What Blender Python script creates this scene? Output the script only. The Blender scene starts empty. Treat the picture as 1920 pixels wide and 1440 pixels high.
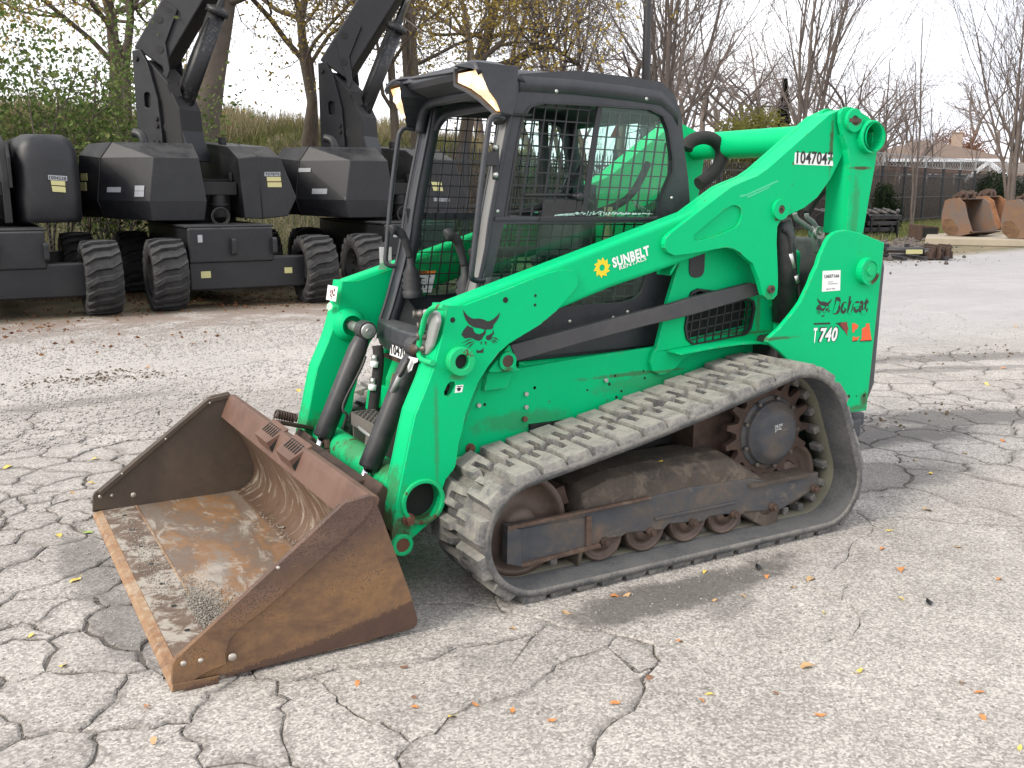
import bpy, bmesh, math, random
import numpy as np
from mathutils import Vector, Matrix
from mathutils.geometry import tessellate_polygon

scene = bpy.context.scene
COL = scene.collection
R = math.radians
random.seed(7)

# ------------------------------------------------------------------ camera
cd = bpy.data.cameras.new('camera')
cam = bpy.data.objects.new('camera', cd)
COL.objects.link(cam)
cam.location = (-0.4768, -4.0884, 1.5987)
cam.rotation_euler = (R(90 - 11.25), 0, R(-29.52))
cd.sensor_fit = 'HORIZONTAL'
cd.sensor_width = 36.0
cd.lens = 36.0 * 1834.5 / 1920.0
cd.clip_start = 0.05
cd.clip_end = 2000
scene.camera = cam

# ------------------------------------------------------------------ sky, sun, exposure
SUN_DIR = Vector((-0.80, -0.12, 0.60)).normalized()          # towards the sun
SUN_EL = math.asin(SUN_DIR.z)
SUN_AZ = math.atan2(SUN_DIR.x, SUN_DIR.y)
world = bpy.data.worlds.new('World')
scene.world = world
world.use_nodes = True
wn, wl = world.node_tree.nodes, world.node_tree.links
wn.clear()
w_out = wn.new('ShaderNodeOutputWorld')
w_bg = wn.new('ShaderNodeBackground')
w_bg.inputs['Strength'].default_value = 0.1
w_sky = wn.new('ShaderNodeTexSky')
w_sky.sky_type = 'NISHITA'
w_sky.sun_disc = False
w_sky.sun_elevation = SUN_EL
w_sky.sun_rotation = SUN_AZ
w_co = wn.new('ShaderNodeTexCoord')
w_map = wn.new('ShaderNodeMapping')
w_map.inputs['Scale'].default_value = (1.0, 1.0, 2.6)
w_no = wn.new('ShaderNodeTexNoise')
w_no.inputs['Scale'].default_value = 1.7
w_no.inputs['Detail'].default_value = 6.0
w_no.inputs['Roughness'].default_value = 0.55
w_rp = wn.new('ShaderNodeValToRGB')                           # cloud deck: bright white with thinner lilac-grey parts
w_rp.color_ramp.elements[0].position = 0.36
w_rp.color_ramp.elements[0].color = (8.6, 8.9, 10.2, 1)
w_rp.color_ramp.elements[1].position = 0.58
w_rp.color_ramp.elements[1].color = (12.2, 12.2, 12.4, 1)
w_mix = wn.new('ShaderNodeMix')
w_mix.data_type = 'RGBA'
w_mix.inputs[0].default_value = 0.88
wl.new(w_co.outputs['Generated'], w_map.inputs['Vector'])
wl.new(w_map.outputs['Vector'], w_no.inputs['Vector'])
wl.new(w_no.outputs['Fac'], w_rp.inputs['Fac'])
wl.new(w_sky.outputs['Color'], w_mix.inputs[6])
wl.new(w_rp.outputs['Color'], w_mix.inputs[7])
wl.new(w_mix.outputs[2], w_bg.inputs['Color'])
wl.new(w_bg.outputs['Background'], w_out.inputs['Surface'])
sd = bpy.data.lights.new('sun', 'SUN')
sd.energy = 2.2
sd.angle = R(22)
sd.color = (1.0, 0.92, 0.80)
sun = bpy.data.objects.new('sun', sd)
COL.objects.link(sun)
sun.rotation_euler = (-SUN_DIR).to_track_quat('-Z', 'Y').to_euler()
scene.view_settings.view_transform = 'Standard'
scene.view_settings.look = 'None'
scene.view_settings.exposure = 0.70
scene.view_settings.gamma = 1.0
scene.view_settings.use_curve_mapping = False
scene.cycles.max_bounces = 6
scene.cycles.transparent_max_bounces = 24
scene.cycles.use_denoising = True

# ------------------------------------------------------------------ helpers: meshes
class MB:
    """collects polygons; build() links them as one mesh object"""
    def __init__(self):
        self.v, self.f, self.m, self.s = [], [], [], []
    def add(self, vs, fs, mat=0, smooth=False):
        o = len(self.v)
        self.v += [tuple(p) for p in vs]
        for f in fs:
            self.f.append([i + o for i in f]); self.m.append(mat); self.s.append(smooth)
        return self
    def box(self, x0, x1, y0, y1, z0, z1, mat=0):
        v = [(x, y, z) for x in (x0, x1) for y in (y0, y1) for z in (z0, z1)]
        return self.add(v, [(0, 1, 3, 2), (4, 6, 7, 5), (0, 4, 5, 1), (2, 3, 7, 6), (0, 2, 6, 4), (1, 5, 7, 3)], mat)
    def obox(self, c, ax, ay, az, mat=0):
        """oriented box: centre and three half-axis vectors"""
        c, ax, ay, az = Vector(c), Vector(ax), Vector(ay), Vector(az)
        v = [c + ax * i + ay * j + az * k for i in (-1, 1) for j in (-1, 1) for k in (-1, 1)]
        return self.add(v, [(0, 1, 3, 2), (4, 6, 7, 5), (0, 4, 5, 1), (2, 3, 7, 6), (0, 2, 6, 4), (1, 5, 7, 3)], mat)
    def bar(self, p0, p1, w, h, up=(0, 0, 1), mat=0):
        p0, p1 = Vector(p0), Vector(p1)
        d = (p1 - p0); L = d.length; d.normalize()
        sdir = d.cross(Vector(up))
        if sdir.length < 1e-5: sdir = d.cross(Vector((1, 0, 0)))
        sdir.normalize(); u = sdir.cross(d)
        return self.obox((p0 + p1) / 2, d * (L / 2), sdir * (w / 2), u * (h / 2), mat)
    def tube(self, path, r, n=10, closed=False, caps=True, mat=0, smooth=True):
        P = [Vector(p) for p in path]; k = len(P)
        rr = r if isinstance(r, (list, tuple)) else [r] * k
        vs, fs = [], []
        prev = None
        for i in range(k):
            if closed: t = P[(i + 1) % k] - P[i - 1]
            else: t = P[min(i + 1, k - 1)] - P[max(i - 1, 0)]
            t.normalize()
            if prev is None:
                a = t.orthogonal().normalized()
            else:
                a = (prev - t * prev.dot(t))
                a = a.normalized() if a.length > 1e-6 else t.orthogonal().normalized()
            prev = a
            b = t.cross(a)
            for j in range(n):
                th = 2 * math.pi * j / n
                vs.append(P[i] + (a * math.cos(th) + b * math.sin(th)) * rr[i])
        segs = k if closed else k - 1
        for i in range(segs):
            for j in range(n):
                a0 = i * n + j; a1 = i * n + (j + 1) % n
                b0 = ((i + 1) % k) * n + j; b1 = ((i + 1) % k) * n + (j + 1) % n
                fs.append((a0, a1, b1, b0))
        self.add(vs, fs, mat, smooth)
        if caps and not closed:
            self.add(vs[:n], [tuple(range(n))], mat); self.add(vs[-n:], [tuple(range(n))], mat)
        return self
    def cyl(self, p0, p1, r, n=20, r1=None, mat=0, caps=True):
        return self.tube([p0, p1], [r, r if r1 is None else r1], n, mat=mat, caps=caps)
    def ring(self, c, axis, ro, ri, h, n=24, mat=0):
        """hollow cylinder centred on c"""
        ax = Vector(axis).normalized(); a = ax.orthogonal().normalized(); b = ax.cross(a); c = Vector(c)
        vs = []
        for k in range(n):
            th = 2 * math.pi * k / n; d = a * math.cos(th) + b * math.sin(th)
            vs += [c + d * ro - ax * h / 2, c + d * ro + ax * h / 2, c + d * ri + ax * h / 2, c + d * ri - ax * h / 2]
        fs = []
        for k in range(n):
            o, q = 4 * k, 4 * ((k + 1) % n)
            for i in range(4): fs.append((o + i, q + i, q + (i + 1) % 4, o + (i + 1) % 4))
        return self.add(vs, fs, mat)
    def lathe(self, prof, c, axis, n=24, mat=0, smooth=True):
        """profile of (radius, along-axis)"""
        ax = Vector(axis).normalized(); a = ax.orthogonal().normalized(); b = ax.cross(a); c = Vector(c)
        k = len(prof); vs = []
        for j in range(n):
            th = 2 * math.pi * j / n; d = a * math.cos(th) + b * math.sin(th)
            vs += [c + d * max(r, 1e-4) + ax * h for r, h in prof]
        fs = [(j * k + i, ((j + 1) % n) * k + i, ((j + 1) % n) * k + i + 1, j * k + i + 1) for j in range(n) for i in range(k - 1)]
        return self.add(vs, fs, mat, smooth)
    def prism(self, outline, a, b, axis='y', holes=(), mat=0):
        """outline in the plane across the axis, from a to b along it"""
        if axis == 'y': f = lambda p, t: (p[0], t, p[1])
        elif axis == 'x': f = lambda p, t: (t, p[0], p[1])
        else: f = lambda p, t: (p[0], p[1], t)
        loops = [list(outline)] + [list(h) for h in holes]
        allp = [p for l in loops for p in l]; n = len(allp)
        vs = [f(p, a) for p in allp] + [f(p, b) for p in allp]
        fs = []
        if holes:
            for t in tessellate_polygon([[Vector((p[0], p[1], 0)) for p in l] for l in loops]):
                if len(set(t)) == 3:
                    fs.append(tuple(t)); fs.append(tuple(i + n for i in t))
        else:
            fs.append(tuple(range(n))); fs.append(tuple(range(n, 2 * n)))
        o = 0
        for l in loops:
            m = len(l)
            for i in range(m):
                j = (i + 1) % m
                fs.append((o + i, o + j, o + j + n, o + i + n))
            o += m
        return self.add(vs, fs, mat)
    def loft(self, rings, mat=0, closed=True, caps=True, smooth=False):
        n = len(rings[0]); vs = [p for r_ in rings for p in r_]; fs = []
        for i in range(len(rings) - 1):
            for j in range(n if closed else n - 1):
                k = (j + 1) % n
                fs.append((i * n + j, i * n + k, (i + 1) * n + k, (i + 1) * n + j))
        self.add(vs, fs, mat, smooth)
        if caps:
            self.add(rings[0], [tuple(range(n))], mat); self.add(rings[-1], [tuple(range(n))], mat)
        return self
    def flip(self, sgn):
        if sgn > 0: self.v = [(x, -y, z) for x, y, z in self.v]
        return self
    def mesh(self, name, mats):
        me = bpy.data.meshes.new(name)
        me.from_pydata(self.v, [], self.f)
        for m in (mats if isinstance(mats, (list, tuple)) else [mats]): me.materials.append(m)
        me.polygons.foreach_set('material_index', self.m)
        me.polygons.foreach_set('use_smooth', self.s)
        bm = bmesh.new(); bm.from_mesh(me)
        bmesh.ops.remove_doubles(bm, verts=bm.verts, dist=1e-5)
        bmesh.ops.recalc_face_normals(bm, faces=bm.faces)
        bm.to_mesh(me); bm.free(); me.update()
        return me
    def build(self, name, mats, parent=None, bevel=0.0, seg=2, loc=None):
        return link(name, self.mesh(name, mats), parent, bevel, seg, loc)

def link(name, me, parent=None, bevel=0.0, seg=2, loc=None):
    o = bpy.data.objects.new(name, me); COL.objects.link(o)
    if parent is not None: o.parent = parent
    if loc is not None: o.location = loc
    if bevel:
        md = o.modifiers.new('bevel', 'BEVEL'); md.width = bevel; md.segments = seg
        md.limit_method = 'ANGLE'; md.angle_limit = R(34); md.harden_normals = False
    return o

def raw(name, verts, faces, mats, parent=None, fmat=None):
    """fast mesh from numpy arrays: faces all with the same corner count"""
    verts = np.asarray(verts, np.float32).reshape(-1, 3); faces = np.asarray(faces, np.int32)
    me = bpy.data.meshes.new(name)
    nf, k = faces.shape
    me.vertices.add(len(verts)); me.vertices.foreach_set('co', verts.ravel())
    me.loops.add(nf * k); me.loops.foreach_set('vertex_index', faces.ravel())
    me.polygons.add(nf); me.polygons.foreach_set('loop_start', np.arange(0, nf * k, k, dtype=np.int32))
    me.polygons.foreach_set('loop_total', np.full(nf, k, np.int32))
    for m in (mats if isinstance(mats, (list, tuple)) else [mats]): me.materials.append(m)
    if fmat is not None: me.polygons.foreach_set('material_index', np.asarray(fmat, np.int32))
    me.update(calc_edges=True); me.validate()
    return link(name, me, parent)

def thing(name, label, cat, loc=(0, 0, 0), rotz=0.0, group=None):
    o = bpy.data.objects.new(name, None); COL.objects.link(o)
    o.location = loc; o.rotation_euler = (0, 0, rotz); o.empty_display_size = 0.2
    return tag(o, label, cat, group)

def tag(o, label=None, cat=None, group=None, kind=None):
    if label: o['label'] = label
    if cat: o['category'] = cat
    if group: o['group'] = group
    if kind: o['kind'] = kind
    return o

def kids(o): return [c for c in bpy.data.objects if c.parent == o]
def copy_tree(o, parent=None):
    c = o.copy(); COL.objects.link(c); c.parent = parent
    for ch in list(o.children): copy_tree(ch, c)
    return c

def smooth(pts, n=6, closed=False):
    """Catmull-Rom through the points (any dimension)"""
    P = [np.array(p, float) for p in pts]; k = len(P); out = []
    for i in range(k if closed else k - 1):
        p0 = P[i - 1] if (closed or i > 0) else P[i]
        p1 = P[i]; p2 = P[(i + 1) % k]
        p3 = P[(i + 2) % k] if (closed or i + 2 < k) else P[i + 1]
        for t in np.arange(n) / n:
            out.append(tuple(0.5 * (2 * p1 + (p2 - p0) * t + (2 * p0 - 5 * p1 + 4 * p2 - p3) * t * t + (3 * p1 - p0 - 3 * p2 + p3) * t ** 3)))
    if not closed: out.append(tuple(P[-1]))
    return out

def fillet(pts, r, n=5):
    """round the corners of a closed 2D polygon; r is one radius or one per corner"""
    P = [Vector((p[0], p[1])) for p in pts]; k = len(P); out = []
    rs = r if isinstance(r, (list, tuple)) else [r] * k
    for i in range(k):
        a, b, c = P[i - 1], P[i], P[(i + 1) % k]
        u, w = (a - b), (c - b)
        lu, lw = u.length, w.length
        if rs[i] <= 0 or lu < 1e-6 or lw < 1e-6: out.append(tuple(b)); continue
        u.normalize(); w.normalize()
        ang = math.acos(max(-1, min(1, u.dot(w))))
        if ang > math.pi - 0.05: out.append(tuple(b)); continue
        d = min(rs[i] / math.tan(ang / 2), lu * 0.48, lw * 0.48)
        p, q = b + u * d, b + w * d
        for j in range(n + 1):
            t = j / n
            out.append(tuple((1 - t) ** 2 * p + 2 * t * (1 - t) * b + t * t * q))
    return out

def circle(cx, cy, r, n=20, a0=0.0):
    return [(cx + r * math.cos(a0 + 2 * math.pi * i / n), cy + r * math.sin(a0 + 2 * math.pi * i / n)) for i in range(n)]

def text_mesh(s, name, mat, p0, p1, up, height=None, thick=0.0, parent=None, lift=0.0015, shear=0.0, extr=0.0004):
    """letters standing on the line p0-p1 (3D), stretched to its length; height of the capitals"""
    cu = bpy.data.curves.new('t', 'FONT'); cu.body = s; cu.size = 1.0; cu.offset = thick; cu.shear = shear; cu.resolution_u = 3; cu.space_character = 1.0 + 2.2 * thick
    ob = bpy.data.objects.new('t', cu); COL.objects.link(ob)
    bpy.context.view_layer.update()
    me = bpy.data.meshes.new_from_object(ob.evaluated_get(bpy.context.evaluated_depsgraph_get()))
    bpy.data.objects.remove(ob); bpy.data.curves.remove(cu)
    co = np.array([v.co[:] for v in me.vertices])
    x0, x1 = co[:, 0].min(), co[:, 0].max()
    y1 = co[:, 1].max(); y0 = min(0.0, co[:, 1].min()) if False else co[:, 1].min()
    p0, p1, up = Vector(p0), Vector(p1), Vector(up)
    d = p1 - p0; L = d.length; d.normalize()
    nrm = d.cross(up).normalized(); up = nrm.cross(d)
    sx = L / (x1 - x0); sy = (height / (y1 - y0)) if height else sx
    for v, c in zip(me.vertices, co):
        v.co = p0 + d * ((c[0] - x0) * sx) + up * ((c[1] - y0) * sy) + nrm * lift
    me.materials.clear(); me.materials.append(mat)
    return link(name, me, parent)

def decal(name, pts3, mat, parent=None, t=0.0008, nrm=(0, -1, 0)):
    """thin sticker: a flat polygon of 3D points with a little thickness along nrm"""
    n = Vector(nrm).normalized(); k = len(pts3)
    m = MB()
    m.add([Vector(p) for p in pts3] + [Vector(p) + n * t for p in pts3],
          [tuple(range(k)), tuple(range(k, 2 * k))] + [(i, (i + 1) % k, (i + 1) % k + k, i + k) for i in range(k)])
    return m.build(name, mat, parent)

# ------------------------------------------------------------------ helpers: materials
class NG:
    def __init__(self, name):
        self.mat = bpy.data.materials.new(name); self.mat.use_nodes = True
        self.t = self.mat.node_tree; self.t.nodes.clear()
        self.out = self.t.nodes.new('ShaderNodeOutputMaterial')
        self.bsdf = None
        self._co = None
    def N(self, typ, **kw):
        n = self.t.nodes.new('ShaderNode' + typ)
        for k, v in kw.items(): setattr(n, k, v)
        return n
    def S(self, n, key, val):
        if hasattr(val, 'node'): self.t.links.new(val, n.inputs[key])
        elif val is not None: n.inputs[key].default_value = val
    def pos(self):
        if self._co is None: self._co = self.N('NewGeometry').outputs['Position']
        return self._co
    def objco(self): return self.N('TexCoord').outputs['Object']
    def mapping(self, vec, scale=(1, 1, 1), rot=(0, 0, 0), loc=(0, 0, 0)):
        n = self.N('Mapping'); self.S(n, 'Vector', vec); self.S(n, 'Scale', scale); self.S(n, 'Rotation', rot); self.S(n, 'Location', loc)
        return n.outputs[0]
    def noise(self, vec, scale, detail=4, rough=0.55, dist=0.0, out='Fac'):
        n = self.N('TexNoise'); self.S(n, 'Vector', vec); self.S(n, 'Scale', scale); self.S(n, 'Detail', detail); self.S(n, 'Roughness', rough); self.S(n, 'Distortion', dist)
        return n.outputs[out]
    def vor(self, vec, scale, feature='F1', out='Distance', rnd=1.0):
        n = self.N('TexVoronoi', feature=feature); self.S(n, 'Vector', vec); self.S(n, 'Scale', scale); self.S(n, 'Randomness', rnd)
        return n.outputs[out]
    def m(self, op, a, b=None, c=None, clamp=False):
        n = self.N('Math', operation=op, use_clamp=clamp); self.S(n, 0, a); self.S(n, 1, b); self.S(n, 2, c)
        return n.outputs[0]
    def step(self, x, lo, hi, a=0.0, b=1.0):
        n = self.N('MapRange', interpolation_type='SMOOTHSTEP'); self.S(n, 0, x); self.S(n, 1, lo); self.S(n, 2, hi); self.S(n, 3, a); self.S(n, 4, b)
        return n.outputs[0]
    def mix(self, f, a, b, blend='MIX'):
        n = self.N('Mix', data_type='RGBA', blend_type=blend); self.S(n, 0, f)
        self.S(n, 6, (*a, 1) if isinstance(a, tuple) and len(a) == 3 else a); self.S(n, 7, (*b, 1) if isinstance(b, tuple) and len(b) == 3 else b)
        return n.outputs[2]
    def ramp(self, f, stops):
        n = self.N('ValToRGB'); self.S(n, 'Fac', f); e = n.color_ramp.elements
        while len(e) < len(stops): e.new(0.5)
        for i, (p, c) in enumerate(stops):
            e[i].position = p; e[i].color = (*c, 1) if len(c) == 3 else c
        return n.outputs[0]
    def sep(self, v):
        n = self.N('SeparateXYZ'); self.S(n, 0, v); return n.outputs
    def bump(self, h, strength=0.3, dist=0.01, nrm=None):
        n = self.N('Bump'); self.S(n, 'Strength', strength); self.S(n, 'Distance', dist); self.S(n, 'Height', h); self.S(n, 'Normal', nrm)
        return n.outputs[0]
    def rnd(self): return self.N('ObjectInfo').outputs['Random']
    def principled(self, color, rough=0.5, metal=0.0, normal=None, **kw):
        b = self.N('BsdfPrincipled'); self.bsdf = b
        self.S(b, 'Base Color', (*color, 1) if isinstance(color, tuple) and len(color) == 3 else color)
        self.S(b, 'Roughness', rough); self.S(b, 'Metallic', metal); self.S(b, 'Normal', normal)
        for k, v in kw.items(): self.S(b, k, v)
        self.t.links.new(b.outputs[0], self.out.inputs[0])
        return self.mat

def coated(name, base, rough=0.35, dirt=(0.23, 0.19, 0.14), dirt_amt=0.35, chips=None, chip_col=(0.09, 0.045, 0.025), var=0.12, metal=0.0, bump=0.06, low=0.0, spec=0.5, spots=(), top=0.0, edge=None):
    """painted or moulded surface: uneven tone, thin dust film, scratches, chips, soil towards the ground"""
    g = NG(name); p = g.pos()
    n1 = g.noise(p, 3.1, 6, 0.6); n2 = g.noise(p, 23, 5, 0.65); n3 = g.noise(p, 140, 3, 0.6)
    dark = tuple(c * (1 - var) for c in base); light = tuple(min(1, c * (1 + var)) for c in base)
    col = g.mix(n1, dark, light)
    sc = g.noise(g.mapping(p, (9, 9, 120), (0.3, 0.5, 0.2)), 2.2, 5, 0.7)
    scr = g.step(sc, 0.66, 0.74)
    col = g.mix(g.m('MULTIPLY', scr, 0.22), col, tuple(min(1, c * 1.15 + 0.02) for c in base))
    d = g.m('MULTIPLY', g.step(g.m('ADD', g.m('MULTIPLY', n1, 0.6), g.m('MULTIPLY', n2, 0.5)), 0.42, 0.75), dirt_amt)
    if low > 0:
        z = g.sep(p)[2]
        d = g.m('ADD', d, g.m('MULTIPLY', g.step(g.m('ADD', z, g.m('MULTIPLY', n2, 0.5)), 0.85, 0.35), low), clamp=True)
    col = g.mix(d, col, dirt)
    if chips:
        ch = g.step(g.m('ADD', g.noise(p, 17, 6, 0.7), g.m('MULTIPLY', g.noise(p, 2.3, 2), 0.35)), chips, chips + 0.03)
        col = g.mix(ch, col, chip_col)
    if top:
        up = g.sep(g.N('NewGeometry').outputs['Normal'])[2]
        col = g.mix(g.m('MULTIPLY', g.m('MULTIPLY', g.step(up, .3, .95), g.step(g.m('ADD', n1, g.m('MULTIPLY', n2, .4)), .45, .85)), top), col, dirt)
    if edge:
        bv = g.N('Bevel', samples=4); g.S(bv, 'Radius', 0.009)
        dp = g.N('VectorMath', operation='DOT_PRODUCT'); g.t.links.new(bv.outputs[0], dp.inputs[0]); g.t.links.new(g.N('NewGeometry').outputs['True Normal'], dp.inputs[1])
        em = g.m('MULTIPLY', g.step(dp.outputs['Value'], .985, .93), g.step(g.noise(p, 26, 6, .75), .50, .60))
        col = g.mix(g.m('MULTIPLY', em, .8), col, g.mix(g.step(g.noise(p, 7, 3), .45, .55), edge[0], edge[1]))
    if spots:
        acc = None; wv = g.m('MULTIPLY', g.m('SUBTRACT', g.noise(p, 16, 6, 0.75), 0.5), 2.3)
        for (sx, sy, sz, rx, rz, k) in spots:
            mp = g.N('Mapping', vector_type='TEXTURE'); g.S(mp, 'Vector', p); g.S(mp, 'Location', (sx, sy, sz)); g.S(mp, 'Scale', (rx, rx * 1.6, rz))
            ln = g.N('VectorMath', operation='LENGTH'); g.t.links.new(mp.outputs[0], ln.inputs[0])
            q = g.m('MULTIPLY', g.step(g.m('ADD', ln.outputs['Value'], wv), 1.15, 0.45), k); acc = q if acc is None else g.m('MAXIMUM', acc, q)
        col = g.mix(acc, col, g.mix(n2, (0.035, 0.022, 0.015), (0.11, 0.065, 0.04)))
    rg = g.m('ADD', rough, g.m('ADD', g.m('MULTIPLY', d, 0.5), g.m('MULTIPLY', n2, 0.12)), clamp=True)
    h = g.m('ADD', g.m('MULTIPLY', n2, 0.5), g.m('MULTIPLY', n3, 0.5))
    return g.principled(col, rg, metal, g.bump(h, bump, 0.004), **{'Specular IOR Level': spec})

def plain(name, c, rough=0.6, metal=0.0, nz=0.15, scale=30, **kw):
    g = NG(name); n = g.noise(g.pos(), scale, 4)
    col = g.mix(n, tuple(x * (1 - nz) for x in c), tuple(min(1, x * (1 + nz)) for x in c))
    return g.principled(col, rough, metal, **kw)

# ------------------------------------------------------------------ materials
M = {}
GREEN = (0.0, 0.475, 0.175)
GRIME = [(0.93, -.6, .26, .10, .13, .9), (1.03, -.66, .20, .10, .06, .8), (0.97, -.6, .40, .05, .12, .5), (1.0, .6, .34, .1, .2, .6), (1.36, .0, .80, .10, .05, .9), (1.37, .15, .70, .05, .10, .6), (1.38, -.1, .45, .3, .10, .5),
         (3.44, -.79, 1.165, .05, .035, 1.0), (3.45, -.76, .56, .035, .05, .8), (3.40, -.76, .52, .10, .02, .6), (2.655, -.68, 1.285, .022, .03, .9), (3.30, -.72, 1.915, .03, .02, .8), (3.37, -.71, 1.70, .07, .010, .9), (3.20, -.68, 1.78, .014, .16, .8),
         (1.47, -.6, .865, .03, .02, .8), (2.2, -.55, .77, .35, .012, .6), (2.75, -.66, .915, .25, .010, .7), (1.22, -.68, .87, .04, .02, .5), (2.9, -.56, 1.0, .02, .12, .5), (1.30, -.66, .78, .02, .008, .7), (1.60, -.53, .62, .25, .05, .35), (2.3, -.53, .72, .4, .05, .3),
         (3.35, -.71, 1.45, .03, .3, .35), (2.85, -.675, 1.1, .03, .05, .35), (1.12, -.66, .62, .012, .3, .35)]
M['green'] = coated('green paint', GREEN, 0.45, (0.02, 0.27, 0.11), 0.14, 0.86, var=0.10, bump=0.04, spec=0.12, spots=GRIME, edge=((.10, .05, .03), (.10, .50, .27)))
M['green_worn'] = coated('worn green paint', (0.002, 0.46, 0.165), 0.45, (0.12, 0.22, 0.1), 0.22, 0.78, var=0.08, spec=0.2, spots=[(1.05, .0, .45, .12, .06, .5), (1.38, .0, .80, .14, .06, .9), (1.36, .1, .68, .05, .12, .7), (1.06, -.35, .44, .1, .05, .7), (1.06, -.66, .30, .07, .04, .8)])
M['cab'] = coated('charcoal cab paint', (0.020, 0.022, 0.029), 0.38, (0.12, 0.115, 0.105), 0.18, None, var=0.12, bump=0.05, top=.35)
M['cab_grey'] = coated('grey cab pillar paint', (0.17, 0.17, 0.165), 0.5, (0.2, 0.18, 0.15), 0.3, None, var=0.1)
M['black'] = coated('black steel', (0.016, 0.016, 0.018), 0.38, (0.13, 0.11, 0.09), 0.2, None, var=0.15)
M['guard'] = coated('black window guard', (0.013, 0.013, 0.016), 0.45, (0.1, 0.1, 0.1), 0.1)
M['rodbar'] = coated('dusty dark link bar', (0.045, 0.045, 0.05), 0.55, (0.13, 0.115, 0.1), 0.35, None, var=0.15)
M['cylinder'] = coated('dusty cylinder paint', (0.017, 0.018, 0.021), 0.36, (0.16, 0.14, 0.12), 0.22, None, var=0.15)
M['chrome'] = plain('chrome rod', (0.55, 0.56, 0.58), 0.14, 1.0)
M['zinc'] = plain('zinc plated steel', (0.5, 0.5, 0.48), 0.42, 0.85, 0.25)
M['alu'] = coated('cast aluminium block', (0.42, 0.43, 0.43), 0.5, (0.2, 0.17, 0.13), 0.4, None, metal=0.5)
M['hose'] = coated('black hose sleeve', (0.012, 0.012, 0.012), 0.75, (0.1, 0.09, 0.08), 0.2, bump=0.35)
M['rubber_part'] = coated('grey tailgate plastic', (0.05, 0.055, 0.06), 0.55, (0.2, 0.19, 0.17), 0.3)
M['seat'] = plain('black seat vinyl', (0.02, 0.02, 0.022), 0.6)
M['cabin'] = plain('grey cab lining', (0.13, 0.13, 0.125), 0.8)
M['white'] = plain('white sticker', (0.8, 0.8, 0.78), 0.45, nz=0.04)
M['ink'] = plain('black print', (0.012, 0.012, 0.013), 0.5)
M['logo_black'] = plain('black vinyl decal', (0.016, 0.017, 0.017), 0.45)
M['orange'] = plain('orange decal', (0.75, 0.1, 0.02), 0.5)
M['darkred'] = plain('dark red decal', (0.2, 0.03, 0.02), 0.5)
M['warn'] = plain('orange warning print', (0.8, 0.22, 0.03), 0.5)
M['sunyellow'] = plain('yellow decal', (0.85, 0.58, 0.01), 0.45)
M['yellowlabel'] = plain('pale yellow sticker', (0.46, 0.43, 0.2), 0.5, nz=0.1)
M['greylabel'] = plain('pale grey sticker', (0.30, 0.31, 0.33), 0.5, nz=0.1)
M['bolt'] = plain('bolt steel', (0.14, 0.125, 0.11), 0.5, 0.7, 0.4)
M['rustbolt'] = plain('rusty bolt', (0.14, 0.06, 0.035), 0.8, 0.1, 0.4)
M['rustpin'] = plain('greasy rusty pin', (0.08, 0.05, 0.035), 0.6, 0.3, 0.4)
M['hole'] = plain('dark hole', (0.012, 0.014, 0.012), 0.9)

def glass(name, tint, k=0.75, rough=0.03):
    g = NG(name)
    tr = g.N('BsdfTransparent'); g.S(tr, 'Color', (*tint, 1))
    gl = g.N('BsdfGlossy'); g.S(gl, 'Roughness', rough); g.S(gl, 'Color', (0.9, 0.95, 0.93, 1))
    df = g.N('BsdfDiffuse'); g.S(df, 'Color', (0.35, 0.37, 0.34, 1))
    fr = g.N('LayerWeight'); g.S(fr, 'Blend', 0.5); frf = g.m('ADD', 0.025, g.m('MULTIPLY', g.m('POWER', fr.outputs['Facing'], 4.0), 0.6))
    a = g.N('MixShader'); g.S(a, 0, frf); g.S(a, 1, tr.outputs[0]); g.S(a, 2, gl.outputs[0])
    n = g.step(g.noise(g.pos(), 6, 6, 0.7), 0.4, 0.75)
    b = g.N('MixShader'); g.S(b, 0, g.m('MULTIPLY', n, 1 - k)); g.S(b, 1, a.outputs[0]); g.S(b, 2, df.outputs[0])
    g.t.links.new(b.outputs[0], g.out.inputs[0])
    return g.mat
M['glass'] = glass('tinted cab glass', (0.84, 0.95, 0.91), 0.97)
M['glass_dirty'] = glass('dusty lower cab glass', (0.70, 0.88, 0.80), 0.95)

def emis(name, c, s, rough=0.3):
    g = NG(name); n = g.step(g.noise(g.objco(), 22, 4, 0.6), 0.36, 0.64, 0.12, 1.0)
    return g.principled((0.8, 0.7, 0.55), rough, 0.0, None, **{'Emission Color': (*c, 1), 'Emission Strength': g.m('MULTIPLY', n, s)})
M['lamp'] = emis('lit lamp lens', (1.0, 0.47, 0.14), 1.0)
M['lampcore'] = emis('lit lamp bulb', (1.0, 0.84, 0.58), 7.0)

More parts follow.
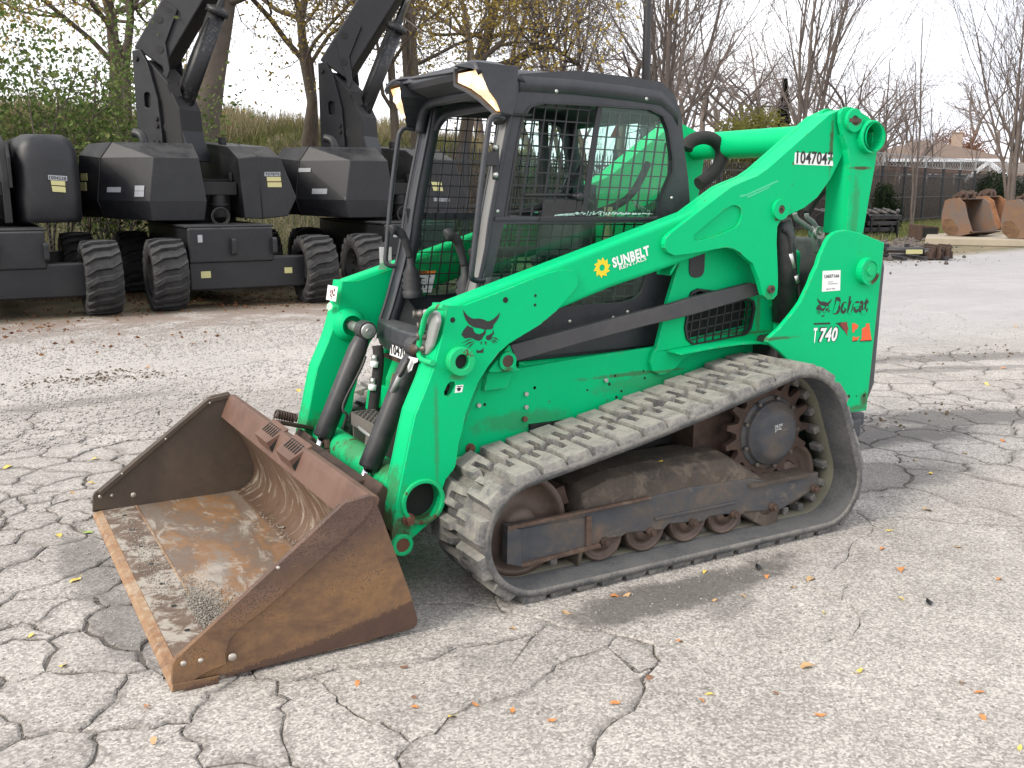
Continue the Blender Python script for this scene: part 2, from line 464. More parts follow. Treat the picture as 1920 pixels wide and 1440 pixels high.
def rust(name, cols, scale=4.0, rough=0.75, streak=(1, 1, 1), pale=None, bump=0.25, spots=0.0, pol=0.0):
    """rusted steel plate: layered tones, worn pale streaks, pitting"""
    g = NG(name); p = g.pos(); q = g.mapping(p, streak)
    n1 = g.noise(q, scale, 8, 0.62, 0.4); n2 = g.noise(p, scale * 7, 6, 0.7); n3 = g.noise(p, 190, 3, 0.6)
    k = g.m('ADD', g.m('MULTIPLY', n1, 0.75), g.m('MULTIPLY', n2, 0.25))
    col = g.ramp(k, [(0.32 + 0.36 * i / (len(cols) - 1), c) for i, c in enumerate(cols)])
    if spots: col = g.mix(g.m('MULTIPLY', g.step(n3, 0.56, 0.68), spots), col, (0.035, 0.02, 0.014))
    if pale:
        s = g.step(g.m('ADD', g.m('MULTIPLY', g.noise(q, scale * 2.3, 7, 0.75, 0.6), 0.7), g.m('MULTIPLY', g.noise(p, scale * 0.7, 2), 0.3)), pale[0], pale[0] + 0.1)
        col = g.mix(g.m('MULTIPLY', s, pale[1]), col, pale[2])
    h = g.m('ADD', g.m('MULTIPLY', n2, 0.6), g.m('MULTIPLY', n3, 0.4))
    rg = g.m('ADD', rough - 0.12, g.m('MULTIPLY', n2, 0.25))
    return g.principled(col, rg, pol, g.bump(h, bump, 0.004))
M['rust_out'] = rust('rusty brown bucket side', [(0.055, 0.027, 0.016), (0.10, 0.052, 0.027), (0.145, 0.08, 0.036), (0.19, 0.10, 0.04)], 3.2, 0.72, (1, 1, 2.2), spots=0.55)
def bucket_side():
    """weathered side plate: golden-brown worn field, purple-brown top strip, dark rough band along the foot"""
    g = NG('weathered bucket side'); p = g.pos(); X, Y, Z = g.sep(p)
    n1 = g.noise(g.mapping(p, (1, 1, 1.8)), 4.5, 8, .65, .5); n2 = g.noise(p, 30, 6, .72); n3 = g.noise(p, 170, 3, .6); n4 = g.noise(g.mapping(p, (3, 3, 26), (0, .35, 0)), 5, 5, .7)
    k = g.m('ADD', g.m('MULTIPLY', n1, .7), g.m('MULTIPLY', n2, .3))
    gold = g.ramp(k, [(.34, (.088, .047, .028)), (.47, (.15, .083, .042)), (.58, (.22, .118, .05)), (.68, (.18, .11, .07))])
    top = g.ramp(k, [(.35, (.065, .037, .028)), (.5, (.105, .06, .043)), (.65, (.15, .088, .06))])
    dv = g.m('SUBTRACT', Z, g.m('ADD', .13, g.m('MULTIPLY', X, .30)))
    col = g.mix(g.step(g.m('ADD', dv, g.m('MULTIPLY', g.m('SUBTRACT', n1, .5), .35)), -.03, .12), gold, top)
    sp = g.m('MULTIPLY', g.step(n3, .52, .62), g.step(g.m('ADD', n1, g.m('MULTIPLY', dv, .6)), .42, .6))
    col = g.mix(g.m('MULTIPLY', sp, .75), col, (.04, .022, .015))
    foot = g.m('SUBTRACT', g.m('ADD', .012, g.m('MULTIPLY', g.m('POWER', g.m('MAXIMUM', X, 0.0), 1.6), .155)), Z)
    fk = g.step(g.m('ADD', foot, g.m('ADD', g.m('MULTIPLY', g.m('SUBTRACT', n2, .5), .05), g.m('MULTIPLY', g.m('SUBTRACT', n3, .5), .05))), -.006, .006)
    col = g.mix(g.m('MULTIPLY', fk, .85), col, g.mix(n2, (.04, .02, .015), (.075, .038, .026)))
    col = g.mix(g.m('MULTIPLY', g.step(n4, .64, .72), .35), col, (.24, .17, .11))
    return g.principled(col, g.m('ADD', .55, g.m('MULTIPLY', n2, .25)), 0, g.bump(g.m('ADD', g.m('MULTIPLY', n2, .6), g.m('MULTIPLY', n3, .5)), .22, .004))
M['bucket_side'] = bucket_side()
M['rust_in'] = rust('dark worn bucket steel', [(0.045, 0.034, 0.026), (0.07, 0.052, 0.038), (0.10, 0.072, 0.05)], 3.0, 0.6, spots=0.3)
M['rust_floor'] = rust('scoured bucket floor', [(0.12, 0.095, 0.073), (0.19, 0.155, 0.122), (0.17, 0.12, 0.085), (0.25, 0.135, 0.06), (0.22, 0.185, 0.15), (0.15, 0.115, 0.09)], 2.6, 0.5, (1.6, 0.7, 1), (0.50, 0.75, (0.42, 0.38, 0.32)), 0.12, 0.25, 0.15)
M['rust_back'] = rust('scraped bucket back', [(0.1, 0.062, 0.04), (0.16, 0.1, 0.065), (0.14, 0.085, 0.055), (0.24, 0.19, 0.14)], 3.0, 0.5, (1, 2.4, 0.6), (0.525, 0.85, (0.48, 0.43, 0.36)), 0.12, 0.15, 0.25)
M['rust_lip'] = rust('brown rusty lip', [(0.085, 0.043, 0.028), (0.125, 0.066, 0.044), (0.15, 0.085, 0.058)], 4.0, 0.62, spots=0.2)
M['rust_edge'] = rust('orange rusted cutting edge', [(0.11, 0.068, 0.045), (0.22, 0.115, 0.055), (0.28, 0.18, 0.10), (0.32, 0.26, 0.19)], 9.0, 0.75, (1, 1, 1), (0.52, 0.55, (0.36, 0.31, 0.24)))
M['rust_dusty'] = rust('dusty brown edge plate', [(0.075, 0.05, 0.036), (0.12, 0.08, 0.055), (0.16, 0.11, 0.08)], 5.0, 0.85, (1, 1, 1), (0.47, 0.85, (0.36, 0.33, 0.28)), 0.2)
M['rust_dark'] = rust('dark rusty iron', [(0.03, 0.02, 0.016), (0.07, 0.042, 0.03), (0.1, 0.062, 0.045)], 9.0, 0.8)
M['frame'] = rust('muddy dark track frame', [(0.036, 0.039, 0.045), (0.055, 0.058, 0.065), (0.085, 0.073, 0.063), (0.15, 0.10, 0.07)], 5.0, 0.62, (1, 1, 1.5), (0.54, 0.6, (0.19, 0.145, 0.105)), 0.25)
M['frame_top'] = rust('muddy frame top', [(0.045, 0.038, 0.033), (0.08, 0.062, 0.048), (0.13, 0.1, 0.075)], 6.0, 0.85, (1, 1, 1), (0.52, 0.5, (0.2, 0.16, 0.12)), 0.5)
M['frame_rust'] = rust('rusty muddy frame edges', [(0.05, 0.034, 0.026), (0.10, 0.062, 0.043), (0.15, 0.10, 0.07)], 8.0, 0.8, (1, 1, 1), (0.5, 0.5, (0.22, 0.17, 0.125)), 0.4)
M['roller'] = rust('worn rusty roller', [(0.07, 0.045, 0.035), (0.12, 0.085, 0.066), (0.16, 0.12, 0.095)], 6.0, 0.55, pol=0.35)
M['rust_orange'] = rust('bright rusty steel', [(0.1, 0.045, 0.025), (0.2, 0.09, 0.04), (0.28, 0.13, 0.06)], 3.0, 0.8)
M['rust_grey'] = rust('grey weathered bucket steel', [(0.07, 0.06, 0.055), (0.13, 0.1, 0.085), (0.16, 0.09, 0.055), (0.2, 0.12, 0.07)], 1.6, 0.75)

def rubber(name, base, dust, amt, sc=9):
    g = NG(name); p = g.pos()
    n1 = g.noise(p, sc, 7, 0.65, 0.3); n2 = g.noise(p, 70, 5, 0.7)
    up = g.sep(g.N('NewGeometry').outputs['Normal'])[2]
    k = g.step(g.m('ADD', g.m('ADD', g.m('MULTIPLY', n1, 0.7), g.m('MULTIPLY', n2, 0.35)), g.m('MULTIPLY', up, 0.1)), 0.36, 0.72)
    col = g.mix(g.m('MULTIPLY', k, amt), g.mix(n2, tuple(c * 0.8 for c in base), tuple(c * 1.25 for c in base)), dust)
    return g.principled(col, 0.85, 0, g.bump(g.m('ADD', g.m('MULTIPLY', n2, 0.7), n1), 0.4, 0.004))
M['lug'] = rubber('dusty tread rubber', (0.085, 0.086, 0.09), (0.29, 0.272, 0.235), 0.88, 14)
M['belt'] = rubber('track belt rubber', (0.055, 0.058, 0.062), (0.24, 0.22, 0.19), 0.75, 6)
M['belt_in'] = rubber('inner track rubber', (0.035, 0.038, 0.042), (0.13, 0.125, 0.115), 0.6, 5)
M['beltdust'] = rubber('dusty inner track band', (0.13, 0.125, 0.09), (0.2, 0.185, 0.13), 0.8, 5)
M['tyre'] = rubber('black tyre rubber', (0.012, 0.012, 0.013), (0.075, 0.072, 0.068), 0.5, 7)
M['lift'] = coated('matt black repaint', (0.0036, 0.004, 0.0064), 0.40, (0.085, 0.083, 0.078), 0.10, None, var=0.1, bump=0.05, top=.45, edge=((.05, .05, .05), (.09, .085, .08)))
M['lift_dark'] = coated('dull black steel', (0.005, 0.005, 0.006), 0.6, (0.06, 0.055, 0.05), 0.2, None, var=0.1)

# ================================================================== THE TRACK LOADER
# x runs from the bucket edge to the tail, -y is the near flank, z up; all in metres
loader = thing('track_loader', 'green compact track loader with dark cab, rubber tracks and rusty bucket on the cracked lot', 'track loader', (1.8, 0, 0))
L0 = loader.location.copy()
SPLIT = {'bolt', 'punched_hole', 'bored_hole', 'pivot_boss', 'pivot_bracket', 'cylinder_pin', 'lower_pin', 'roller_bolt', 'sprocket_bolt', 'plate_bolt', 'panel_screw',
         'armrest', 'cab_lining', 'seat_belt', 'hydraulic_coupler', 'hose_fitting', 'drive_teeth', 'hinge_bolt', 'quick_coupler', 'pad_slot', 'lap_bar', 'frame_carrier', 'link_eye', 'hydraulic_tube', 'hole_liner', 'frame_flange', 'frame_plate'}
def islands(mb):
    """the separate pieces of a builder: faces whose boxes touch belong together"""
    n = len(mb.v); par = list(range(n))
    def find(a):
        while par[a] != a: par[a] = par[par[a]]; a = par[a]
        return a
    for f in mb.f:
        for i in f[1:]: par[find(i)] = find(f[0])
    grp = {}
    for k, f in enumerate(mb.f): grp.setdefault(find(f[0]), []).append(k)
    boxes = []
    for fs in grp.values():
        P = np.array([mb.v[i] for k in fs for i in mb.f[k]]); boxes.append([P.min(0) - .003, P.max(0) + .003, list(fs)])
    done = False
    while not done:
        done = True
        for i in range(len(boxes)):
            for j in range(len(boxes) - 1, i, -1):
                if (boxes[i][0] <= boxes[j][1]).all() and (boxes[j][0] <= boxes[i][1]).all():
                    boxes[i] = [np.minimum(boxes[i][0], boxes[j][0]), np.maximum(boxes[i][1], boxes[j][1]), boxes[i][2] + boxes[j][2]]; boxes.pop(j); done = False
    out = []
    for _, _, fs in boxes:
        m = MB(); mp = {}
        for k in sorted(fs):
            for i in mb.f[k]:
                if i not in mp: mp[i] = len(m.v); m.v.append(mb.v[i])
            m.f.append([mp[i] for i in mb.f[k]]); m.m.append(mb.m[k]); m.s.append(mb.s[k])
        out.append(m)
    return out
def part(mb, name, mats, parent=None, bevel=0.0, seg=2, label=None, kind=None):
    if name in SPLIT:
        ms = islands(mb)
        if len(ms) > 1:
            for m in ms: o = part1(m, 'drive_tooth' if name == 'drive_teeth' else name, mats, parent, bevel, seg, label, kind)
            return o
    return part1(mb, name, mats, parent, bevel, seg, label, kind)
def part1(mb, name, mats, parent=None, bevel=0.0, seg=2, label=None, kind=None):
    """a part of the loader, modelled in world metres"""
    p = loader if parent is None else parent
    o = mb.build(name, mats, p, bevel, seg)
    if p is loader: o.location = -L0
    if label: o['label'] = label
    if kind: o['kind'] = kind
    return o
def fix(o, parent=None):
    if parent is None or parent is loader: o.parent = loader; o.location = -L0
    else: o.parent = parent
    return o
NEAR, FAR = -1, 1

# ------------------------------------------------------------------ chassis
body = MB()
rocker = [(1.2918, 0.6108), (1.2737, 0.4981), (1.4335, 0.5027)] + [(1.75, 0.42), (3.30, 0.42), (3.32, 0.80), (2.9, 0.95)] + [(2.2871, 0.8843), (1.9326, 0.8703), (1.5839, 0.8505), (1.5642, 0.8522), (1.4099, 0.8547)]
for s in (NEAR, FAR):
    b = MB().prism(rocker, -0.53, -0.50); b.flip(s); body.add(b.v, b.f)
    # track opening skirt under the rocker
body.box(1.35, 3.25, -0.50, 0.50, 0.26, 0.62)
body.box(1.62, 3.3, -0.50, 0.50, 0.60, 0.86)
body_o = part(body, 'chassis', M['green'], bevel=0.006)
# front body under the cab: rounded green nose between the arms
nose = MB()
prof = fillet([(1.36, 0.30), (1.36, 0.66), (1.42, 0.80), (1.60, 0.84), (1.75, 0.84), (1.75, 0.30)], [0, .05, .06, 0, 0, 0])
nose.prism(prof, -0.47, 0.47)
part(nose, 'front_nose', M['green_worn'], bevel=0.02, seg=3)
# bracket for the front pivot of the link bar
br = MB()
pv = [(1.3869, 0.8657), (1.4879, 0.9691), (1.5165, 0.9218), (1.5211, 0.8648), (1.5359, 0.8607), (1.5359, 0.8533), (1.3962, 0.8592)]
for s in (NEAR, FAR):
    b = MB().prism(pv, -0.60, -0.575)
    sh = [(1.4055, 0.8527), (1.5332, 0.8467), (1.5138, 0.8113), (1.4944, 0.7758), (1.3893, 0.775)]
    b.prism(sh, -0.56, -0.531); b.flip(s); br.add(b.v, b.f)
part(br, 'pivot_bracket', M['green'], bevel=0.004)
for s in (NEAR, FAR):
    p = MB(); c = (1.4715, -0.60, 0.9023)
    p.ring(c, (0, 1, 0), 0.040, 0.026, 0.03); p.cyl((c[0], -0.612, c[2]), (c[0], -0.57, c[2]), 0.026, mat=1); p.flip(s)
    part(p, 'pivot_pin', [M['green'], M['rustpin']])
# bolts and punched holes on the near rocker
bo = MB(); ho = MB()
for (x, z) in [(1.604, 0.7367), (1.6042, 0.6791), (1.3742, 0.7118), (2.0199, 0.7564)]:
    bo.cyl((x, -0.528, z), (x, -0.543, z), 0.010, 6)
part(bo, 'bolt', M['zinc'])
for (x, z) in [(1.3348, 0.5292)]:
    b = MB(); b.cyl((x, -0.53, z), (x, -0.536, z), 0.022, 14); b.cyl((x, -0.53, z), (x, -0.552, z), 0.014, 6)
    part(b, 'large_bolt', M['rustbolt'])
for (x, z) in [(1.5977, 0.6267)]:
    b = MB(); b.cyl((x, -0.53, z), (x, -0.545, z), 0.012, 6); part(b, 'bolt', M['rustbolt'])
for (x, z), r in zip([(2.0438, 0.7357), (2.0745, 0.7709), (1.9247, 0.7201), (2.1113, 0.6962), (2.0837, 0.6712), (2.242, 0.7446), (1.6507, 0.7584), (2.2333, 0.7785), (1.4058, 0.7101), (1.6507, 0.7578)], (.007, .006, .005, .006, .007, .006, .006, .005, .007, .007)):
    ho.cyl((x, -0.529, z), (x, -0.5312, z), r, 12)
part(ho, 'punched_hole', M['hole'])

# rear upright: the green wall behind the cab that carries the grille
up = [(2.3991, 1.2643), (2.4254, 1.3723)] + [(2.62, 1.45), (3.05, 1.45), (3.05, 0.98)] + [(2.9762, 0.8534), (2.8014, 0.8668), (2.5692, 0.8431), (2.5048, 0.8357), (2.4496, 0.8181), (2.396, 0.7753), (2.3497, 0.7574), (2.3109, 0.756), (2.2702, 0.7754), (2.2549, 0.8191), (2.2684, 0.8676), (2.287, 0.8847), (2.3406, 1.0904)]
gr_hole = fillet([(2.4713, 1.1326), (2.5143, 1.1459), (2.6198, 1.1301), (2.8656, 1.0738), (2.8785, 1.0342), (2.8573, 0.9346), (2.8246, 0.9075), (2.4987, 0.8818), (2.4574, 0.9121), (2.4431, 0.9665)], 0.02)
for s in (NEAR, FAR):
    u = MB().prism(up, -0.555, -0.53, holes=[gr_hole])
    u.flip(s); uo = part(u, 'rear_upright', M['green'], bevel=0.004)
    # curved green wall inside the wheel arch of the arm, and arch flange over the track
    g = MB(); g.prism([(x, z) for x, z in gr_hole], -0.49, -0.485)
    g.flip(s); part(g, 'grille_back', M['hole'], uo)
    fr = MB(); inner = [(a[0] * 0.94 + 0.06 * 2.63, a[1] * 0.94 + 0.06 * 0.975) for a in gr_hole]
    fr.prism(gr_hole, -0.563, -0.548, holes=[inner]); fr.flip(s)
    fo = part(fr, 'grille_frame', M['guard'], uo)
    gx0, gx1 = min(p[0] for p in gr_hole), max(p[0] for p in gr_hole)
    gz0, gz1 = min(p[1] for p in gr_hole), max(p[1] for p in gr_hole)
    gb = MB()
    def inside(x, z, poly):
        c = False
        for i in range(len(poly)):
            (x1, y1), (x2, y2) = poly[i - 1], poly[i]
            if (y1 > z) != (y2 > z) and x < (x2 - x1) * (z - y1) / (y2 - y1) + x1: c = not c
        return c
    def clip_line(fn, poly, n=160):
        ts = [t / n for t in range(n + 1) if inside(*fn(t / n), poly)]
        return (fn(min(ts)), fn(max(ts))) if ts else None
    for k in range(1, 9):
        x = gx0 + (gx1 - gx0) * k / 9
        e = clip_line(lambda t: (x + 0.03 * (t - .5), gz0 + (gz1 - gz0) * t), gr_hole)
        if e: gb.bar((e[0][0], -0.552, e[0][1]), (e[1][0], -0.552, e[1][1]), 0.006, 0.007, (0, 1, 0))
    for k in range(1, 6):
        z = gz0 + (gz1 - gz0) * k / 6
        e = clip_line(lambda t: (gx0 + (gx1 - gx0) * t, z + 0.05 * (t - .5)), gr_hole)
        if e: gb.bar((e[0][0], -0.5525, e[0][1]), (e[1][0], -0.5525, e[1][1]), 0.006, 0.006, (0, 1, 0))
    gb.flip(s); part(gb, 'grille_bars', M['guard'], uo)
    # flange over the track
    fl = MB(); a = [(2.3482, 0.8707), (2.5288, 0.8844), (2.7086, 0.8897), (2.8185, 0.8846), (2.9232, 0.8668)]
    path = [(x, z) for x, z in a]
    fl.loft([[(x, -0.53, z), (x, -0.66, z), (x, -0.66, z - 0.008), (x, -0.53, z - 0.008)] for x, z in path])
    fl.flip(s); part(fl, 'arch_flange', M['green'])
# engine bay bulk between the uprights, seen through gaps
bulk = MB(); bulk.box(2.55, 3.28, -0.46, 0.46, 0.84, 1.30)
part(bulk, 'engine_cover', M['green'], bevel=0.03, seg=3)
arcw = MB()
arc = [(2.62 + 0.36 * math.sin(t), 1.02 + 0.40 * math.cos(t)) for t in np.linspace(-1.0, 1.5, 12)]
arcw.loft([[(x, -0.50, z), (x, -0.60, z), (x * .995 + .013, -0.60, z * .985), (x * .995 + .013, -0.50, z * .985)] for x, z in arc])
part(arcw, 'arch_rim', M['green'])
slot = MB(); (sx, sz), = [(2.5033, 1.2729)]
slot.prism(fillet([(sx - .045, sz - .075), (sx + .045, sz - .075), (sx + .045, sz + .09), (sx - .045, sz + .09)], 0.043, 8), -0.560, -0.5555)
part(slot, 'black_slot_plug', M['guard'])

# ------------------------------------------------------------------ rear fender panel, tailgate, bumper
fen = [(3.117, 1.3579), (3.1369, 1.3824), (3.1664, 1.3992), (3.2014, 1.4073), (3.2462, 1.4095), (3.339, 1.3937), (3.5183, 1.3412), (3.4766, 0.4971), (3.3416, 0.502), (3.3055, 0.5843), (3.2241, 0.6599), (3.1178, 0.7296), (2.9276, 0.7921), (2.8549, 0.8493), (2.767, 0.9035), (2.7759, 0.9198), (2.8466, 0.9636), (2.9264, 1.0338), (2.9702, 1.0785), (3.0199, 1.1609), (3.0419, 1.2102), (3.0651, 1.2469), (3.0789, 1.2902)]
for s in (NEAR, FAR):
    f = MB().prism(fen, -0.76, -0.735)
    f.flip(s); fo = part(f, 'rear_fender', M['green'], bevel=0.005)
    p = MB(); (px_, pz_), = [(3.3927, 1.2081)]
    c = (px_, -0.76, pz_); p.ring((c[0], -0.775, c[2]), (0, 1, 0), 0.066, 0.05, 0.04); p.cyl((c[0], -0.758, c[2]), (c[0], -0.79, c[2]), 0.049, 24, mat=1)
    p.cyl((c[0], -0.785, c[2]), (c[0], -0.80, c[2]), 0.022, 6, mat=1); p.flip(s)
    part(p, 'fender_pin', [M['green'], M['green_worn']], fo)
    h = MB()
    for (x, z), r in zip([(3.3384, 0.5856), (3.4489, 0.5795), (3.3929, 0.5819)], (.009, .009, .004)): h.cyl((x, -0.759, z), (x, -0.7612, z), r, 12)
    h.flip(s); part(h, 'punched_hole', M['hole'], fo)
    st = MB(); st.box(3.0, 3.42, -0.735, -0.56, 0.72, 1.02); st.flip(s); part(st, 'fender_support', M['green'], fo)
tg = MB()
tprof = fillet([(3.40, 0.50), (3.50, 0.50), (3.56, 0.62), (3.575, 1.22), (3.53, 1.33), (3.40, 1.36)], [0, .03, .1, .06, .05, 0])
tg.prism(tprof, -0.735, 0.735)
part(tg, 'tailgate', M['rubber_part'], bevel=0.05, seg=4)
bp = MB(); bp.box(3.24, 3.46, -0.75, 0.75, 0.36, 0.455); bp.box(3.44, 3.54, -0.70, 0.70, 0.40, 0.47)
part(bp, 'rear_bumper', M['rubber_part'], bevel=0.012)
rb = MB(); rb.box(2.9, 3.4, -0.7, 0.7, 0.45, 0.9); part(rb, 'engine_housing', M['black'], bevel=0.02)

# ------------------------------------------------------------------ lift arms
tube_o = [(1.1852, 1.1537), (1.6495, 1.2894), (2.2512, 1.4603)]
tube_low = [(1.6838, 1.0999), (1.9525, 1.1813), (2.274, 1.2571), (2.3184, 1.2701), (2.5313, 1.3256)]
front_pl = [(1.175, 1.1532), (1.2535, 1.1513), (1.4522, 1.2087), (1.5769, 1.2472), (1.6792, 1.2702), (1.7247, 1.2728), (1.7577, 1.2659), (1.7813, 1.2383), (1.7799, 1.2022), (1.7459, 1.1677), (1.6744, 1.1021), (1.5972, 1.0515), (1.452, 0.9848), (1.4024, 0.9504), (1.3532, 0.8972), (1.3103, 0.8411), (1.2796, 0.7785), (1.2489, 0.7104), (1.2331, 0.6406), (1.2176, 0.5928), (1.2015, 0.5004), (1.156, 0.4512), (1.1189, 0.3506), (1.0704, 0.2745), (1.0053, 0.2299), (0.9756, 0.1933), (0.9413, 0.197), (0.9193, 0.2289), (0.9204, 0.273), (0.9428, 0.3739), (0.9585, 0.4371), (0.9898, 0.563), (1.0148, 0.6676), (1.0333, 0.7351), (1.0629, 0.7959), (1.0957, 0.8645), (1.1167, 0.9183), (1.1318, 0.9646), (1.147, 1.0162), (1.1625, 1.0886)]
hole_c, = [(1.0559, 0.3765)]
slot_p = [(1.1824, 0.8523), (1.2029, 0.8504), (1.2069, 0.8349), (1.1906, 0.8041), (1.1757, 0.7937), (1.1565, 0.7995), (1.1567, 0.8156), (1.1705, 0.8411)]
rear_pl = [(2.2202, 1.3654), (2.2266, 1.3911), (2.2514, 1.4107), (2.3967, 1.4978), (2.5913, 1.6107), (2.6455, 1.6296), (2.74, 1.6585), (2.8031, 1.6917), (2.9779, 1.8114), (3.1744, 1.944), (3.2535, 1.9713), (3.2971, 1.9668), (3.3222, 1.8937), (3.2881, 1.7748), (3.2095, 1.649), (3.1281, 1.5615), (3.0445, 1.5123), (2.9438, 1.4793), (2.9027, 1.4614), (2.8798, 1.428), (2.8809, 1.3539), (2.8997, 1.2098), (2.9042, 1.1467), (2.9026, 1.1088), (2.8785, 1.0879), (2.8445, 1.0879), (2.8135, 1.1103), (2.7835, 1.1836), (2.7413, 1.2595), (2.6988, 1.2855), (2.6481, 1.3206), (2.6071, 1.3357), (2.5672, 1.3399), (2.5047, 1.3339), (2.3823, 1.3199), (2.2775, 1.3133), (2.2437, 1.3271), (2.2246, 1.3479)]
oval = [(2.3827, 1.3932), (2.3934, 1.4076), (2.5577, 1.5108), (2.6119, 1.528), (2.6484, 1.5159), (2.6582, 1.4859), (2.6407, 1.4443), (2.6022, 1.4211), (2.471, 1.3853), (2.3949, 1.3754)]
oval = [tuple(p) for p in smooth(oval, 3, True)]
arm_parts = {}
for s in (NEAR, FAR):
    # the long box-section tube
    t = MB()
    n_up = Vector((tube_o[2][0] - tube_o[0][0], 0, tube_o[2][1] - tube_o[0][1])).normalized()
    top0, top1 = tube_o[0], (2.75, tube_o[2][1] + (2.75 - tube_o[2][0]) * n_up.z / n_up.x)
    low0, low1 = (1.45, 0.93), tube_low[0]
    out = [top0, top1, (2.75, 1.42)] + list(reversed(tube_low)) + [(1.60, 1.05), (1.25, 1.0)]
    t.prism(out, -0.645, -0.53)
    t.flip(s); arm = part(t, 'lift_arm', M['green'], bevel=0.022, seg=4)
    arm_parts[s] = arm
    # front plate with its hole and slot, and the box behind it
    f = MB().prism(front_pl, -0.66, -0.640, holes=[circle(hole_c[0], hole_c[1], 0.078, 28), slot_p])
    f.flip(s); part(f, 'front_plate', M['green'], arm, bevel=0.003)
    fi = MB()
    inner_pl = [p for p in front_pl if p[0] < 1.36]
    sec = [(0.9204, 0.273), (0.9428, 0.3739), (0.9585, 0.4371), (0.9898, 0.563), (1.0148, 0.6676), (1.0333, 0.7351), (1.0629, 0.7959), (1.0957, 0.8645), (1.1167, 0.9183), (1.1318, 0.9646), (1.147, 1.0162), (1.1625, 1.0886), (1.175, 1.1532)]
    th = 0.012
    rings = [[(x, -0.645, z), (x, -0.53, z), (x + th, -0.53, z), (x + th, -0.645, z)] for x, z in sec]
    fi.loft(rings, smooth=False)
    fi.flip(s); part(fi, 'front_flange', M['green'], arm)
    ip = MB().prism(front_pl, -0.535, -0.522, holes=[circle(hole_c[0], hole_c[1], 0.078, 28)])
    ip.flip(s); part(ip, 'inner_plate', M['green'], arm)
    # torque tube end ring, lower pivot, bolt
    r_ = MB(); r_.ring((hole_c[0], -0.662, hole_c[1]), (0, 1, 0), 0.094, 0.077, 0.02, 28)
    (bx, bz), = [(0.9589, 0.216)]
    r_.ring((bx, -0.665, bz), (0, 1, 0), 0.045, 0.028, 0.03)
    r_.ring((1.2216, -0.672, 0.9331), (0, 1, 0), 0.058, 0.030, 0.045)
    r_.flip(s); part(r_, 'pivot_boss', M['green_worn'], arm, bevel=0.004)
    k = MB(); k.cyl((bx, -0.60, bz), (bx, -0.675, bz), 0.028, mat=0)
    (cx_, cz_), = [(0.991, 0.3134)]
    k.cyl((cx_, -0.655, cz_), (cx_, -0.668, cz_), 0.026, 16); k.cyl((cx_, -0.66, cz_), (cx_, -0.69, cz_), 0.016, 8)
    k.flip(s); part(k, 'lower_pin', M['rustbolt'], arm)
    hb = MB(); hb.cyl((1.2216, -0.645, 0.9331), (1.2216, -0.668, 0.9331), 0.0305, mat=0)
    for (x, z), r in zip([(1.1974, 1.0968), (1.4343, 1.1624), (1.5741, 1.1728), (1.5724, 1.1346)], (.011, .012, .006, .006)): hb.cyl((x, -0.659, z), (x, -0.6612, z), r, 14)
    hb.flip(s); part(hb, 'bored_hole', M['hole'], arm)
    # rear plate: hollowed oval panel
    q = MB().prism(rear_pl, -0.675, -0.646, holes=[oval]); q.prism(oval, -0.662, -0.65)
    q.flip(s); rp = part(q, 'rear_plate', M['green'], arm, bevel=0.006, seg=3)
    q2 = MB().prism(rear_pl, -0.56, -0.535); q2.flip(s); part(q2, 'rear_inner_plate', M['green'], arm)
    # top web of the rear section
    webp = [(2.3967, 1.4978), (2.5913, 1.6107), (2.6455, 1.6296), (2.74, 1.6585), (2.8031, 1.6917), (2.9779, 1.8114), (3.1744, 1.944), (3.2535, 1.9713)]
    w = MB(); w.loft([[(x, -0.646, z - .002), (x, -0.54, z - .002), (x, -0.54, z - .016), (x, -0.646, z - .016)] for x, z in webp])
    webl = [(3.2881, 1.7748), (3.2095, 1.649), (3.1281, 1.5615), (3.0445, 1.5123), (2.9438, 1.4793), (2.9027, 1.4614)]
    w.loft([[(x, -0.646, z + .014), (x, -0.56, z + .014), (x, -0.56, z + .002), (x, -0.646, z + .002)] for x, z in webl])
    w.flip(s); part(w, 'arm_web', M['green'], arm)
    # pins on the rear plate
    pn = MB()
    for (u, v), ro in zip([(2.8867, 1.5076), (2.8546, 1.1377)], (.036, .0)):
        if ro: pn.ring((u, -0.682, v), (0, 1, 0), ro + .012, 0.02, 0.02)
        pn.cyl((u, -0.67, v), (u, -0.69, v), 0.019, 14, mat=1); pn.cyl((u, -0.688, v), (u, -0.6905, v), 0.008, 6, mat=2)
    (u, v), = [(2.8704, 1.4649)]
    pn.cyl((u, -0.675, v), (u, -0.682, v), 0.01, 6, mat=1)
    pn.flip(s); part(pn, 'cylinder_pin', [M['green'], M['rustpin'], M['hole']], arm)
    # upright rear link with two eyes
    lk = [(3.2108, 1.9492), (3.2265, 1.9709), (3.2567, 1.9812), (3.2928, 1.9778), (3.3966, 1.9405), (3.441, 1.914), (3.4707, 1.8712), (3.4774, 1.7897), (3.4727, 1.7454), (3.4174, 1.3869), (3.3084, 1.3893), (3.2959, 1.7116), (3.2753, 1.7858), (3.2375, 1.8526), (3.2147, 1.9068)]
    (ex, ez), (hx, hz) = [(3.2896, 1.9184), (3.4045, 1.8458)]
    l = MB().prism(lk, -0.71, -0.69, holes=[circle(hx, hz, 0.066, 26)])
    low_in = [p for p in lk]
    l.prism(lk, -0.585, -0.565, holes=[circle(hx, hz, 0.066, 26)])
    edge = [(3.2375, 1.8526), (3.2753, 1.7858), (3.2959, 1.7116), (3.3084, 1.3893)]
    l.loft([[(x + .004, -0.69, z), (x + .004 - .035 * min(1, max(0, (1.9 - z) / .4)), -0.585, z), (x + .016, -0.585, z), (x + .016, -0.69, z)] for x, z in edge])
    edge2 = [(3.4707, 1.8712), (3.4774, 1.7897), (3.4727, 1.7454), (3.4174, 1.3869)]
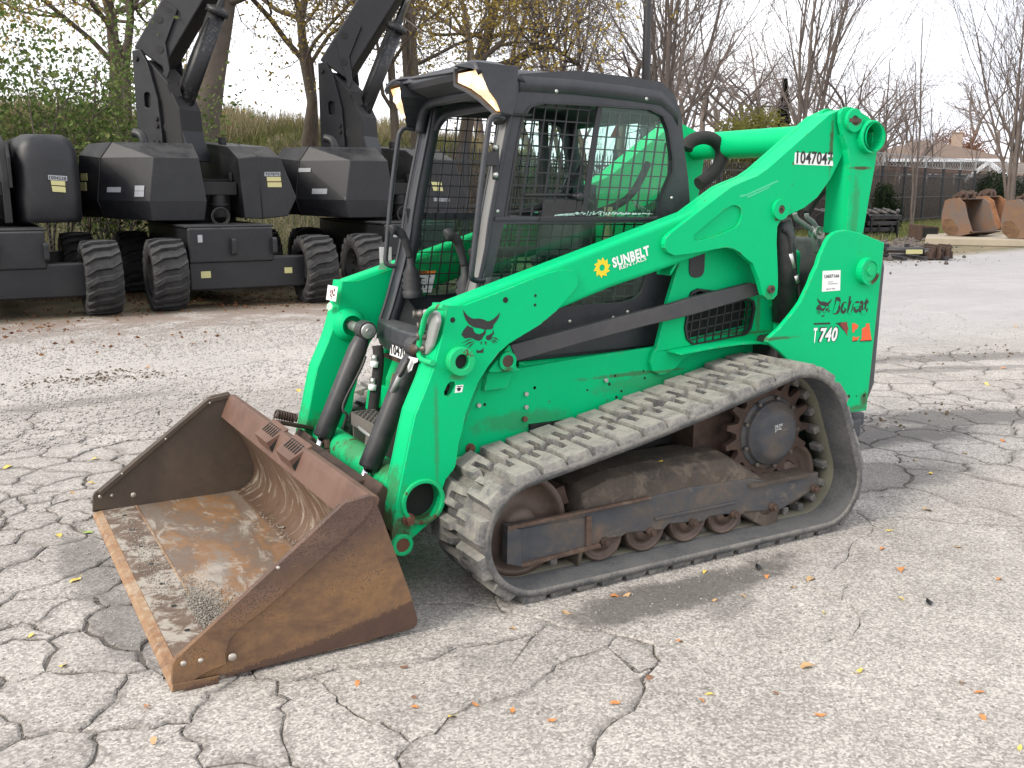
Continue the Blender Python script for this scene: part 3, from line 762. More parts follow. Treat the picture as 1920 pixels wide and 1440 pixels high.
    l.loft([[(x - .004, -0.69, z), (x - .004, -0.585, z), (x - .016, -0.585, z), (x - .016, -0.69, z)] for x, z in edge2])
    l.flip(s); lo = part(l, 'rear_link', M['green'], bevel=0.004)
    e = MB(); e.ring((ex, -0.72, ez), (0, 1, 0), 0.055, 0.022, 0.02, 26); e.ring((hx, -0.72, hz), (0, 1, 0), 0.078, 0.066, 0.05, 26); e.flip(s)
    part(e, 'link_eye', M['green'], lo, bevel=0.003)
    pi = MB(); pi.cyl((ex, -0.56, ez), (ex, -0.725, ez), 0.021, mat=0); pi.box(ex - .04, ex + .04, -0.732, -0.722, ez - .009, ez + .009); pi.flip(s)
    part(pi, 'link_pin', M['rustpin'], lo)
    # flat dark control link along the flank
    lb = [(1.4886, 0.9676), (1.886, 1.0261), (2.3204, 1.0894), (2.4585, 1.1154), (2.8055, 1.1636), (2.8443, 1.1523), (2.856, 1.1039), (2.4622, 1.0351), (2.1587, 0.997), (1.8872, 0.9572), (1.5173, 0.8978)]
    c_ = MB().prism(lb, -0.607, -0.572); c_.flip(s); part(c_, 'control_link', M['rodbar'], bevel=0.004)
    # lift cylinder standing behind the arm
    (ax, az), (bx2, bz2) = [(2.9642, 1.4554), (3.0391, 0.9704)]
    lc = MB(); lc.tube([(ax, -0.605, az), (ax + .02, -0.605, az - .08), (bx2, -0.605, bz2)], [0.05, 0.062, 0.066], 18)
    lc.flip(s); co = part(lc, 'lift_cylinder', M['cylinder'])
    hs = MB(); hp = [(2.9282, -0.66, 1.408), (2.9473, -0.66, 1.4045), (2.9683, -0.66, 1.3759), (2.9852, -0.66, 1.3001), (3.0123, -0.66, 1.2296), (3.0398, -0.66, 1.1581), (3.0417, -0.66, 1.1901), (3.0641, -0.66, 1.0731)]
    hs.tube(smooth(hp, 4), 0.0095, 8); ff = hp[4]; hs.tube([hp[3], hp[4]], 0.013, 8, mat=1)
    hs.tube([((hp[4][0] + hp[5][0]) / 2, hp[4][1], (hp[4][2] + hp[5][2]) / 2), hp[5]], 0.014, 8, mat=1); hs.flip(s)
    part(hs, 'hydraulic_hose', [M['hose'], M['zinc']], co)
# tube that joins the two rear links, and the torque tube that joins the arm fronts
ct = MB(); ct.tube([(3.416, -0.57, 1.8465), (3.416, 0.57, 1.8465)], 0.077, 28, caps=False); ct.tube([(3.416, -0.75, 1.8465), (3.416, -0.56, 1.8465)], 0.066, 28, caps=False)
ct.tube([(3.416, 0.75, 1.8465), (3.416, 0.56, 1.8465)], 0.066, 28, caps=False)
ct.cyl((3.416, -0.3, 1.8465), (3.416, -0.29, 1.8465), 0.066, 28)
part(ct, 'cross_tube', M['green'])
tt = MB(); tt.tube([(hole_c[0], -0.65, hole_c[1]), (hole_c[0], 0.65, hole_c[1])], 0.0775, 28, caps=False)
part(tt, 'torque_tube', M['green_worn'])
ti = MB()
for y_ in (-0.60, 0.60): ti.cyl((hole_c[0], y_, hole_c[1]), (hole_c[0], y_ * .98, hole_c[1]), 0.0765, 28)
for y_ in (-1, 1): ti.prism([(a - .01, b - .012) for a, b in slot_p[:4]] + [(a + .01, b + .012) for a, b in slot_p[4:]], y_ * .63, y_ * .60)
part(ti, 'hole_liner', M['hole'])
# rigid tubes and fittings in the gap behind the arm
tb = MB()
for pts in ([(3.1635, -0.5, 1.4824), (3.1791, -0.5, 1.4561), (3.2314, -0.5, 1.4291), (3.2896, -0.5, 1.395), (3.3028, -0.5, 1.3482), (3.336, -0.5, 1.287)], [(3.2455, -0.5, 1.4814), (3.2517, -0.5, 1.4617), (3.2956, -0.5, 1.4346), (3.3316, -0.5, 1.3941), (3.3439, -0.5, 1.3605), (3.3668, -0.5, 1.313)]):
    tb.tube(smooth(pts, 5), 0.012, 10)
c3, = [(3.3172, -0.51, 1.3848)]
tb.cyl((c3[0], c3[1] - .02, c3[2]), (c3[0], c3[1] + .03, c3[2]), 0.032, 16, mat=1); tb.cyl((c3[0], c3[1] - .03, c3[2]), (c3[0], c3[1], c3[2]), 0.012, 6, mat=1)
tl = [(3.2663, -0.48, 1.4808), (3.2914, -0.48, 1.5135), (3.3341, -0.48, 1.5594), (3.3958, -0.48, 1.6056)]
tb.tube(smooth(tl, 4), 0.02, 8, mat=2)
part(tb, 'hydraulic_tube', [M['alu'], M['zinc'], M['hose']])
# hose loop at the far arm
hl = MB(); pts = [(3.12, 0.3, 1.8171), (3.1421, 0.3, 1.8537), (3.1981, 0.3, 1.8781), (3.2652, 0.3, 1.8841), (3.3243, 0.3, 1.8687), (3.3707, 0.3, 1.8293), (3.38, 0.3, 1.7852), (3.361, 0.3, 1.7331), (3.319, 0.3, 1.6882), (3.2765, 0.3, 1.6583), (3.2196, 0.3, 1.6285)]
hl.tube(smooth(pts, 5), 0.038, 12)
part(hl, 'hose_loop', M['hose'])

# ------------------------------------------------------------------ decals of the near flank
def P3(y, xz): return [(x, y, z) for x, z in xz]
DEC = loader
def ontext(s, name, mat, y, base, h, thick=0.02, lift=0.0012, shear=0.0, parent=None):
    (x0, z0), (x1, z1) = base
    d = Vector((x1 - x0, 0, z1 - z0)).normalized(); up = Vector((-d.z, 0, d.x))
    return fix(text_mesh(s, name, mat, (x0, y, z0), (x1, y, z1), up, h, thick, None, lift, shear))
def onsticker(name, y, xz, mat):
    return fix(decal(name, P3(y, xz), mat))
# SUNBELT RENTALS with its saw-tooth sun
ontext('SUNBELT', 'rental_lettering', M['white'], -.6455, [(1.9709, 1.2677), (2.1648, 1.3181)], 0.0445, 0.045, shear=0.0)
ontext('RENTALS', 'rental_lettering', M['white'], -.6455, [(2.0025, 1.2585), (2.1452, 1.2974)], 0.0165, 0.018, lift=.002)
(sx, sz), = [(1.9121, 1.2722)]
sb = MB(); teeth = []
for k in range(10):
    a = 2 * math.pi * k / 10 + 0.3
    teeth += [(sx + 0.044 * math.cos(a), sz + 0.044 * math.sin(a)), (sx + 0.031 * math.cos(a + .10), sz + 0.031 * math.sin(a + .10))]
sb.prism(teeth, -0.6468, -0.6455, holes=[circle(sx, sz, 0.0145, 20)])
part(sb, 'sun_emblem', M['sunyellow'])
# cat-head emblem, big on the front plate and small on the fender
cat = [
 [(352,722),(362,738),(382,762),(405,780),(430,788),(470,785),(505,792),(535,806),(555,800),(580,785),(605,762),(628,735),(618,775),(600,805),(580,830),(575,855),(560,866),(530,868),(505,868),(480,860),(430,852),(395,830),(370,795),(356,755)],
 [(385,838),(400,848),(425,858),(430,880),(445,898),(475,905),(500,892),(515,868),(522,872),(518,900),(500,925),(490,945),(470,955),(445,950),(425,935),(400,932),(365,938),(350,922),(340,910),(352,880)],
 [(525,915),(545,908),(570,895),(578,865),(582,900),(568,915),(566,935),(550,950),(530,948),(522,935)],
 [(450,1022),(470,1030),(490,1022),(505,1008),(503,1045),(455,1047)],
 [(340,975),(390,945),(432,937),(392,953)], [(358,995),(395,965),(437,955),(400,975)], [(385,1015),(405,985),(437,965),(415,990)],
 [(565,925),(600,930),(620,950),(595,940)], [(562,940),(590,948),(612,968),(585,958)], [(560,952),(578,960),(592,975),(574,968)],
 [(480,965),(492,960),(488,985)], [(512,958),(528,962),(520,985)],
]
def emblem(y, mp, name):
    m = MB()
    for poly in cat: m.prism([mp(p) for p in poly], y - 0.0009, y)
    return part(m, name, M['logo_black'])
o2 = [(1.2338, 0.9631), (1.4086, 0.9488), (1.2357, 1.1355)]
def mp1(p):
    a, b = (p[0] - 340) / 290, (1047 - p[1]) / 325
    return (o2[0][0] + (o2[1][0] - o2[0][0]) * a + (o2[2][0] - o2[0][0]) * b, o2[0][1] + (o2[1][1] - o2[0][1]) * a + (o2[2][1] - o2[0][1]) * b)
emblem(-0.6605, mp1, 'cat_head_emblem')
o3 = [(3.0725, 1.0026), (3.1758, 0.996), (3.0736, 1.0937)]
def mp2(p):
    a, b = (p[0] - 340) / 290, (1047 - p[1]) / 325
    return (o3[0][0] + (o3[1][0] - o3[0][0]) * a + (o3[2][0] - o3[0][0]) * b, o3[0][1] + (o3[1][1] - o3[0][1]) * a + (o3[2][1] - o3[0][1]) * b)
emblem(-0.7605, mp2, 'cat_head_emblem')
ontext('Bobcat', 'maker_lettering', M['logo_black'], -.7605, [(3.1925, 1.0047), (3.4321, 1.0031)], 0.085, 0.03, shear=0.12)
# scraps where the vinyl has flaked and the green paint shows
sc = MB()
for poly in [[(3.1864, 1.0129), (3.2055, 1.0117), (3.228, 1.0642), (3.2046, 1.0719)], [(3.2531, 1.04), (3.2802, 1.0254), (3.2814, 1.0514), (3.2605, 1.0591)], [(3.323, 1.0327), (3.3644, 1.0388), (3.3706, 1.0516), (3.3257, 1.0522)], [(3.3878, 0.9926), (3.4153, 1.0008), (3.4136, 1.0175), (3.3809, 1.0142)], [(3.2901, 1.0085), (3.312, 1.0693), (3.3245, 1.0653), (3.305, 0.9978)]]:
    sc.prism(poly, -0.7634, -0.7632)
part(sc, 'flaked_decal_patch', M['green'])
ontext('740', 'model_number_shadow', M['ink'], -.7605, [(3.097, 0.8733), (3.2323, 0.8682)], 0.078, 0.075, shear=0.15)
ontext('740', 'model_number', M['white'], -.7605, [(3.1049, 0.8759), (3.2264, 0.8719)], 0.070, 0.035, lift=0.0022, shear=0.15)
ontext('T', 'model_number', M['white'], -.7605, [(3.0639, 0.8765), (3.0888, 0.8758)], 0.072, 0.02, shear=0.05)
for nm, mat, polys in (
    ('model_underline', 'logo_black', [[(3.0639, 0.9724), (3.1732, 0.9684), (3.174, 0.9592), (3.0645, 0.9653)]]),
    ('stripe_decal', 'darkred', [[(3.2425, 0.956), (3.2556, 0.9636), (3.2926, 0.9625), (3.2907, 0.9527), (3.3032, 0.9288), (3.2951, 0.9162), (3.2991, 0.8942), (3.2815, 0.9139)]]),
    ('stripe_decal', 'logo_black', [[(3.2109, 0.9626), (3.2528, 0.9644), (3.2426, 0.9553), (3.2834, 0.9124), (3.2636, 0.927), (3.2338, 0.9513)]]),
    ('stripe_decal', 'orange', [[(3.326, 0.9537), (3.3446, 0.9537), (3.3714, 0.9394), (3.3644, 0.9246), (3.3497, 0.921), (3.3428, 0.9049), (3.332, 0.9103), (3.3279, 0.9337)], [(3.3396, 0.8899), (3.3593, 0.8804), (3.3843, 0.8853), (3.372, 0.8662), (3.3364, 0.8649)], [(3.3995, 0.9222), (3.4243, 0.9304), (3.4257, 0.945), (3.4474, 0.9469), (3.4542, 0.9184), (3.4654, 0.884), (3.4746, 0.8598), (3.3913, 0.862), (3.4017, 0.872)]]),
    ('stripe_shadow', 'logo_black', [[(3.3363, 0.8662), (3.3719, 0.8675), (3.3678, 0.8612), (3.3367, 0.8622)], [(3.3912, 0.8627), (3.4736, 0.8605), (3.4742, 0.8544), (3.3869, 0.8584)]])):
    m = MB()
    for poly in polys: m.prism(poly, -0.7617, -0.7607)
    part(m, nm, M[mat])
m = MB()
for poly in [[(2.6392, 1.5723), (2.6804, 1.5781), (2.7596, 1.6049), (2.8644, 1.64), (2.8731, 1.6352), (2.7642, 1.5977), (2.6809, 1.5704), (2.643, 1.5634)], [(2.6812, 1.5662), (2.8086, 1.6079), (2.8286, 1.6182), (2.8131, 1.6037), (2.6896, 1.5603)]]: m.prism(poly, -.6758, -.6752)
part(m, 'paint_scratch', plain('scraped lighter green', (.05, .52, .26), .5, nz=.25, scale=60))
# numbers and stickers
onsticker('number_plate', -.6752, [(2.9659, 1.7666), (3.2125, 1.7629), (3.2192, 1.7084), (2.9658, 1.7128)], M['white'])
ontext('1047047', 'number_plate_digits', M['ink'], -.6762, [(2.9767, 1.7159), (3.2125, 1.7126)], 0.060, 0.025)
fix(decal('torn_sticker_patch', P3(-.6775, [(3.1765, 1.7468), (3.2001, 1.7515), (3.2165, 1.7475), (3.2188, 1.7326), (3.1883, 1.7347)]), M['green']))
onsticker('id_sticker', -.7602, [(3.1024, 1.219), (3.2223, 1.2181), (3.2277, 1.1203), (3.1056, 1.1201)], M['white'])
ontext('U607166', 'id_sticker_print', M['ink'], -.7612, [(3.1151, 1.1844), (3.2137, 1.1839)], 0.0165, 0.02)
ontext('000 271 9902', 'id_sticker_print', M['ink'], -.7612, [(3.1325, 1.1283), (3.1907, 1.1286)], 0.005, 0.03)
m = MB()
for poly in [[(3.1407, 1.1667), (3.1738, 1.1665), (3.1741, 1.1633), (3.141, 1.1635)], [(3.1415, 1.1578), (3.2062, 1.1567), (3.2066, 1.1528), (3.1418, 1.1539)]]: m.prism(poly, -0.7617, -0.7612)
part(m, 'id_sticker_print', M['greylabel'])
onsticker('small_sticker', -.6602, [(1.2074, 0.8348), (1.2417, 0.8342), (1.2349, 0.805), (1.2023, 0.8045)], M['white'])
m = MB(); m.prism([(1.2113, 0.8225), (1.2214, 0.8253), (1.2309, 0.8217), (1.226, 0.8113), (1.2153, 0.8102)], -0.6617, -0.6612); m.prism([(1.2114, 0.8301), (1.2369, 0.8298), (1.2363, 0.8271), (1.2114, 0.8274)], -0.6617, -0.6612)
part(m, 'small_sticker_print', M['ink'])

# ================================================================== CAB
CY = 0.45                                                    # half width of the cab
side_out = fillet([(1.4682, 1.3914), (1.4813, 1.4736), (1.5198, 1.6532), (1.5771, 1.8906)] + [(1.5998, 2.0627)] + [(1.8952, 2.0952), (2.1751, 2.0828), (2.3523, 2.0692), (2.4221, 2.0262), (2.4718, 1.9403)] + [(2.4928, 1.7975), (2.5246, 1.6475), (2.5396, 1.5439)] + [(2.56, 1.0), (2.54, 0.88), (1.62, 0.88), (1.42, 1.0)], [0, 0, 0, 0, .03, 0, 0, .03, .06, .05, 0, 0, 0, .04, .04, .05, .05], 5)
win_up = fillet([(1.5544, 1.4863), (1.5782, 1.5989), (1.6153, 1.7897), (1.6408, 1.8901), (1.676, 1.9343), (1.7312, 1.951), (2.0081, 1.9512), (2.2889, 1.9468), (2.3648, 1.9206), (2.3976, 1.8573), (2.4273, 1.7307), (2.4279, 1.677), (2.3884, 1.6019), (2.3693, 1.5569), (2.357, 1.4757)], 0.012, 3)
win_low = fillet([(1.5448, 1.4561), (2.3518, 1.4485), (2.2877, 1.3104), (2.2933, 1.1877), (2.2706, 1.1334), (2.2334, 1.1045), (2.1734, 1.0906), (1.9252, 1.0913), (1.4408, 1.0569), (1.442, 1.237), (1.4865, 1.235)], 0.02, 3)
panels = {}
cab_f = MB(); cab_f.box(1.62, 2.52, -0.42, 0.42, 0.86, 0.90)      # floor of the cab, carries the frame
cab = part(cab_f, 'cab', M['cab'])
for s in (NEAR, FAR):
    p = MB().prism(side_out, -0.45, -0.425, holes=[win_up, win_low]); p.flip(s)
    sp = part(p, 'side_panel', M['cab'], cab, bevel=0.004)
    # raised moulding round the upper window
    out2 = []
    cx_, cz_ = sum(q[0] for q in win_up) / len(win_up), sum(q[1] for q in win_up) / len(win_up)
    rim = MB()
    for q in win_up:
        d = Vector((q[0] - cx_, q[1] - cz_)); d.normalize(); out2.append((q[0] + d.x * 0.012, q[1] + d.y * 0.012))
    rim.prism(out2, -0.4535, -0.44, holes=[win_up]); rim.flip(s); part(rim, 'window_rim', M['guard'], sp)
    # square-holed guard: one sheet with bars that follow the tilt of the front pillar
    gd = MB()
    hole_all = [(1.47, 1.2354), (1.5572, 1.4862), (1.5811, 1.5989), (1.6182, 1.79), (1.6437, 1.8905), (1.679, 1.9348), (1.7342, 1.9515), (2.0115, 1.9517), (2.2927, 1.9472), (2.3687, 1.921), (2.4016, 1.8577), (2.4312, 1.7309), (2.4319, 1.6771), (2.3923, 1.6019), (2.3732, 1.5569), (2.3608, 1.4755)] + [(2.34, 1.06), (1.50, 1.06)]
    x0, x1 = 1.40, 2.45; z0, z1 = 1.06, 1.98
    ang = 0.15
    for k in range(24):
        xb = 1.30 + k * 0.0555
        e = clip_line(lambda t: (xb + (z1 - z0) * t * ang, z0 + (z1 - z0) * t), hole_all)
        if e and abs(e[1][1] - e[0][1]) > .03: gd.bar((e[0][0], -0.418, e[0][1]), (e[1][0], -0.418, e[1][1]), 0.0055, 0.0075, (0, 1, 0))
    for k in range(17):
        zb = z0 + 0.01 + k * 0.0545
        e = clip_line(lambda t: (x0 + (x1 - x0) * t, zb + (x1 - x0) * (t - .3) * -0.02), hole_all)
        if e and abs(e[1][0] - e[0][0]) > .03: gd.bar((e[0][0], -0.4178, e[0][1]), (e[1][0], -0.4178, e[1][1]), 0.0055, 0.0075, (0, 1, 0))
    gd.flip(s); part(gd, 'window_guard', M['guard'], cab, label=None)
    # sliding rear pane (the front half is slid open), its post, and the lower pane
    pane = [(2.0346, 1.9492), (2.2988, 1.948), (2.375, 1.9217), (2.4079, 1.8582), (2.4376, 1.7312), (2.4383, 1.6773), (2.3986, 1.6019), (2.3795, 1.5568), (2.3672, 1.4722), (1.9522, 1.4778)]
    pm = MB().prism(pane, -0.4395, -0.4345); pm.flip(s); part(pm, 'sliding_pane', M['glass'], cab)
    post = [(2.0149, 1.9538), (2.0394, 1.9537), (1.9643, 1.4777), (1.9326, 1.4782)]
    pp = MB().prism(post, -0.447, -0.432); pp.flip(s); part(pp, 'pane_post', M['guard'], cab, bevel=0.003)
    pl = MB().prism(win_low, -0.4405, -0.4355); pl.flip(s); part(pl, 'lower_pane', M['glass_dirty'], cab)
    rl = [(1.5003, 1.487), (2.3508, 1.4757), (2.3514, 1.4594), (1.497, 1.469)]
    ra = MB().prism(rl, -0.456, -0.43); ra.flip(s); part(ra, 'window_rail', M['cab'], cab, bevel=0.003)
    rl2 = [(1.7145, 1.4814), (2.1115, 1.4772), (2.1119, 1.463), (1.7146, 1.4656)]
    ra = MB().prism(rl2, -0.461, -0.4565); ra.flip(s); part(ra, 'rail_track', M['guard'], cab)
    # screws
    sc_ = MB()
    for (x, z) in [(1.7979, 2.0042), (2.271, 1.9937), (2.4303, 1.5597), (1.5143, 1.5088), (1.8802, 1.0224), (2.1957, 1.0462), (2.1154, 1.0242)]: sc_.lathe([(0.0085, 0), (0.008, .004), (0.001, .006)], (x, -0.45, z), (0, -1, 0), 10)
    sc_.flip(s); part(sc_, 'panel_screw', M['zinc'], sp)
# roof and its front overhang with the two lamp pods
roofp = [(1.6168, 2.0921)] + [(1.6327, 2.0963), (1.8952, 2.0952), (2.1751, 2.0828), (2.3523, 2.0692), (2.4221, 2.0262)] + [(2.452, 1.985)]
rf = MB(); rings = []
for x, z in roofp:
    rings.append([(x, -.4525, z - .10)] + [(x, y, z - 0.04 * max(0, (abs(y) - 0.33) / 0.1225) ** 2.5) for y in np.linspace(-0.4525, 0.4525, 17)] + [(x, .4525, z - .10), (x + .002, .444, z - .10)] + [(x + .002, y, z - .075) for y in np.linspace(0.42, -0.42, 5)] + [(x + .002, -.444, z - .10)])
rf.loft(rings, smooth=True)
part(rf, 'roof', M['cab'], cab)
vis = MB()
vx0, vz0 = roofp[0]
ys_v = [-.478, -.474, -.455, -.42, -.36, -.30, -.282, -.268, -.25, -.15, 0, .15, .25, .268, .282, .30, .36, .42, .455, .474, .478]
def vis_x(y): return 1.402 if abs(y) >= .282 else (1.432 if abs(y) <= .25 else 1.432 - .03 * (abs(y) - .25) / .032)
def vis_drop(y): return .035 * max(0, (abs(y) - .42) / .058) ** 2
top_r = [[(vx0 + .02, y * .947, vz0 - vis_drop(y) * 1.2) for y in ys_v], [(1.52, y * .98, 2.112 - vis_drop(y)) for y in ys_v], [(vis_x(y) + .02, y, 2.112 - vis_drop(y)) for y in ys_v], [(vis_x(y), y, 2.100 - vis_drop(y)) for y in ys_v]]
vis.loft([r + [(x + .010, y, z - .020) for x, y, z in reversed(r)] for r in top_r], smooth=True)
part(vis, 'visor', M['cab'], cab)
# set-back middle of the visor: curls under to the door header
vm = MB(); vm.loft([[(x, y, z) for x, z in ((1.436, 2.092), (1.428, 2.075), (1.445, 2.052), (1.535, 2.018), (1.58, 2.02), (1.58, 2.06))] for y in (-.268, -.2, 0, .2, .268)], smooth=False)
part(vm, 'visor_front', M['cab'], cab, bevel=.006, seg=3)
for s in (NEAR, FAR):
    A = [Vector(p) for p in ((1.430, -.470, 2.072), (1.414, -.294, 2.070), (1.412, -.294, 2.034), (1.446, -.350, 2.006), (1.470, -.390, 1.975), (1.496, -.430, 1.935), (1.508, -.452, 1.912), (1.516, -.470, 1.916), (1.496, -.472, 1.950), (1.466, -.472, 1.988), (1.452, -.472, 2.02))]
    lens = MB(); n_ = len(A)
    back = [p + Vector((.05, .0, -.004)) for p in A]
    lens.add(A + back, [tuple(range(n_)), tuple(range(n_, 2 * n_))] + [(i, (i + 1) % n_, (i + 1) % n_ + n_, i + n_) for i in range(n_)])
    lens.flip(s); lo = part(lens, 'headlight', M['lamp'], cab, bevel=0.003)
    hl_ = MB(); hl_.lathe([(0.001, -.006), (.018, -.005), (.024, .0), (.024, .01)], (1.424, -.345, 2.045), (1, 0, -.3), 14)
    hl_.lathe([(0.001, -.005), (.022, -.004), (.028, .01)], (1.440, -.425, 2.03), (1, 0, -.3), 14)
    hl_.lathe([(0.001, -.004), (.010, -.003), (.013, .01)], (1.492, -.450, 1.955), (1, 0, -.4), 12)
    hl_.flip(s); part(hl_, 'bulb_reflector', M['lampcore'], lo)
    # dark shell: cheek outside, inner wall and floor that follow the lens
    ck = MB().prism([(1.405, 2.098), (1.60, 2.09), (1.585, 1.95), (1.572, 1.898), (1.516, 1.906), (1.496, 1.950), (1.462, 1.988), (1.44, 2.03), (1.424, 2.072)], -.478, -.4725)
    ck.flip(s); part(ck, 'lamp_cheek', M['cab'], cab, bevel=.002)
    sh = [(1.402, -.286, 2.09), (1.404, -.286, 2.03), (1.440, -.344, 1.998), (1.466, -.388, 1.966), (1.492, -.430, 1.926), (1.506, -.456, 1.903), (1.518, -.476, 1.906)]
    pod = MB(); pod.loft([[(x, y, z), (x + .15, y + .0, z + .0), (x + .15, y + .006, z - .008), (x - .004, y + .006, z - .010)] for x, y, z in sh])
    pod.flip(s); part(pod, 'lamp_pod', M['cab'], cab)
    bw = MB(); bw.add([(1.47, -.47, 2.08), (1.46, -.29, 2.08), (1.46, -.29, 2.03), (1.55, -.45, 1.91), (1.56, -.47, 1.91)], [(0, 1, 2, 3, 4)]); bw.flip(s); part(bw, 'lamp_back', M['guard'], cab)
# front pillars, header and sill: a bent frame round the open front
pil = [(1.5771, 1.8906), (1.5198, 1.6532), (1.4813, 1.4736), (1.4682, 1.3914)] + [(1.435, 1.25), (1.375, 1.06), (1.335, 0.95), (1.325, 0.87)]
pil = [(1.595, 1.995)] + pil
for s in (NEAR, FAR):
    a = MB(); b = MB(); ed = MB()
    pth = smooth(pil, 4)
    a.loft([[(x + .001, -0.449, z), (x + .001, -0.358, z), (x + .055, -0.348, z), (x + .055, -0.449, z)] for x, z in pth], smooth=True)
    a.flip(s); part(a, 'front_pillar', M['cab_grey'] if s == NEAR else M['cab'], cab)
    ed.tube([(x - .000, -0.450, z) for x, z in pth], 0.010, 8); ed.tube([(x + .002, -0.357, z) for x, z in pth], 0.007, 8)
    ed.flip(s); part(ed, 'pillar_edge', M['cab'], cab)
hd = MB(); hd.tube(smooth([(1.550, -0.40, 1.87), (1.555, -0.36, 1.965), (1.56, -0.25, 2.003), (1.56, 0.25, 2.003), (1.555, 0.36, 1.965), (1.550, 0.40, 1.87)], 5), 0.025, 8)
hd.tube(smooth([(1.61, -0.38, 1.86), (1.635, -0.33, 1.93), (1.65, -0.22, 1.955), (1.65, 0.22, 1.955), (1.635, 0.33, 1.93), (1.61, 0.38, 1.86)], 5), 0.02, 8)
part(hd, 'door_header', M['cab'], cab)
ns = MB(); rings = []
for y in np.linspace(-0.45, 0.45, 13):
    bow = 0.055 * (1 - (y / 0.45) ** 2)
    rings.append([(1.325 - bow, y, 0.965), (1.315 - bow, y, 0.90), (1.33 - bow, y, 0.84), (1.40, y, 0.805), (1.60, y, 0.805), (1.60, y, 0.90), (1.45, y, 0.93), (1.37, y, 0.975)])
ns.loft(rings, smooth=False)
part(ns, 'cab_sill', M['cab'], cab, bevel=0.01, seg=3)
# grey interior: cowl below the windows, rear wall with opening, seat, levers
ci = MB()
for s in (NEAR, FAR):
    t = MB().prism([(1.37, 0.95), (1.41, 1.10), (1.44, 1.10), (1.50, 1.01), (2.3, 1.00), (2.3, 0.9), (1.37, 0.9)], -0.42, -0.37); t.flip(s); ci.add(t.v, t.f)
part(ci, 'cab_lining', M['cabin'], cab, bevel=0.01)
rw = MB(); rw.prism([(-.42, .9), (.42, .9), (.42, 1.97), (.36, 2.02), (-.36, 2.02), (-.42, 1.97)], 2.44, 2.47, axis='x', holes=[[(-.40, 1.32), (.40, 1.32), (.40, 1.94), (-.40, 1.94)]])
part(rw, 'rear_wall', M['cab'], cab)
rg = MB(); rg.box(2.452, 2.457, -.40, .40, 1.32, 1.94); part(rg, 'rear_window', M['glass'], cab)
se = MB(); se.prism(fillet([(1.72, 1.20), (2.06, 1.18), (2.12, 1.56), (2.19, 1.55), (2.17, 1.10), (1.72, 1.10)], [.04, .05, .03, .03, .05, .04]), -0.19, 0.19)
part(se, 'seat', M['seat'], cab, bevel=0.04, seg=3)
sb_ = MB(); sb_.box(1.9, 2.3, -.2, .2, 0.9, 1.12); part(sb_, 'seat_base', M['black'], cab, bevel=.02)
hr = MB(); hr.tube(smooth([(1.86, -0.27, 1.46), (2.0, -0.30, 1.47), (2.28, -0.30, 1.55), (2.42, -0.28, 1.72)], 4), 0.018, 8); hr.tube(smooth([(1.86, 0.27, 1.46), (2.0, 0.30, 1.47), (2.28, 0.30, 1.55), (2.42, 0.28, 1.72)], 4), 0.018, 8)
hr.tube([(1.86, -.27, 1.46), (1.86, .27, 1.46)], 0.018, 8)
part(hr, 'lap_bar', M['seat'], cab)
ar = MB(); ar.box(1.78, 2.15, -.36, -.26, 1.26, 1.31); ar.box(1.78, 2.15, .26, .36, 1.26, 1.31); part(ar, 'armrest', M['seat'], cab, bevel=.015)
stp = MB(); stp.box(2.20, 2.23, -.13, -.09, 1.30, 1.62); stp.box(2.18, 2.21, .28, .33, 1.25, 1.95); part(stp, 'seat_belt', M['seat'], cab)
lbl = MB(); lbl.box(2.13, 2.145, -.385, -.34, 1.27, 1.52); part(lbl, 'yellow_label', M['yellowlabel'], cab)
sq = MB()   # coil spring
sq.tube([(2.28 + .10 * t / 60, -.36 + .011 * math.cos(t * .75), 1.535 - .05 * t / 60 + .011 * math.sin(t * .75)) for t in range(61)], .0025, 5); part(sq, 'coil_spring', M['zinc'], cab)
wl_ = MB()   # slide latch bar across the open half
lp = [(1.6533, -0.43, 1.5756), (1.834, -0.43, 1.5751), (1.8959, -0.43, 1.5732)]
wl_.tube(lp, .007, 8); kp, = [(1.9232, -0.45, 1.5669)]
wl_.lathe([(0.001, -.012), (.016, -.012), (.02, 0), (.018, .02), (.01, .03)], kp, (0, 1, 0), 14); wl_.tube([lp[2], kp], .009, 8)
part(wl_, 'slide_latch', M['guard'], cab)
crumb = MB(); random.seed(3)
for k in range(230):
    x = 1.80 + random.random() ** 1.3 * 0.52; h = .012 * math.exp(-((x - 1.97) / .10) ** 2) + .006 * math.exp(-((x - 2.1) / .12) ** 2) + .003
    c = Vector((x, -.452 + random.uniform(-.007, .012), 1.4875 + random.random() * h))
    crumb.obox(c, Vector((random.uniform(.001, .003), 0, .001)), Vector((0, random.uniform(.001, .003), 0)), Vector((.001, 0, random.uniform(.001, .0025))))
M['crumb'] = plain('broken glass crumbs', (0.42, 0.62, 0.55), 0.15, 0, 0.3)
part(crumb, 'broken_glass', M['crumb'], cab, kind='stuff')
# joysticks with rubber boots
for s in (NEAR, FAR):
    j = MB(); c = Vector((1.45, -0.295, 1.085))
    j.lathe([(.048, 0), (.05, .03), (.042, .035), (.052, .055), (.042, .065), (.05, .085), (.038, .1), (.042, .115), (.02, .15), (.016, .2)], c, (-.06, .02, 1), 16)
    hp = [c + Vector((-.012, .004, .19)), c + Vector((-.028, .004, .25)), c + Vector((-.05, .0, .30)), c + Vector((-.085, -.005, .325)), c + Vector((-.105, -.005, .322))]
    j.tube(smooth(hp, 4), [.017] * 4 + [.019] * 4 + [.022] * 4 + [.026] * 4 + [.016], 10); j.flip(s)
    part(j, 'joystick', M['seat'], cab)
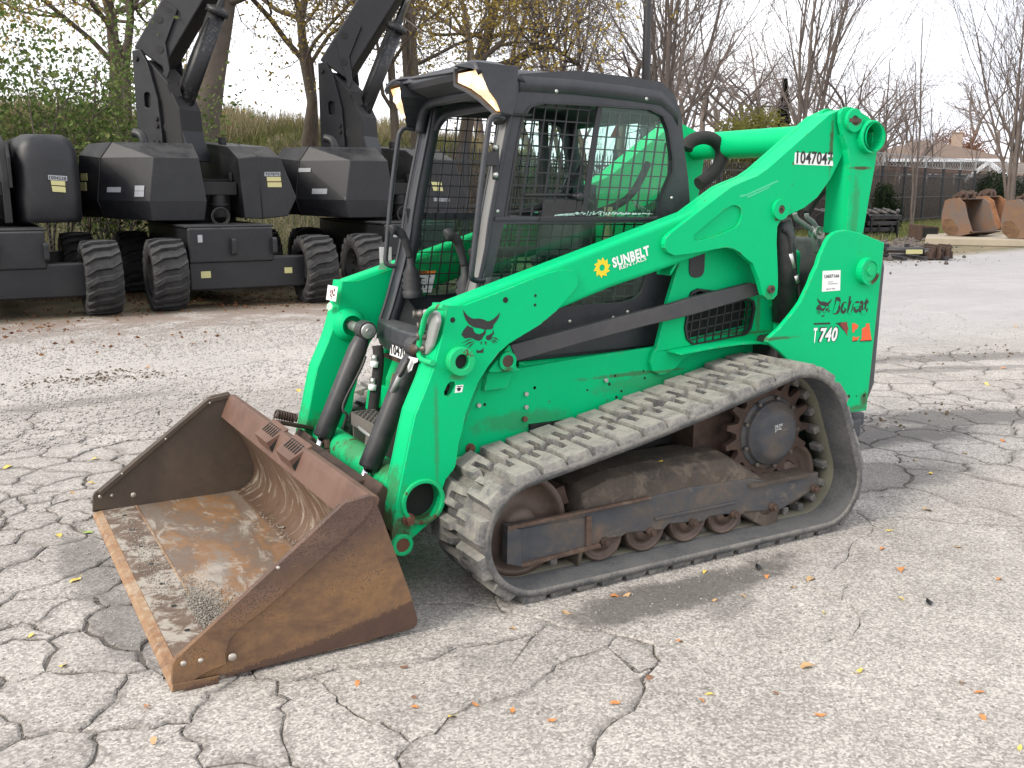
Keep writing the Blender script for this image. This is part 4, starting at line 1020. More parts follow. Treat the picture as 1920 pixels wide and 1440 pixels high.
# grab handles on the pillars, with hinge block
for s in (NEAR, FAR):
    h = MB(); hp = [(1.545, -.452, 1.885), (1.50, -.458, 1.893), (1.475, -.462, 1.875), (1.462, -.465, 1.83), (1.425, -.468, 1.60), (1.395, -.468, 1.36), (1.382, -.465, 1.26), (1.388, -.46, 1.235), (1.415, -.452, 1.225), (1.45, -.448, 1.225)]
    h.tube(smooth(hp, 4), 0.0125, 10); h.flip(s); part(h, 'grab_handle', M['cab'], cab)
hg = MB()
(a0, b0), = [(1.4829, 1.7226)]
hg.box(a0 - .035, a0 + .02, -.475, -.445, b0 - .03, b0 + .025); hg.box(a0 + .005, a0 + .035, -.462, -.45, b0 - .085, b0 + .055)
part(hg, 'door_hinge', M['guard'], cab, bevel=.004)
hs_ = MB()
for dz in (.045, -.065): hs_.lathe([(.012, 0), (.011, .01), (.001, .013)], (a0 + .016, -.462, b0 + dz), (-.5, -.85, 0), 10)
part(hs_, 'hinge_bolt', M['zinc'], cab)
lt = MB(); (a1, b1), = [(1.4995, 1.4514)]
lt.prism([(a1 - .04, b1 + .06), (a1 + .02, b1 + .05), (a1 + .05, b1 - .05), (a1 + .04, b1 - .12), (a1, b1 - .12), (a1 - .03, b1)], .395, .41); part(lt, 'latch_plate', M['cab'], cab, bevel=.005)
# warning sticker at the foot of the far window, number on the sill
wq = [(1.4745, 1.2), (1.6321, 1.1958), (1.6296, 1.1854), (1.6047, 1.0875), (1.5061, 1.0917), (1.4749, 1.117), (1.4668, 1.1548)]
fix(decal('warning_sticker', P3(.4165, wq), M['white'], cab, nrm=(0, -1, 0)), cab)
fix(decal('warning_band', P3(.4155, [(1.4759, 1.2008), (1.6321, 1.1958), (1.6291, 1.1825), (1.472, 1.1857)]), M['warn'], cab), cab)
(w0, w1) = [(1.5286, 1.1875), (1.5789, 1.1866)]
fix(text_mesh('WARNING', 'warning_print', M['ink'], (w0[0], .414, w0[1]), (w1[0], .414, w1[1]), (0, 0, 1), .012, .02, None), cab)
wp = MB()
for poly in [[(1.5076, 1.1646), (1.5304, 1.1636), (1.5293, 1.1578), (1.5075, 1.1588)], [(1.5509, 1.1657), (1.5715, 1.1606), (1.5705, 1.1577), (1.5485, 1.1587)], [(1.5947, 1.1701), (1.6039, 1.1697), (1.6029, 1.1634), (1.5946, 1.1638)], [(1.4819, 1.1271), (1.4888, 1.1309), (1.4921, 1.1183), (1.4817, 1.1175)], [(1.5196, 1.1274), (1.5273, 1.127), (1.5285, 1.1194), (1.5226, 1.118)], [(1.5365, 1.1274), (1.5456, 1.1262), (1.5441, 1.1195), (1.5377, 1.1215)], [(1.5616, 1.1233), (1.5708, 1.1241), (1.5715, 1.1132), (1.5623, 1.1128)], [(1.4719, 1.1815), (1.6272, 1.1762), (1.6272, 1.175), (1.4718, 1.1803)], [(1.4687, 1.1402), (1.6172, 1.1363), (1.6172, 1.135), (1.4686, 1.1389)], [(1.5549, 1.1349), (1.5567, 1.1348), (1.5518, 1.0944), (1.55, 1.0945)], [(1.5832, 1.1747), (1.5846, 1.1747), (1.5779, 1.1372), (1.5765, 1.1373)], [(1.5397, 1.1757), (1.5411, 1.1757), (1.5371, 1.1383), (1.5358, 1.1383)], [(1.4961, 1.1768), (1.4975, 1.1767), (1.4944, 1.1394), (1.493, 1.1395)], [(1.4996, 1.1075), (1.5337, 1.1066), (1.5337, 1.1041), (1.4995, 1.105)], [(1.5018, 1.1023), (1.5382, 1.1014), (1.5382, 1.0993), (1.5017, 1.1002)], [(1.5635, 1.1051), (1.5981, 1.1043), (1.5981, 1.1026), (1.5635, 1.1035)], [(1.4983, 1.1513), (1.5301, 1.1511), (1.5301, 1.149), (1.4982, 1.1492)], [(1.5437, 1.1472), (1.5712, 1.1468), (1.5712, 1.1443), (1.5437, 1.1447)]]:
    wp.prism(poly, .4143, .4148)
part(wp, 'warning_print', M['ink'], cab)
tri = MB()
tq = [(2.447, 0.0151, 1.9232), (2.447, -0.0101, 1.8515), (2.447, 0.0757, 1.8552)]
tri.prism([(p[1], p[2]) for p in tq], 2.4455, 2.4465, axis='x'); part(tri, 'window_triangle_decal', plain('faded red decal', (0.5, 0.1, 0.05), .5), cab)
nq = [(1.262, 0.1272, 0.8878), (1.262, -0.076, 0.8871), (1.262, -0.0593, 0.8351), (1.262, 0.1508, 0.835)]
ncs = [(1.263 - .004 + .3 * max(0, abs(p[1] - .1) - .05) ** 2, p[1], p[2]) for p in nq]
fix(decal('number_plate', nq, M['white'], cab, nrm=(-1, 0, 0)), cab)
nt = [(1.26, 0.1252, 0.8428), (1.26, -0.083, 0.8446)]
fix(text_mesh('104704', 'number_plate_digits', M['ink'], nt[0], nt[1], (0, 0, 1), .048, .02, None), cab)

# ================================================================== FRONT: cylinders, step, coupler block
for s in (NEAR, FAR):
    c = MB(); top = Vector((1.200, -0.30, 0.938)); bot = Vector((0.968, -0.30, 0.437)); rod = Vector((0.915, -0.30, 0.322))
    d = (bot - top).normalized()
    c.tube([top + d * .04, top + d * .10, bot - d * .012, bot], [.036, .046, .047, .044], 20)
    c.ring(top, (0, 1, 0), .045, .018, .075, 20)
    c.flip(s); co = part(c, 'tilt_cylinder', M['cylinder'], bevel=.003)
    r_ = MB(); r_.tube([bot - d * .02, rod], .021, 16); r_.flip(s); part(r_, 'cylinder_rod', M['chrome'], co)
    pn = MB(); pn.cyl((top.x, -.26, top.z), (top.x, -.53, top.z), .024, 16); pn.lathe([(.036, 0), (.036, .008), (.034, .009), (.001, .0092)], (top.x, -.262, top.z), (0, 1, 0), 20); pn.cyl((top.x, -.254, top.z), (top.x, -.242, top.z), .017, 6); pn.flip(s)
    part(pn, 'cylinder_pin', M['zinc'], co)
    ey = MB(); ey.ring(rod, (0, 1, 0), .04, .018, .06, 18); ey.flip(s); part(ey, 'rod_eye', M['rust_dark'], co)
    ln = MB()
    ln.tube(smooth([(1.18, -.252, .82), (1.15, -.244, .76), (1.07, -.250, .62), (1.055, -.242, .57), (1.07, -.235, .55), (1.05, -.245, .48)], 4), .007, 8)
    ln.flip(s); part(ln, 'hydraulic_line', M['black'], co)
    # boss that carries the cylinder top on the arm's inner plate
    bs = MB(); bs.lathe([(.085, 0), (.07, .035), (.05, .05)], (top.x, -.522, top.z), (0, 1, 0), 24); bs.flip(s); part(bs, 'cylinder_boss', M['green'])
# hose run and fittings beside the far cylinder
hz = MB(); hz.tube(smooth([(1.235, .235, .87), (1.235, .225, .80), (1.22, .22, .70), (1.20, .22, .58), (1.19, .23, .50)], 4), .026, 10)
part(hz, 'front_hose', M['hose'])
fz = MB()
for z0, dx in ((.80, 0), (.69, -.012)):
    fz.cyl((1.21 + dx, .208, z0 + .03), (1.206 + dx, .208, z0), .015, 6, mat=0); fz.cyl((1.206 + dx, .206, z0), (1.201 + dx, .204, z0 - .028), .019, 12, mat=1)
part(fz, 'hose_fitting', [M['zinc'], M['white']])
# step with perforated tread
st = MB(); sx0, sx1, sy0, sy1, sz = 1.085, 1.20, -.16, .19, .565
for k in range(9):
    y = sy0 + (sy1 - sy0) * k / 8
    st.box(sx0, sx1, y - .006, y + .006, sz - .012, sz)
    for q in range(4):
        st.box(sx0 + .012 + q * .028, sx0 + .022 + q * .028, y - .006, y + .006, sz, sz + .007)
for x in (sx0, (sx0 + sx1) / 2, sx1): st.box(x - .005, x + .005, sy0, sy1, sz - .014, sz - .002)
st.box(sx0 - .008, sx0 - .001, sy0 - .006, sy1 + .006, sz - .055, sz + .004)
st.box(sx0, sx1, sy1 + .001, sy1 + .009, sz - .30, sz + .006); st.box(sx0, sx1, sy0 - .012, sy0 - .003, sz - .14, sz + .004)
st.bar((1.12, .06, .53), (1.07, .00, .40), .055, .012, (1, 0, 0))
part(st, 'step', coated('muddy step steel', (.1, .095, .09), .6, (.17, .14, .11), .5))
sb2 = MB(); sb2.tube([(1.09, .10, .515), (1.09, -.10, .50)], .016, 10); part(sb2, 'step_pipe', M['alu'])
dbg = MB(); dbg.box(1.30, 1.37, -.05, .32, .795, .815); part(dbg, 'rusty_edge', M['rust_dark'])
wd = MB(); ws = [(1.352, 0.3383, 0.7082), (1.352, 0.2596, 0.7149), (1.352, 0.2387, 0.7035), (1.352, 0.2942, 0.6006), (1.352, 0.4092, 0.5931)]
fix(decal('orange_label', [ws[0], ws[1], ws[2], ws[3], ws[4]], plain('worn pale orange label', (.62, .42, .26), .6), None, nrm=(-1, 0, 0)))
# coupler block on the near arm flange, with its guard loop
cb = MB()
q = [(1.125, -0.5456, 1.1311), (1.125, -0.632, 1.1402), (1.125, -0.681, 1.1324), (1.125, -0.6872, 1.0943), (1.125, -0.6592, 1.0486), (1.125, -0.6264, 0.9915), (1.125, -0.5779, 0.9512), (1.125, -0.5134, 0.9451), (1.125, -0.5013, 1.0387)]
cb.prism([(p[1], p[2]) for p in q], 1.118, 1.14, axis='x')
part(cb, 'coupler_block', M['alu'], bevel=.012, seg=3)
cp = MB()
for (u, v, w) in [(1.12, -0.5778, 1.0685), (1.12, -0.5721, 1.0278), (1.12, -0.558, 0.9756), (1.12, -0.5398, 1.1108)]:
    cp.lathe([(.017, 0), (.017, .012), (.013, .014), (.013, .026), (.016, .028), (.016, .036), (.001, .036)], (u, v, w), (-1, .35, 0), 14)
part(cp, 'hydraulic_coupler', M['bolt'])
cpl = MB(); (u, v, w), = [(1.1, -0.4796, 0.9628)]
cpl.lathe([(.001, 0), (.02, 0), (.022, .03), (.019, .035), (.019, .06)], (u, v, w), (.6, -.75, 0), 14); part(cpl, 'pipe_cap', M['rustpin'])
gl_ = MB(); gp = [(1.1, -0.7897, 1.1645), (1.1, -0.7163, 1.1585), (1.1, -0.6551, 1.1376), (1.1, -0.6152, 1.1072), (1.1, -0.5813, 1.0504), (1.1, -0.555, 0.9969), (1.1, -0.5514, 0.9527), (1.1, -0.5764, 0.9362), (1.1, -0.6316, 0.9346), (1.1, -0.6781, 0.9367)]
gl_.tube(smooth(gp, 4), .0115, 10); part(gl_, 'coupler_guard', M['green_worn'])
tq_ = MB(); tq_.tube([(1.08, -0.4899, 0.9249), (1.08, -0.427, 0.8599), (1.08, -0.3982, 0.8411), (1.08, -0.2918, 0.7369), (1.08, -0.1799, 0.6329), (1.08, -0.1572, 0.5742)], .008, 8); part(tq_, 'gas_strut', M['black'])
hk = MB(); hk.tube([[(1.08, -0.3982, 0.8411)][0], [(1.08, -0.3073, 0.7513)][0]], .012, 8); part(hk, 'strut_sleeve', M['alu'])
# white stickers on the far flange and the torn ones on the near flange, paper tag
fs = [(1.12, 0.5808, 1.1353), (1.12, 0.4353, 1.1374), (1.12, 0.4752, 1.0617), (1.12, 0.6169, 1.0586)]
fix(decal('far_flange_sticker', fs, M['white'], nrm=(-1, 0, 0)))
fp = [(1.1185, 0.5473, 1.1197), (1.1185, 0.4864, 1.1209), (1.1185, 0.5099, 1.0698), (1.1185, 0.5675, 1.0705)]
tm = MB(); random.seed(11)
for k in range(16):
    a, b = random.random(), random.random(); w_, h_ = .006 + random.random() * .012, .003 + random.random() * .004
    y = fp[0][1] + (fp[1][1] - fp[0][1]) * a; z = fp[3][2] + (fp[0][2] - fp[3][2]) * b
    tm.box(1.1175, 1.1185, y - w_ * .4, y + w_ * .4, z - h_, z + h_)
part(tm, 'far_flange_print', plain('dark red print', (.18, .03, .03)))
fix(decal('hexagon_sticker', [(1.117, 0.5565, 1.0522), (1.117, 0.5148, 1.0407), (1.117, 0.5264, 1.023), (1.117, 0.574, 1.0056), (1.117, 0.6065, 1.0168), (1.117, 0.5955, 1.0367)], plain('faded pale sticker', (.45, .68, .5), .5), nrm=(-1, 0, 0)))
fix(decal('torn_sticker', [(1.1, -0.4486, 0.9291), (1.1, -0.5441, 0.9347), (1.1, -0.5353, 0.9199), (1.1, -0.4977, 0.9073), (1.1, -0.4754, 0.8762), (1.1, -0.4365, 0.8596), (1.1, -0.434, 0.894)], M['white'], nrm=(-1, 0, 0)))
tagq = [(1.3713, 0.52, 1.3171), (1.437, 0.52, 1.3153), (1.435, 0.52, 1.238), (1.3718, 0.52, 1.235)]
fix(decal('paper_tag', tagq, M['white']))
fix(decal('green_tape', [(1.3666, 0.5, 1.2365), (1.4271, 0.5, 1.2529), (1.3914, 0.5, 1.2037), (1.3516, 0.5, 1.2079)], plain('pale green tape', (.25, .6, .35), .5)))

# ================================================================== TRACKS
# inner loop of the belt: hull of the front idler, the drive sprocket and the rear idler
CIR = [(1.40, 0.272, 0.215), (2.98, 0.243, 0.186), (2.77, 0.482, 0.290)]     # order: front, rear, sprocket (clockwise seen from the near side)
def hull_path(cs, step=0.02):
    """closed polyline round the circles, counted along the belt; returns points and outward normals"""
    k = len(cs); tang = []
    for i in range(k):
        (x1, z1, r1), (x2, z2, r2) = cs[i], cs[(i + 1) % k]
        dx, dz = x2 - x1, z2 - z1; D = math.hypot(dx, dz)
        a = math.atan2(dz, dx); b = math.asin((r1 - r2) / D)
        th = a - math.pi / 2 + b                                              # outward normal on the right-hand side of travel
        tang.append(th)
    pts, nor = [], []
    for i in range(k):
        x, z, r = cs[i]; t0 = tang[i - 1]; t1 = tang[i]
        while t1 < t0: t1 += 2 * math.pi
        n = max(2, int(r * (t1 - t0) / step))
        for j in range(n + 1):
            t = t0 + (t1 - t0) * j / n
            pts.append((x + r * math.cos(t), z + r * math.sin(t))); nor.append((math.cos(t), math.sin(t)))
        x2, z2, r2 = cs[(i + 1) % k]
        a = (x + r * math.cos(t1), z + r * math.sin(t1)); b = (x2 + r2 * math.cos(t1), z2 + r2 * math.sin(t1))
        n = int(math.hypot(b[0] - a[0], b[1] - a[1]) / (step * 1.5))
        sag = 0.016 if a[1] > .4 else 0
        for j in range(1, n):
            t = j / n; sg = sag * math.sin(math.pi * t)
            pts.append((a[0] + (b[0] - a[0]) * t, a[1] + (b[1] - a[1]) * t - sg)); nor.append((math.cos(t1), math.sin(t1)))
    return pts, nor
PTS, NOR = hull_path(CIR)
cum = [0.0]
for i in range(len(PTS)):
    a, b = PTS[i], PTS[(i + 1) % len(PTS)]
    cum.append(cum[-1] + math.hypot(b[0] - a[0], b[1] - a[1]))
TOT = cum[-1]
def at_len(s):
    s %= TOT
    i = max(j for j in range(len(PTS)) if cum[j] <= s + 1e-9)
    j = (i + 1) % len(PTS); t = (s - cum[i]) / max(1e-9, cum[i + 1] - cum[i])
    p = (PTS[i][0] + (PTS[j][0] - PTS[i][0]) * t, PTS[i][1] + (PTS[j][1] - PTS[i][1]) * t)
    n = Vector((NOR[i][0] + (NOR[j][0] - NOR[i][0]) * t, NOR[i][1] + (NOR[j][1] - NOR[i][1]) * t)).normalized()
    return p, n
TH = 0.028; LUGH = 0.030
NL = 38
def lug_mesh(seed):
    """C-shaped tread block; x along the belt, y across, z outward; notch open to one side"""
    rnd = random.Random(seed)
    L = TOT / NL
    out = [(-.46, -.098), (.44, -.104), (.46, .0), (.42, .098), (.15, .108), (.13, .02), (-.12, .016), (-.16, .108), (-.42, .096)]
    m = MB()
    base = [(x * L, y) for x, y in out]
    top = [(x * L * .84 + rnd.uniform(-.002, .002), y * .90 + rnd.uniform(-.003, .003)) for x, y in out]
    mid = [(a[0] * .35 + b[0] * .65, a[1] * .35 + b[1] * .65) for a, b in zip(base, top)]
    n = len(out)
    z1, z2 = LUGH * .72, LUGH
    vs = [(x, y, -.004) for x, y in base] + [(x, y, z1) for x, y in mid] + [(x, y, z2 + rnd.uniform(-.002, .002)) for x, y in top]
    fs = []
    for k in range(2):
        for i in range(n):
            j = (i + 1) % n; fs.append((k * n + i, k * n + j, (k + 1) * n + j, (k + 1) * n + i))
    # top cap cut into convex pieces round the notch
    o = 2 * n
    fs += [(o, o + 1, o + 5, o + 6), (o + 1, o + 2, o + 3, o + 5), (o + 3, o + 4, o + 5), (o + 8, o, o + 6), (o + 8, o + 6, o + 7)]
    m.add(vs, fs)
    return m.mesh('tread_lug', M['lug'])
LUGS = [lug_mesh(k) for k in range(4)]
for s in (NEAR, FAR):
    tr = MB(); k = len(PTS); y0, y1 = -1.0, -.56
    ring = []
    for (x, z), (nx, nz) in zip(PTS, NOR):
        ring.append([(x, y0 + .006, z), (x + nx * TH, y0, z + nz * TH), (x + nx * TH, y1, z + nz * TH), (x, y1, z), (x, -.71, z), (x - nx * .002, -.71, z - nz * .002), (x - nx * .002, -.85, z - nz * .002), (x, -.85, z)])
    q = 8; vs = [p for r_ in ring for p in r_]; nv = len(vs)
    matof = [0, 0, 0, 1, 1, 2, 1, 1]
    for e in range(q):
        tr.add(vs, [(i * q + e, i * q + (e + 1) % q, ((i + 1) % k) * q + (e + 1) % q, ((i + 1) % k) * q + e) for i in range(k)], matof[e], True)
    tr.flip(s)
    belt = part(tr, 'rubber_track', [M['belt'], M['belt_in'], M['beltdust']])
    for kk in range(NL):
        for row in (0, 1):
            (x, z), n = at_len((kk + (.5 if row else 0)) * TOT / NL)
            o = bpy.data.objects.new('tread_lug', LUGS[(kk * 3 + row) % 4]); COL.objects.link(o); o.parent = belt
            yc = -.893 if row == 0 else -.668
            nn = Vector((n.x, 0, n.y)); tt_ = Vector((n.y, 0, -n.x)); yy = nn.cross(tt_)
            f = 1 if row == 0 else -1
            mt = Matrix((tt_ * f, yy * f, nn)).transposed().to_4x4()
            mt.translation = Vector((x + n.x * TH, yc * -s if s > 0 else yc, z + n.y * TH))
            if s > 0: mt.translation.y = -yc
            jr = random.Random(kk * 7 + row)
            o.matrix_local = mt @ Matrix.Diagonal((jr.uniform(.95, 1.04), jr.uniform(.97, 1.02), jr.uniform(.82, 1.12), 1)) @ Matrix.Rotation(jr.gauss(0, .02), 4, 'Z')
    # drive teeth cast on the inside of the belt
    gt = MB()
    for kk in range(46):
        (x, z), n = at_len(kk * TOT / 46)
        if z > .5 and x < 2.5: continue
        c = Vector((x - n.x * .018, -.78, z - n.y * .018)); nn = Vector((n.x, 0, n.y)); t_ = Vector((n.y, 0, -n.x))
        gt.obox(c, t_ * .018, Vector((0, .034, 0)), nn * .018)
    gt.flip(s); part(gt, 'drive_teeth', M['lug'], belt, bevel=.006)
    # ---- undercarriage
    lowp = [(1.3064, 0.3033), (1.6934, 0.2879), (2.0134, 0.3066), (2.2201, 0.3152), (2.5912, 0.3024), (2.7059, 0.2736), (3.0259, 0.2707), (3.0195, 0.1924), (2.786, 0.1205), (2.5638, 0.1456), (2.5423, 0.1352), (2.4533, 0.1548), (2.3527, 0.1603), (2.3254, 0.142), (2.2273, 0.1544), (2.1246, 0.1654), (2.0986, 0.1431), (2.0121, 0.1517), (1.9016, 0.1637), (1.87, 0.153), (1.7695, 0.1582), (1.7514, 0.1335), (1.3677, 0.1223), (1.3029, 0.1484)]
    fr_ = MB().prism(lowp, -.885, -.857); fr_.box(1.70, 2.98, -.856, -.60, .175, .27); fr_.flip(s); fo = part(fr_, 'track_frame', M['frame'], bevel=.006)
    pf_ = MB()
    pl = MB().prism([(1.3731, 0.2754), (1.6936, 0.273), (1.7023, 0.1297), (1.379, 0.1335)], -.889, -.886)
    pl.prism([(1.3064, 0.3033), (1.3652, 0.2799), (1.3734, 0.1243), (1.3029, 0.1484)], -.905, -.886)
    pf_.prism([(1.3064, 0.3033), (2.0066, 0.3153), (2.0135, 0.3033), (1.3097, 0.2866)], -.907, -.886)
    pf_.prism([(1.3677, 0.1357), (1.7511, 0.1508), (1.7551, 0.1328), (1.3734, 0.1191)], -.905, -.886)
    pf_.prism([(1.6815, 0.2772), (1.7081, 0.2759), (1.7108, 0.1335), (1.684, 0.1332)], -.90, -.886)
    pl.prism([(2.043, 0.2105), (2.5083, 0.2107), (2.509, 0.199), (2.0435, 0.1961)], -.892, -.886)
    pl.flip(s); part(pl, 'frame_plate', M['frame'], fo, bevel=.003)
    pf_.flip(s); part(pf_, 'frame_flange', M['frame_rust'], fo, bevel=.003)
    hp_ = [(1.6583, 0.2825), (1.6873, 0.3846), (1.8101, 0.4198), (2.0146, 0.434), (2.4698, 0.4301), (2.5453, 0.3887), (2.7823, 0.242)]
    hump = MB(); hump.loft([[(x, -.879, z - .055), (x, -.85, z - .02), (x, -.78, z), (x, -.605, z), (x, -.605, z - .25), (x, -.879, z - .25)] for x, z in hp_])
    hump.flip(s); part(hump, 'frame_hood', M['frame_top'], fo, bevel=.008)
    hl2 = MB(); hl2.box(2.58, 2.96, -.90, -.60, .262, .28); hl2.flip(s); part(hl2, 'frame_ledge', M['frame_top'], fo)
    # front idler, rear idler, rollers, sprocket
    for nm, (x, z, r), y in (('front_idler', CIR[0], -.787), ('rear_idler', (2.93, .25, .16), -.735)):
        w = MB(); w.lathe([(.02, .06), (.07, .06), (.075, .03), (r * .82, .035), (r * .86, .06), (r - .006, .062), (r - .003, .05), (r - .003, -.07), (.02, -.07)], (x, y, z), (0, -1, 0), 40)
        w.flip(s); part(w, nm, M['roller'], fo)
    for x, _ in [(1.7803, 0.108), (2.0068, 0.11), (2.2406, 0.1039), (2.4572, 0.1131), (2.7038, 0.1064)]:
        for yy in (-.815,):
            w = MB(); w.lathe([(.02, .065), (.05, .065), (.055, .04), (.085, .045), (.09, .06), (.099, .06), (.103, .05), (.103, .0), (.07, -.005), (.07, -.065), (.103, -.07), (.103, -.12), (.02, -.12)], (x, yy, .160), (0, -1, 0), 26)
            w.flip(s); part(w, 'track_roller', M['roller'], fo)
    bl = MB()
    for (x, z) in [(1.7821, 0.1494), (2.0214, 0.1501), (2.255, 0.1518), (2.4944, 0.1491), (2.7299, 0.1477), (2.9947, 0.1962)]:
        bl.cyl((x, -.875, z), (x, -.905, z), .020, 12); bl.cyl((x, -.90, z), (x, -.918, z), .013, 6)
    bl.flip(s); part(bl, 'roller_bolt', M['rust_dark'], fo)
    sp = MB(); cx, cz, rr = 2.77, .482, .262; teeth_ = []
    for t in range(17):
        a = 2 * math.pi * t / 17
        for da, r2 in ((-.13, .20), (-.08, .228), (-.05, rr), (.05, rr), (.08, .228), (.13, .20)): teeth_.append((cx + r2 * math.cos(a + da), cz + r2 * math.sin(a + da)))
    sp.prism(teeth_, -.80, -.765)
    sp.lathe([(.001, .004), (.10, 0), (.125, -.012), (.14, -.03), (.15, -.035), (.155, -.055), (.175, -.06), (.18, -.10)], (cx, -.865, cz), (0, -1, 0), 40, mat=1)
    sp.flip(s); so = part(sp, 'drive_sprocket', [M['rust_dark'], M['frame']], fo, bevel=.003)
    sb3 = MB()
    for t in range(9):
        a = 2 * math.pi * t / 9; sb3.cyl((cx + .165 * math.cos(a), -.80, cz + .165 * math.sin(a)), (cx + .165 * math.cos(a), -.825, cz + .165 * math.sin(a)), .010, 6)
    sb3.flip(s); part(sb3, 'sprocket_bolt', M['bolt'], so)
    mo = MB(); mo.lathe([(.02, 0), (.16, 0), (.20, -.05), (.24, -.055), (.24, -.2)], (cx - .04, -.72, cz), (0, -1, 0), 30); mo.box(2.4, 2.75, -.7, -.5, .35, .62); mo.flip(s)
    part(mo, 'drive_motor', M['rust_dark'], fo)
    cr = MB(); cr.box(1.5, 1.7, -.6, -.48, .3, .42); cr.box(2.3, 2.5, -.6, -.48, .3, .42); cr.box(1.62, 2.7, -.55, -.5, .28, .60); cr.flip(s); part(cr, 'frame_carrier', M['lift_dark'], fo)
    fc = MB(); fc.prism([(1.4853, 0.3634), (1.6327, 0.3929), (1.6579, 0.3147), (1.5561, 0.2995)], -.80, -.62); fc.flip(s); part(fc, 'idler_fork', M['rust_dark'], fo)
ys_ = MB(); ys_.prism([(2.1248, 0.4279), (2.1474, 0.4302), (2.1619, 0.4061), (2.1351, 0.4044)], -.80, -.795); part(ys_, 'yellow_scrap', M['sunyellow'])
fw = fix(text_mesh('DB,ZW\nZZ/9B', 'chalk_mark', M['white'], [(2.7432, -0.8665, 0.498)][0], [(2.7918, -0.8665, 0.5037)][0], (0, 0, 1), .032, .0))

# ================================================================== BUCKET
BX = fillet([(0.0, 0.0), (0.70, 0.0), (0.775, 0.012), (0.835, 0.06), (0.86, 0.13), (0.83, 0.22), (0.775, 0.32), (0.725, 0.42), (0.70, 0.52)], 0.0)
inner = smooth([(0.20, 0.022), (0.55, 0.022), (0.68, 0.024), (0.75, 0.038), (0.795, 0.075), (0.812, 0.13), (0.800, 0.20), (0.765, 0.285), (0.71, 0.37), (0.665, 0.435)], 4)
outer = [(x + .016, z - .004) if z > .05 else (x, z - .014) for x, z in inner]
outer[0] = (0.20, 0.006)
floor_ = MB(); back_ = MB()
split = next(i for i, p in enumerate(inner) if p[0] > .70)
def strip(m, ia, ob, mat=0):
    poly = ia + list(reversed(ob)); ys = np.linspace(-.995, .995, 3)
    m.loft([[(x, y, z) for x, z in poly] for y in ys], smooth=False)
strip(floor_, inner[:split + 1], outer[:split + 1]); strip(back_, inner[split:], outer[split:])
bucket = part(floor_, 'bucket', M['rust_floor'])
for p in bucket.data.polygons: p.use_smooth = False
bk = part(back_, 'bucket_back', M['rust_back'], bucket)
for p in bk.data.polygons: p.use_smooth = abs(p.normal.y) < .5
ce = MB(); ce.prism([(-.002, 0.001), (.045, 0.001), (.045, .0225), (.012, .016)], -1.008, 1.008)
part(ce, 'cutting_edge', M['rust_edge'], bucket, bevel=.002)
ce = MB(); ce.prism([(.0455, 0.001), (.205, 0.001), (.205, .0225), (.0455, .0225)], -1.0, 1.0)
eb = part(ce, 'edge_plate', M['rust_dusty'], bucket)
ce = MB(); ce.prism([(.199, .02), (.211, .02), (.208, .0250), (.202, .0250)], -.995, .995); part(ce, 'weld_bead', M['rust_edge'], bucket)
for y_ in np.linspace(-.86, .86, 8):
    hb_ = MB(); hb_.cyl((.13, y_, .0236), (.13, y_, .0242), .011, 12); part(hb_, 'edge_hole', M['hole'], eb)
side_pts = [(0.0009, 0.0282), (0.0077, 0.1015), (0.0189, 0.1196), (0.0327, 0.1267), (0.5963, 0.541), (0.612, 0.5477), (0.7025, 0.5596), (0.7178, 0.5369), (0.7439, 0.4681), (0.8399, 0.1766), (0.8714, 0.0571), (0.8692, 0.0365), (0.8535, 0.0216), (0.177, 0.0077), (0.1719, 0.0176), (0.1531, 0.0201)]
strip_pts = [(0.0009, 0.0282), (0.0077, 0.1015), (0.0189, 0.1196), (0.0327, 0.1267), (0.5963, 0.541), (0.612, 0.5477), (0.7025, 0.5596), (0.7109, 0.5224), (0.668, 0.467), (0.439, 0.3076), (0.3098, 0.2194), (0.2251, 0.1735), (0.193, 0.1429), (0.1748, 0.0938), (0.1764, 0.0588), (0.1094, 0.0453), (0.0531, 0.0219)]
flat = [(0, 0.0148), (0.0033, 0.0336), (0.15, 0.0271), (0.1469, -0.0014), (0.0517, -0.0006)]
for s in (NEAR, FAR):
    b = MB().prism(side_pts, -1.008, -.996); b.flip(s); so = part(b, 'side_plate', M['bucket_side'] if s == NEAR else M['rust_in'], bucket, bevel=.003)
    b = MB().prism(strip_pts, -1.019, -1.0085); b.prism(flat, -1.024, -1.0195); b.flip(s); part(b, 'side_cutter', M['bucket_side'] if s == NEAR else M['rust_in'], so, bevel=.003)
    edge = [(0.030, .125), (0.32, .34), (0.59, .541), (0.70, .556)]
    lipb = MB(); lipb.loft([[(x + .012, -.9955, z - .02), (x + .012, -.985, z - .024), (x + .004, -.985, z - .006), (x + .004, -.9955, z - .002)] for x, z in edge])
    lipb.flip(s); part(lipb, 'edge_stiffener', M['rust_in'], so)
    bo = MB()
    bl = [(0.0406, 0.0953), (0.0953, 0.092), (0.1967, 0.0788), (0.3637, 0.3592)]
    for (x, z), r in zip(bl, (.010, .009, .014, .007)):
        bo.lathe([(r, 0), (r * .9, .003), (.001, .005)], (x, -1.019, z), (0, -1, 0), 12)
        if s == FAR: bo.lathe([(r, 0), (r * .9, .003), (.001, .005)], (x, -.9965, z), (0, 1, 0), 12)
    if s == FAR:
        for (x, z) in ((.15, .20), (.37, .352), (.60, .515)): bo.lathe([(.006, 0), (.001, .004)], (x, -.9845, z), (0, 1, 0), 10)
    bo.flip(s); part(bo, 'plate_bolt', plain('worn bolt head', (.42, .38, .33), .4, .5, .3), so)
lip = MB(); lp = fillet([(.652, .430), (.690, .520), (.705, .548), (.735, .545), (.742, .53), (.70, .43)], [.006, .03, .012, .012, .01, 0], 4)
lip.prism(lp, -.994, .994)
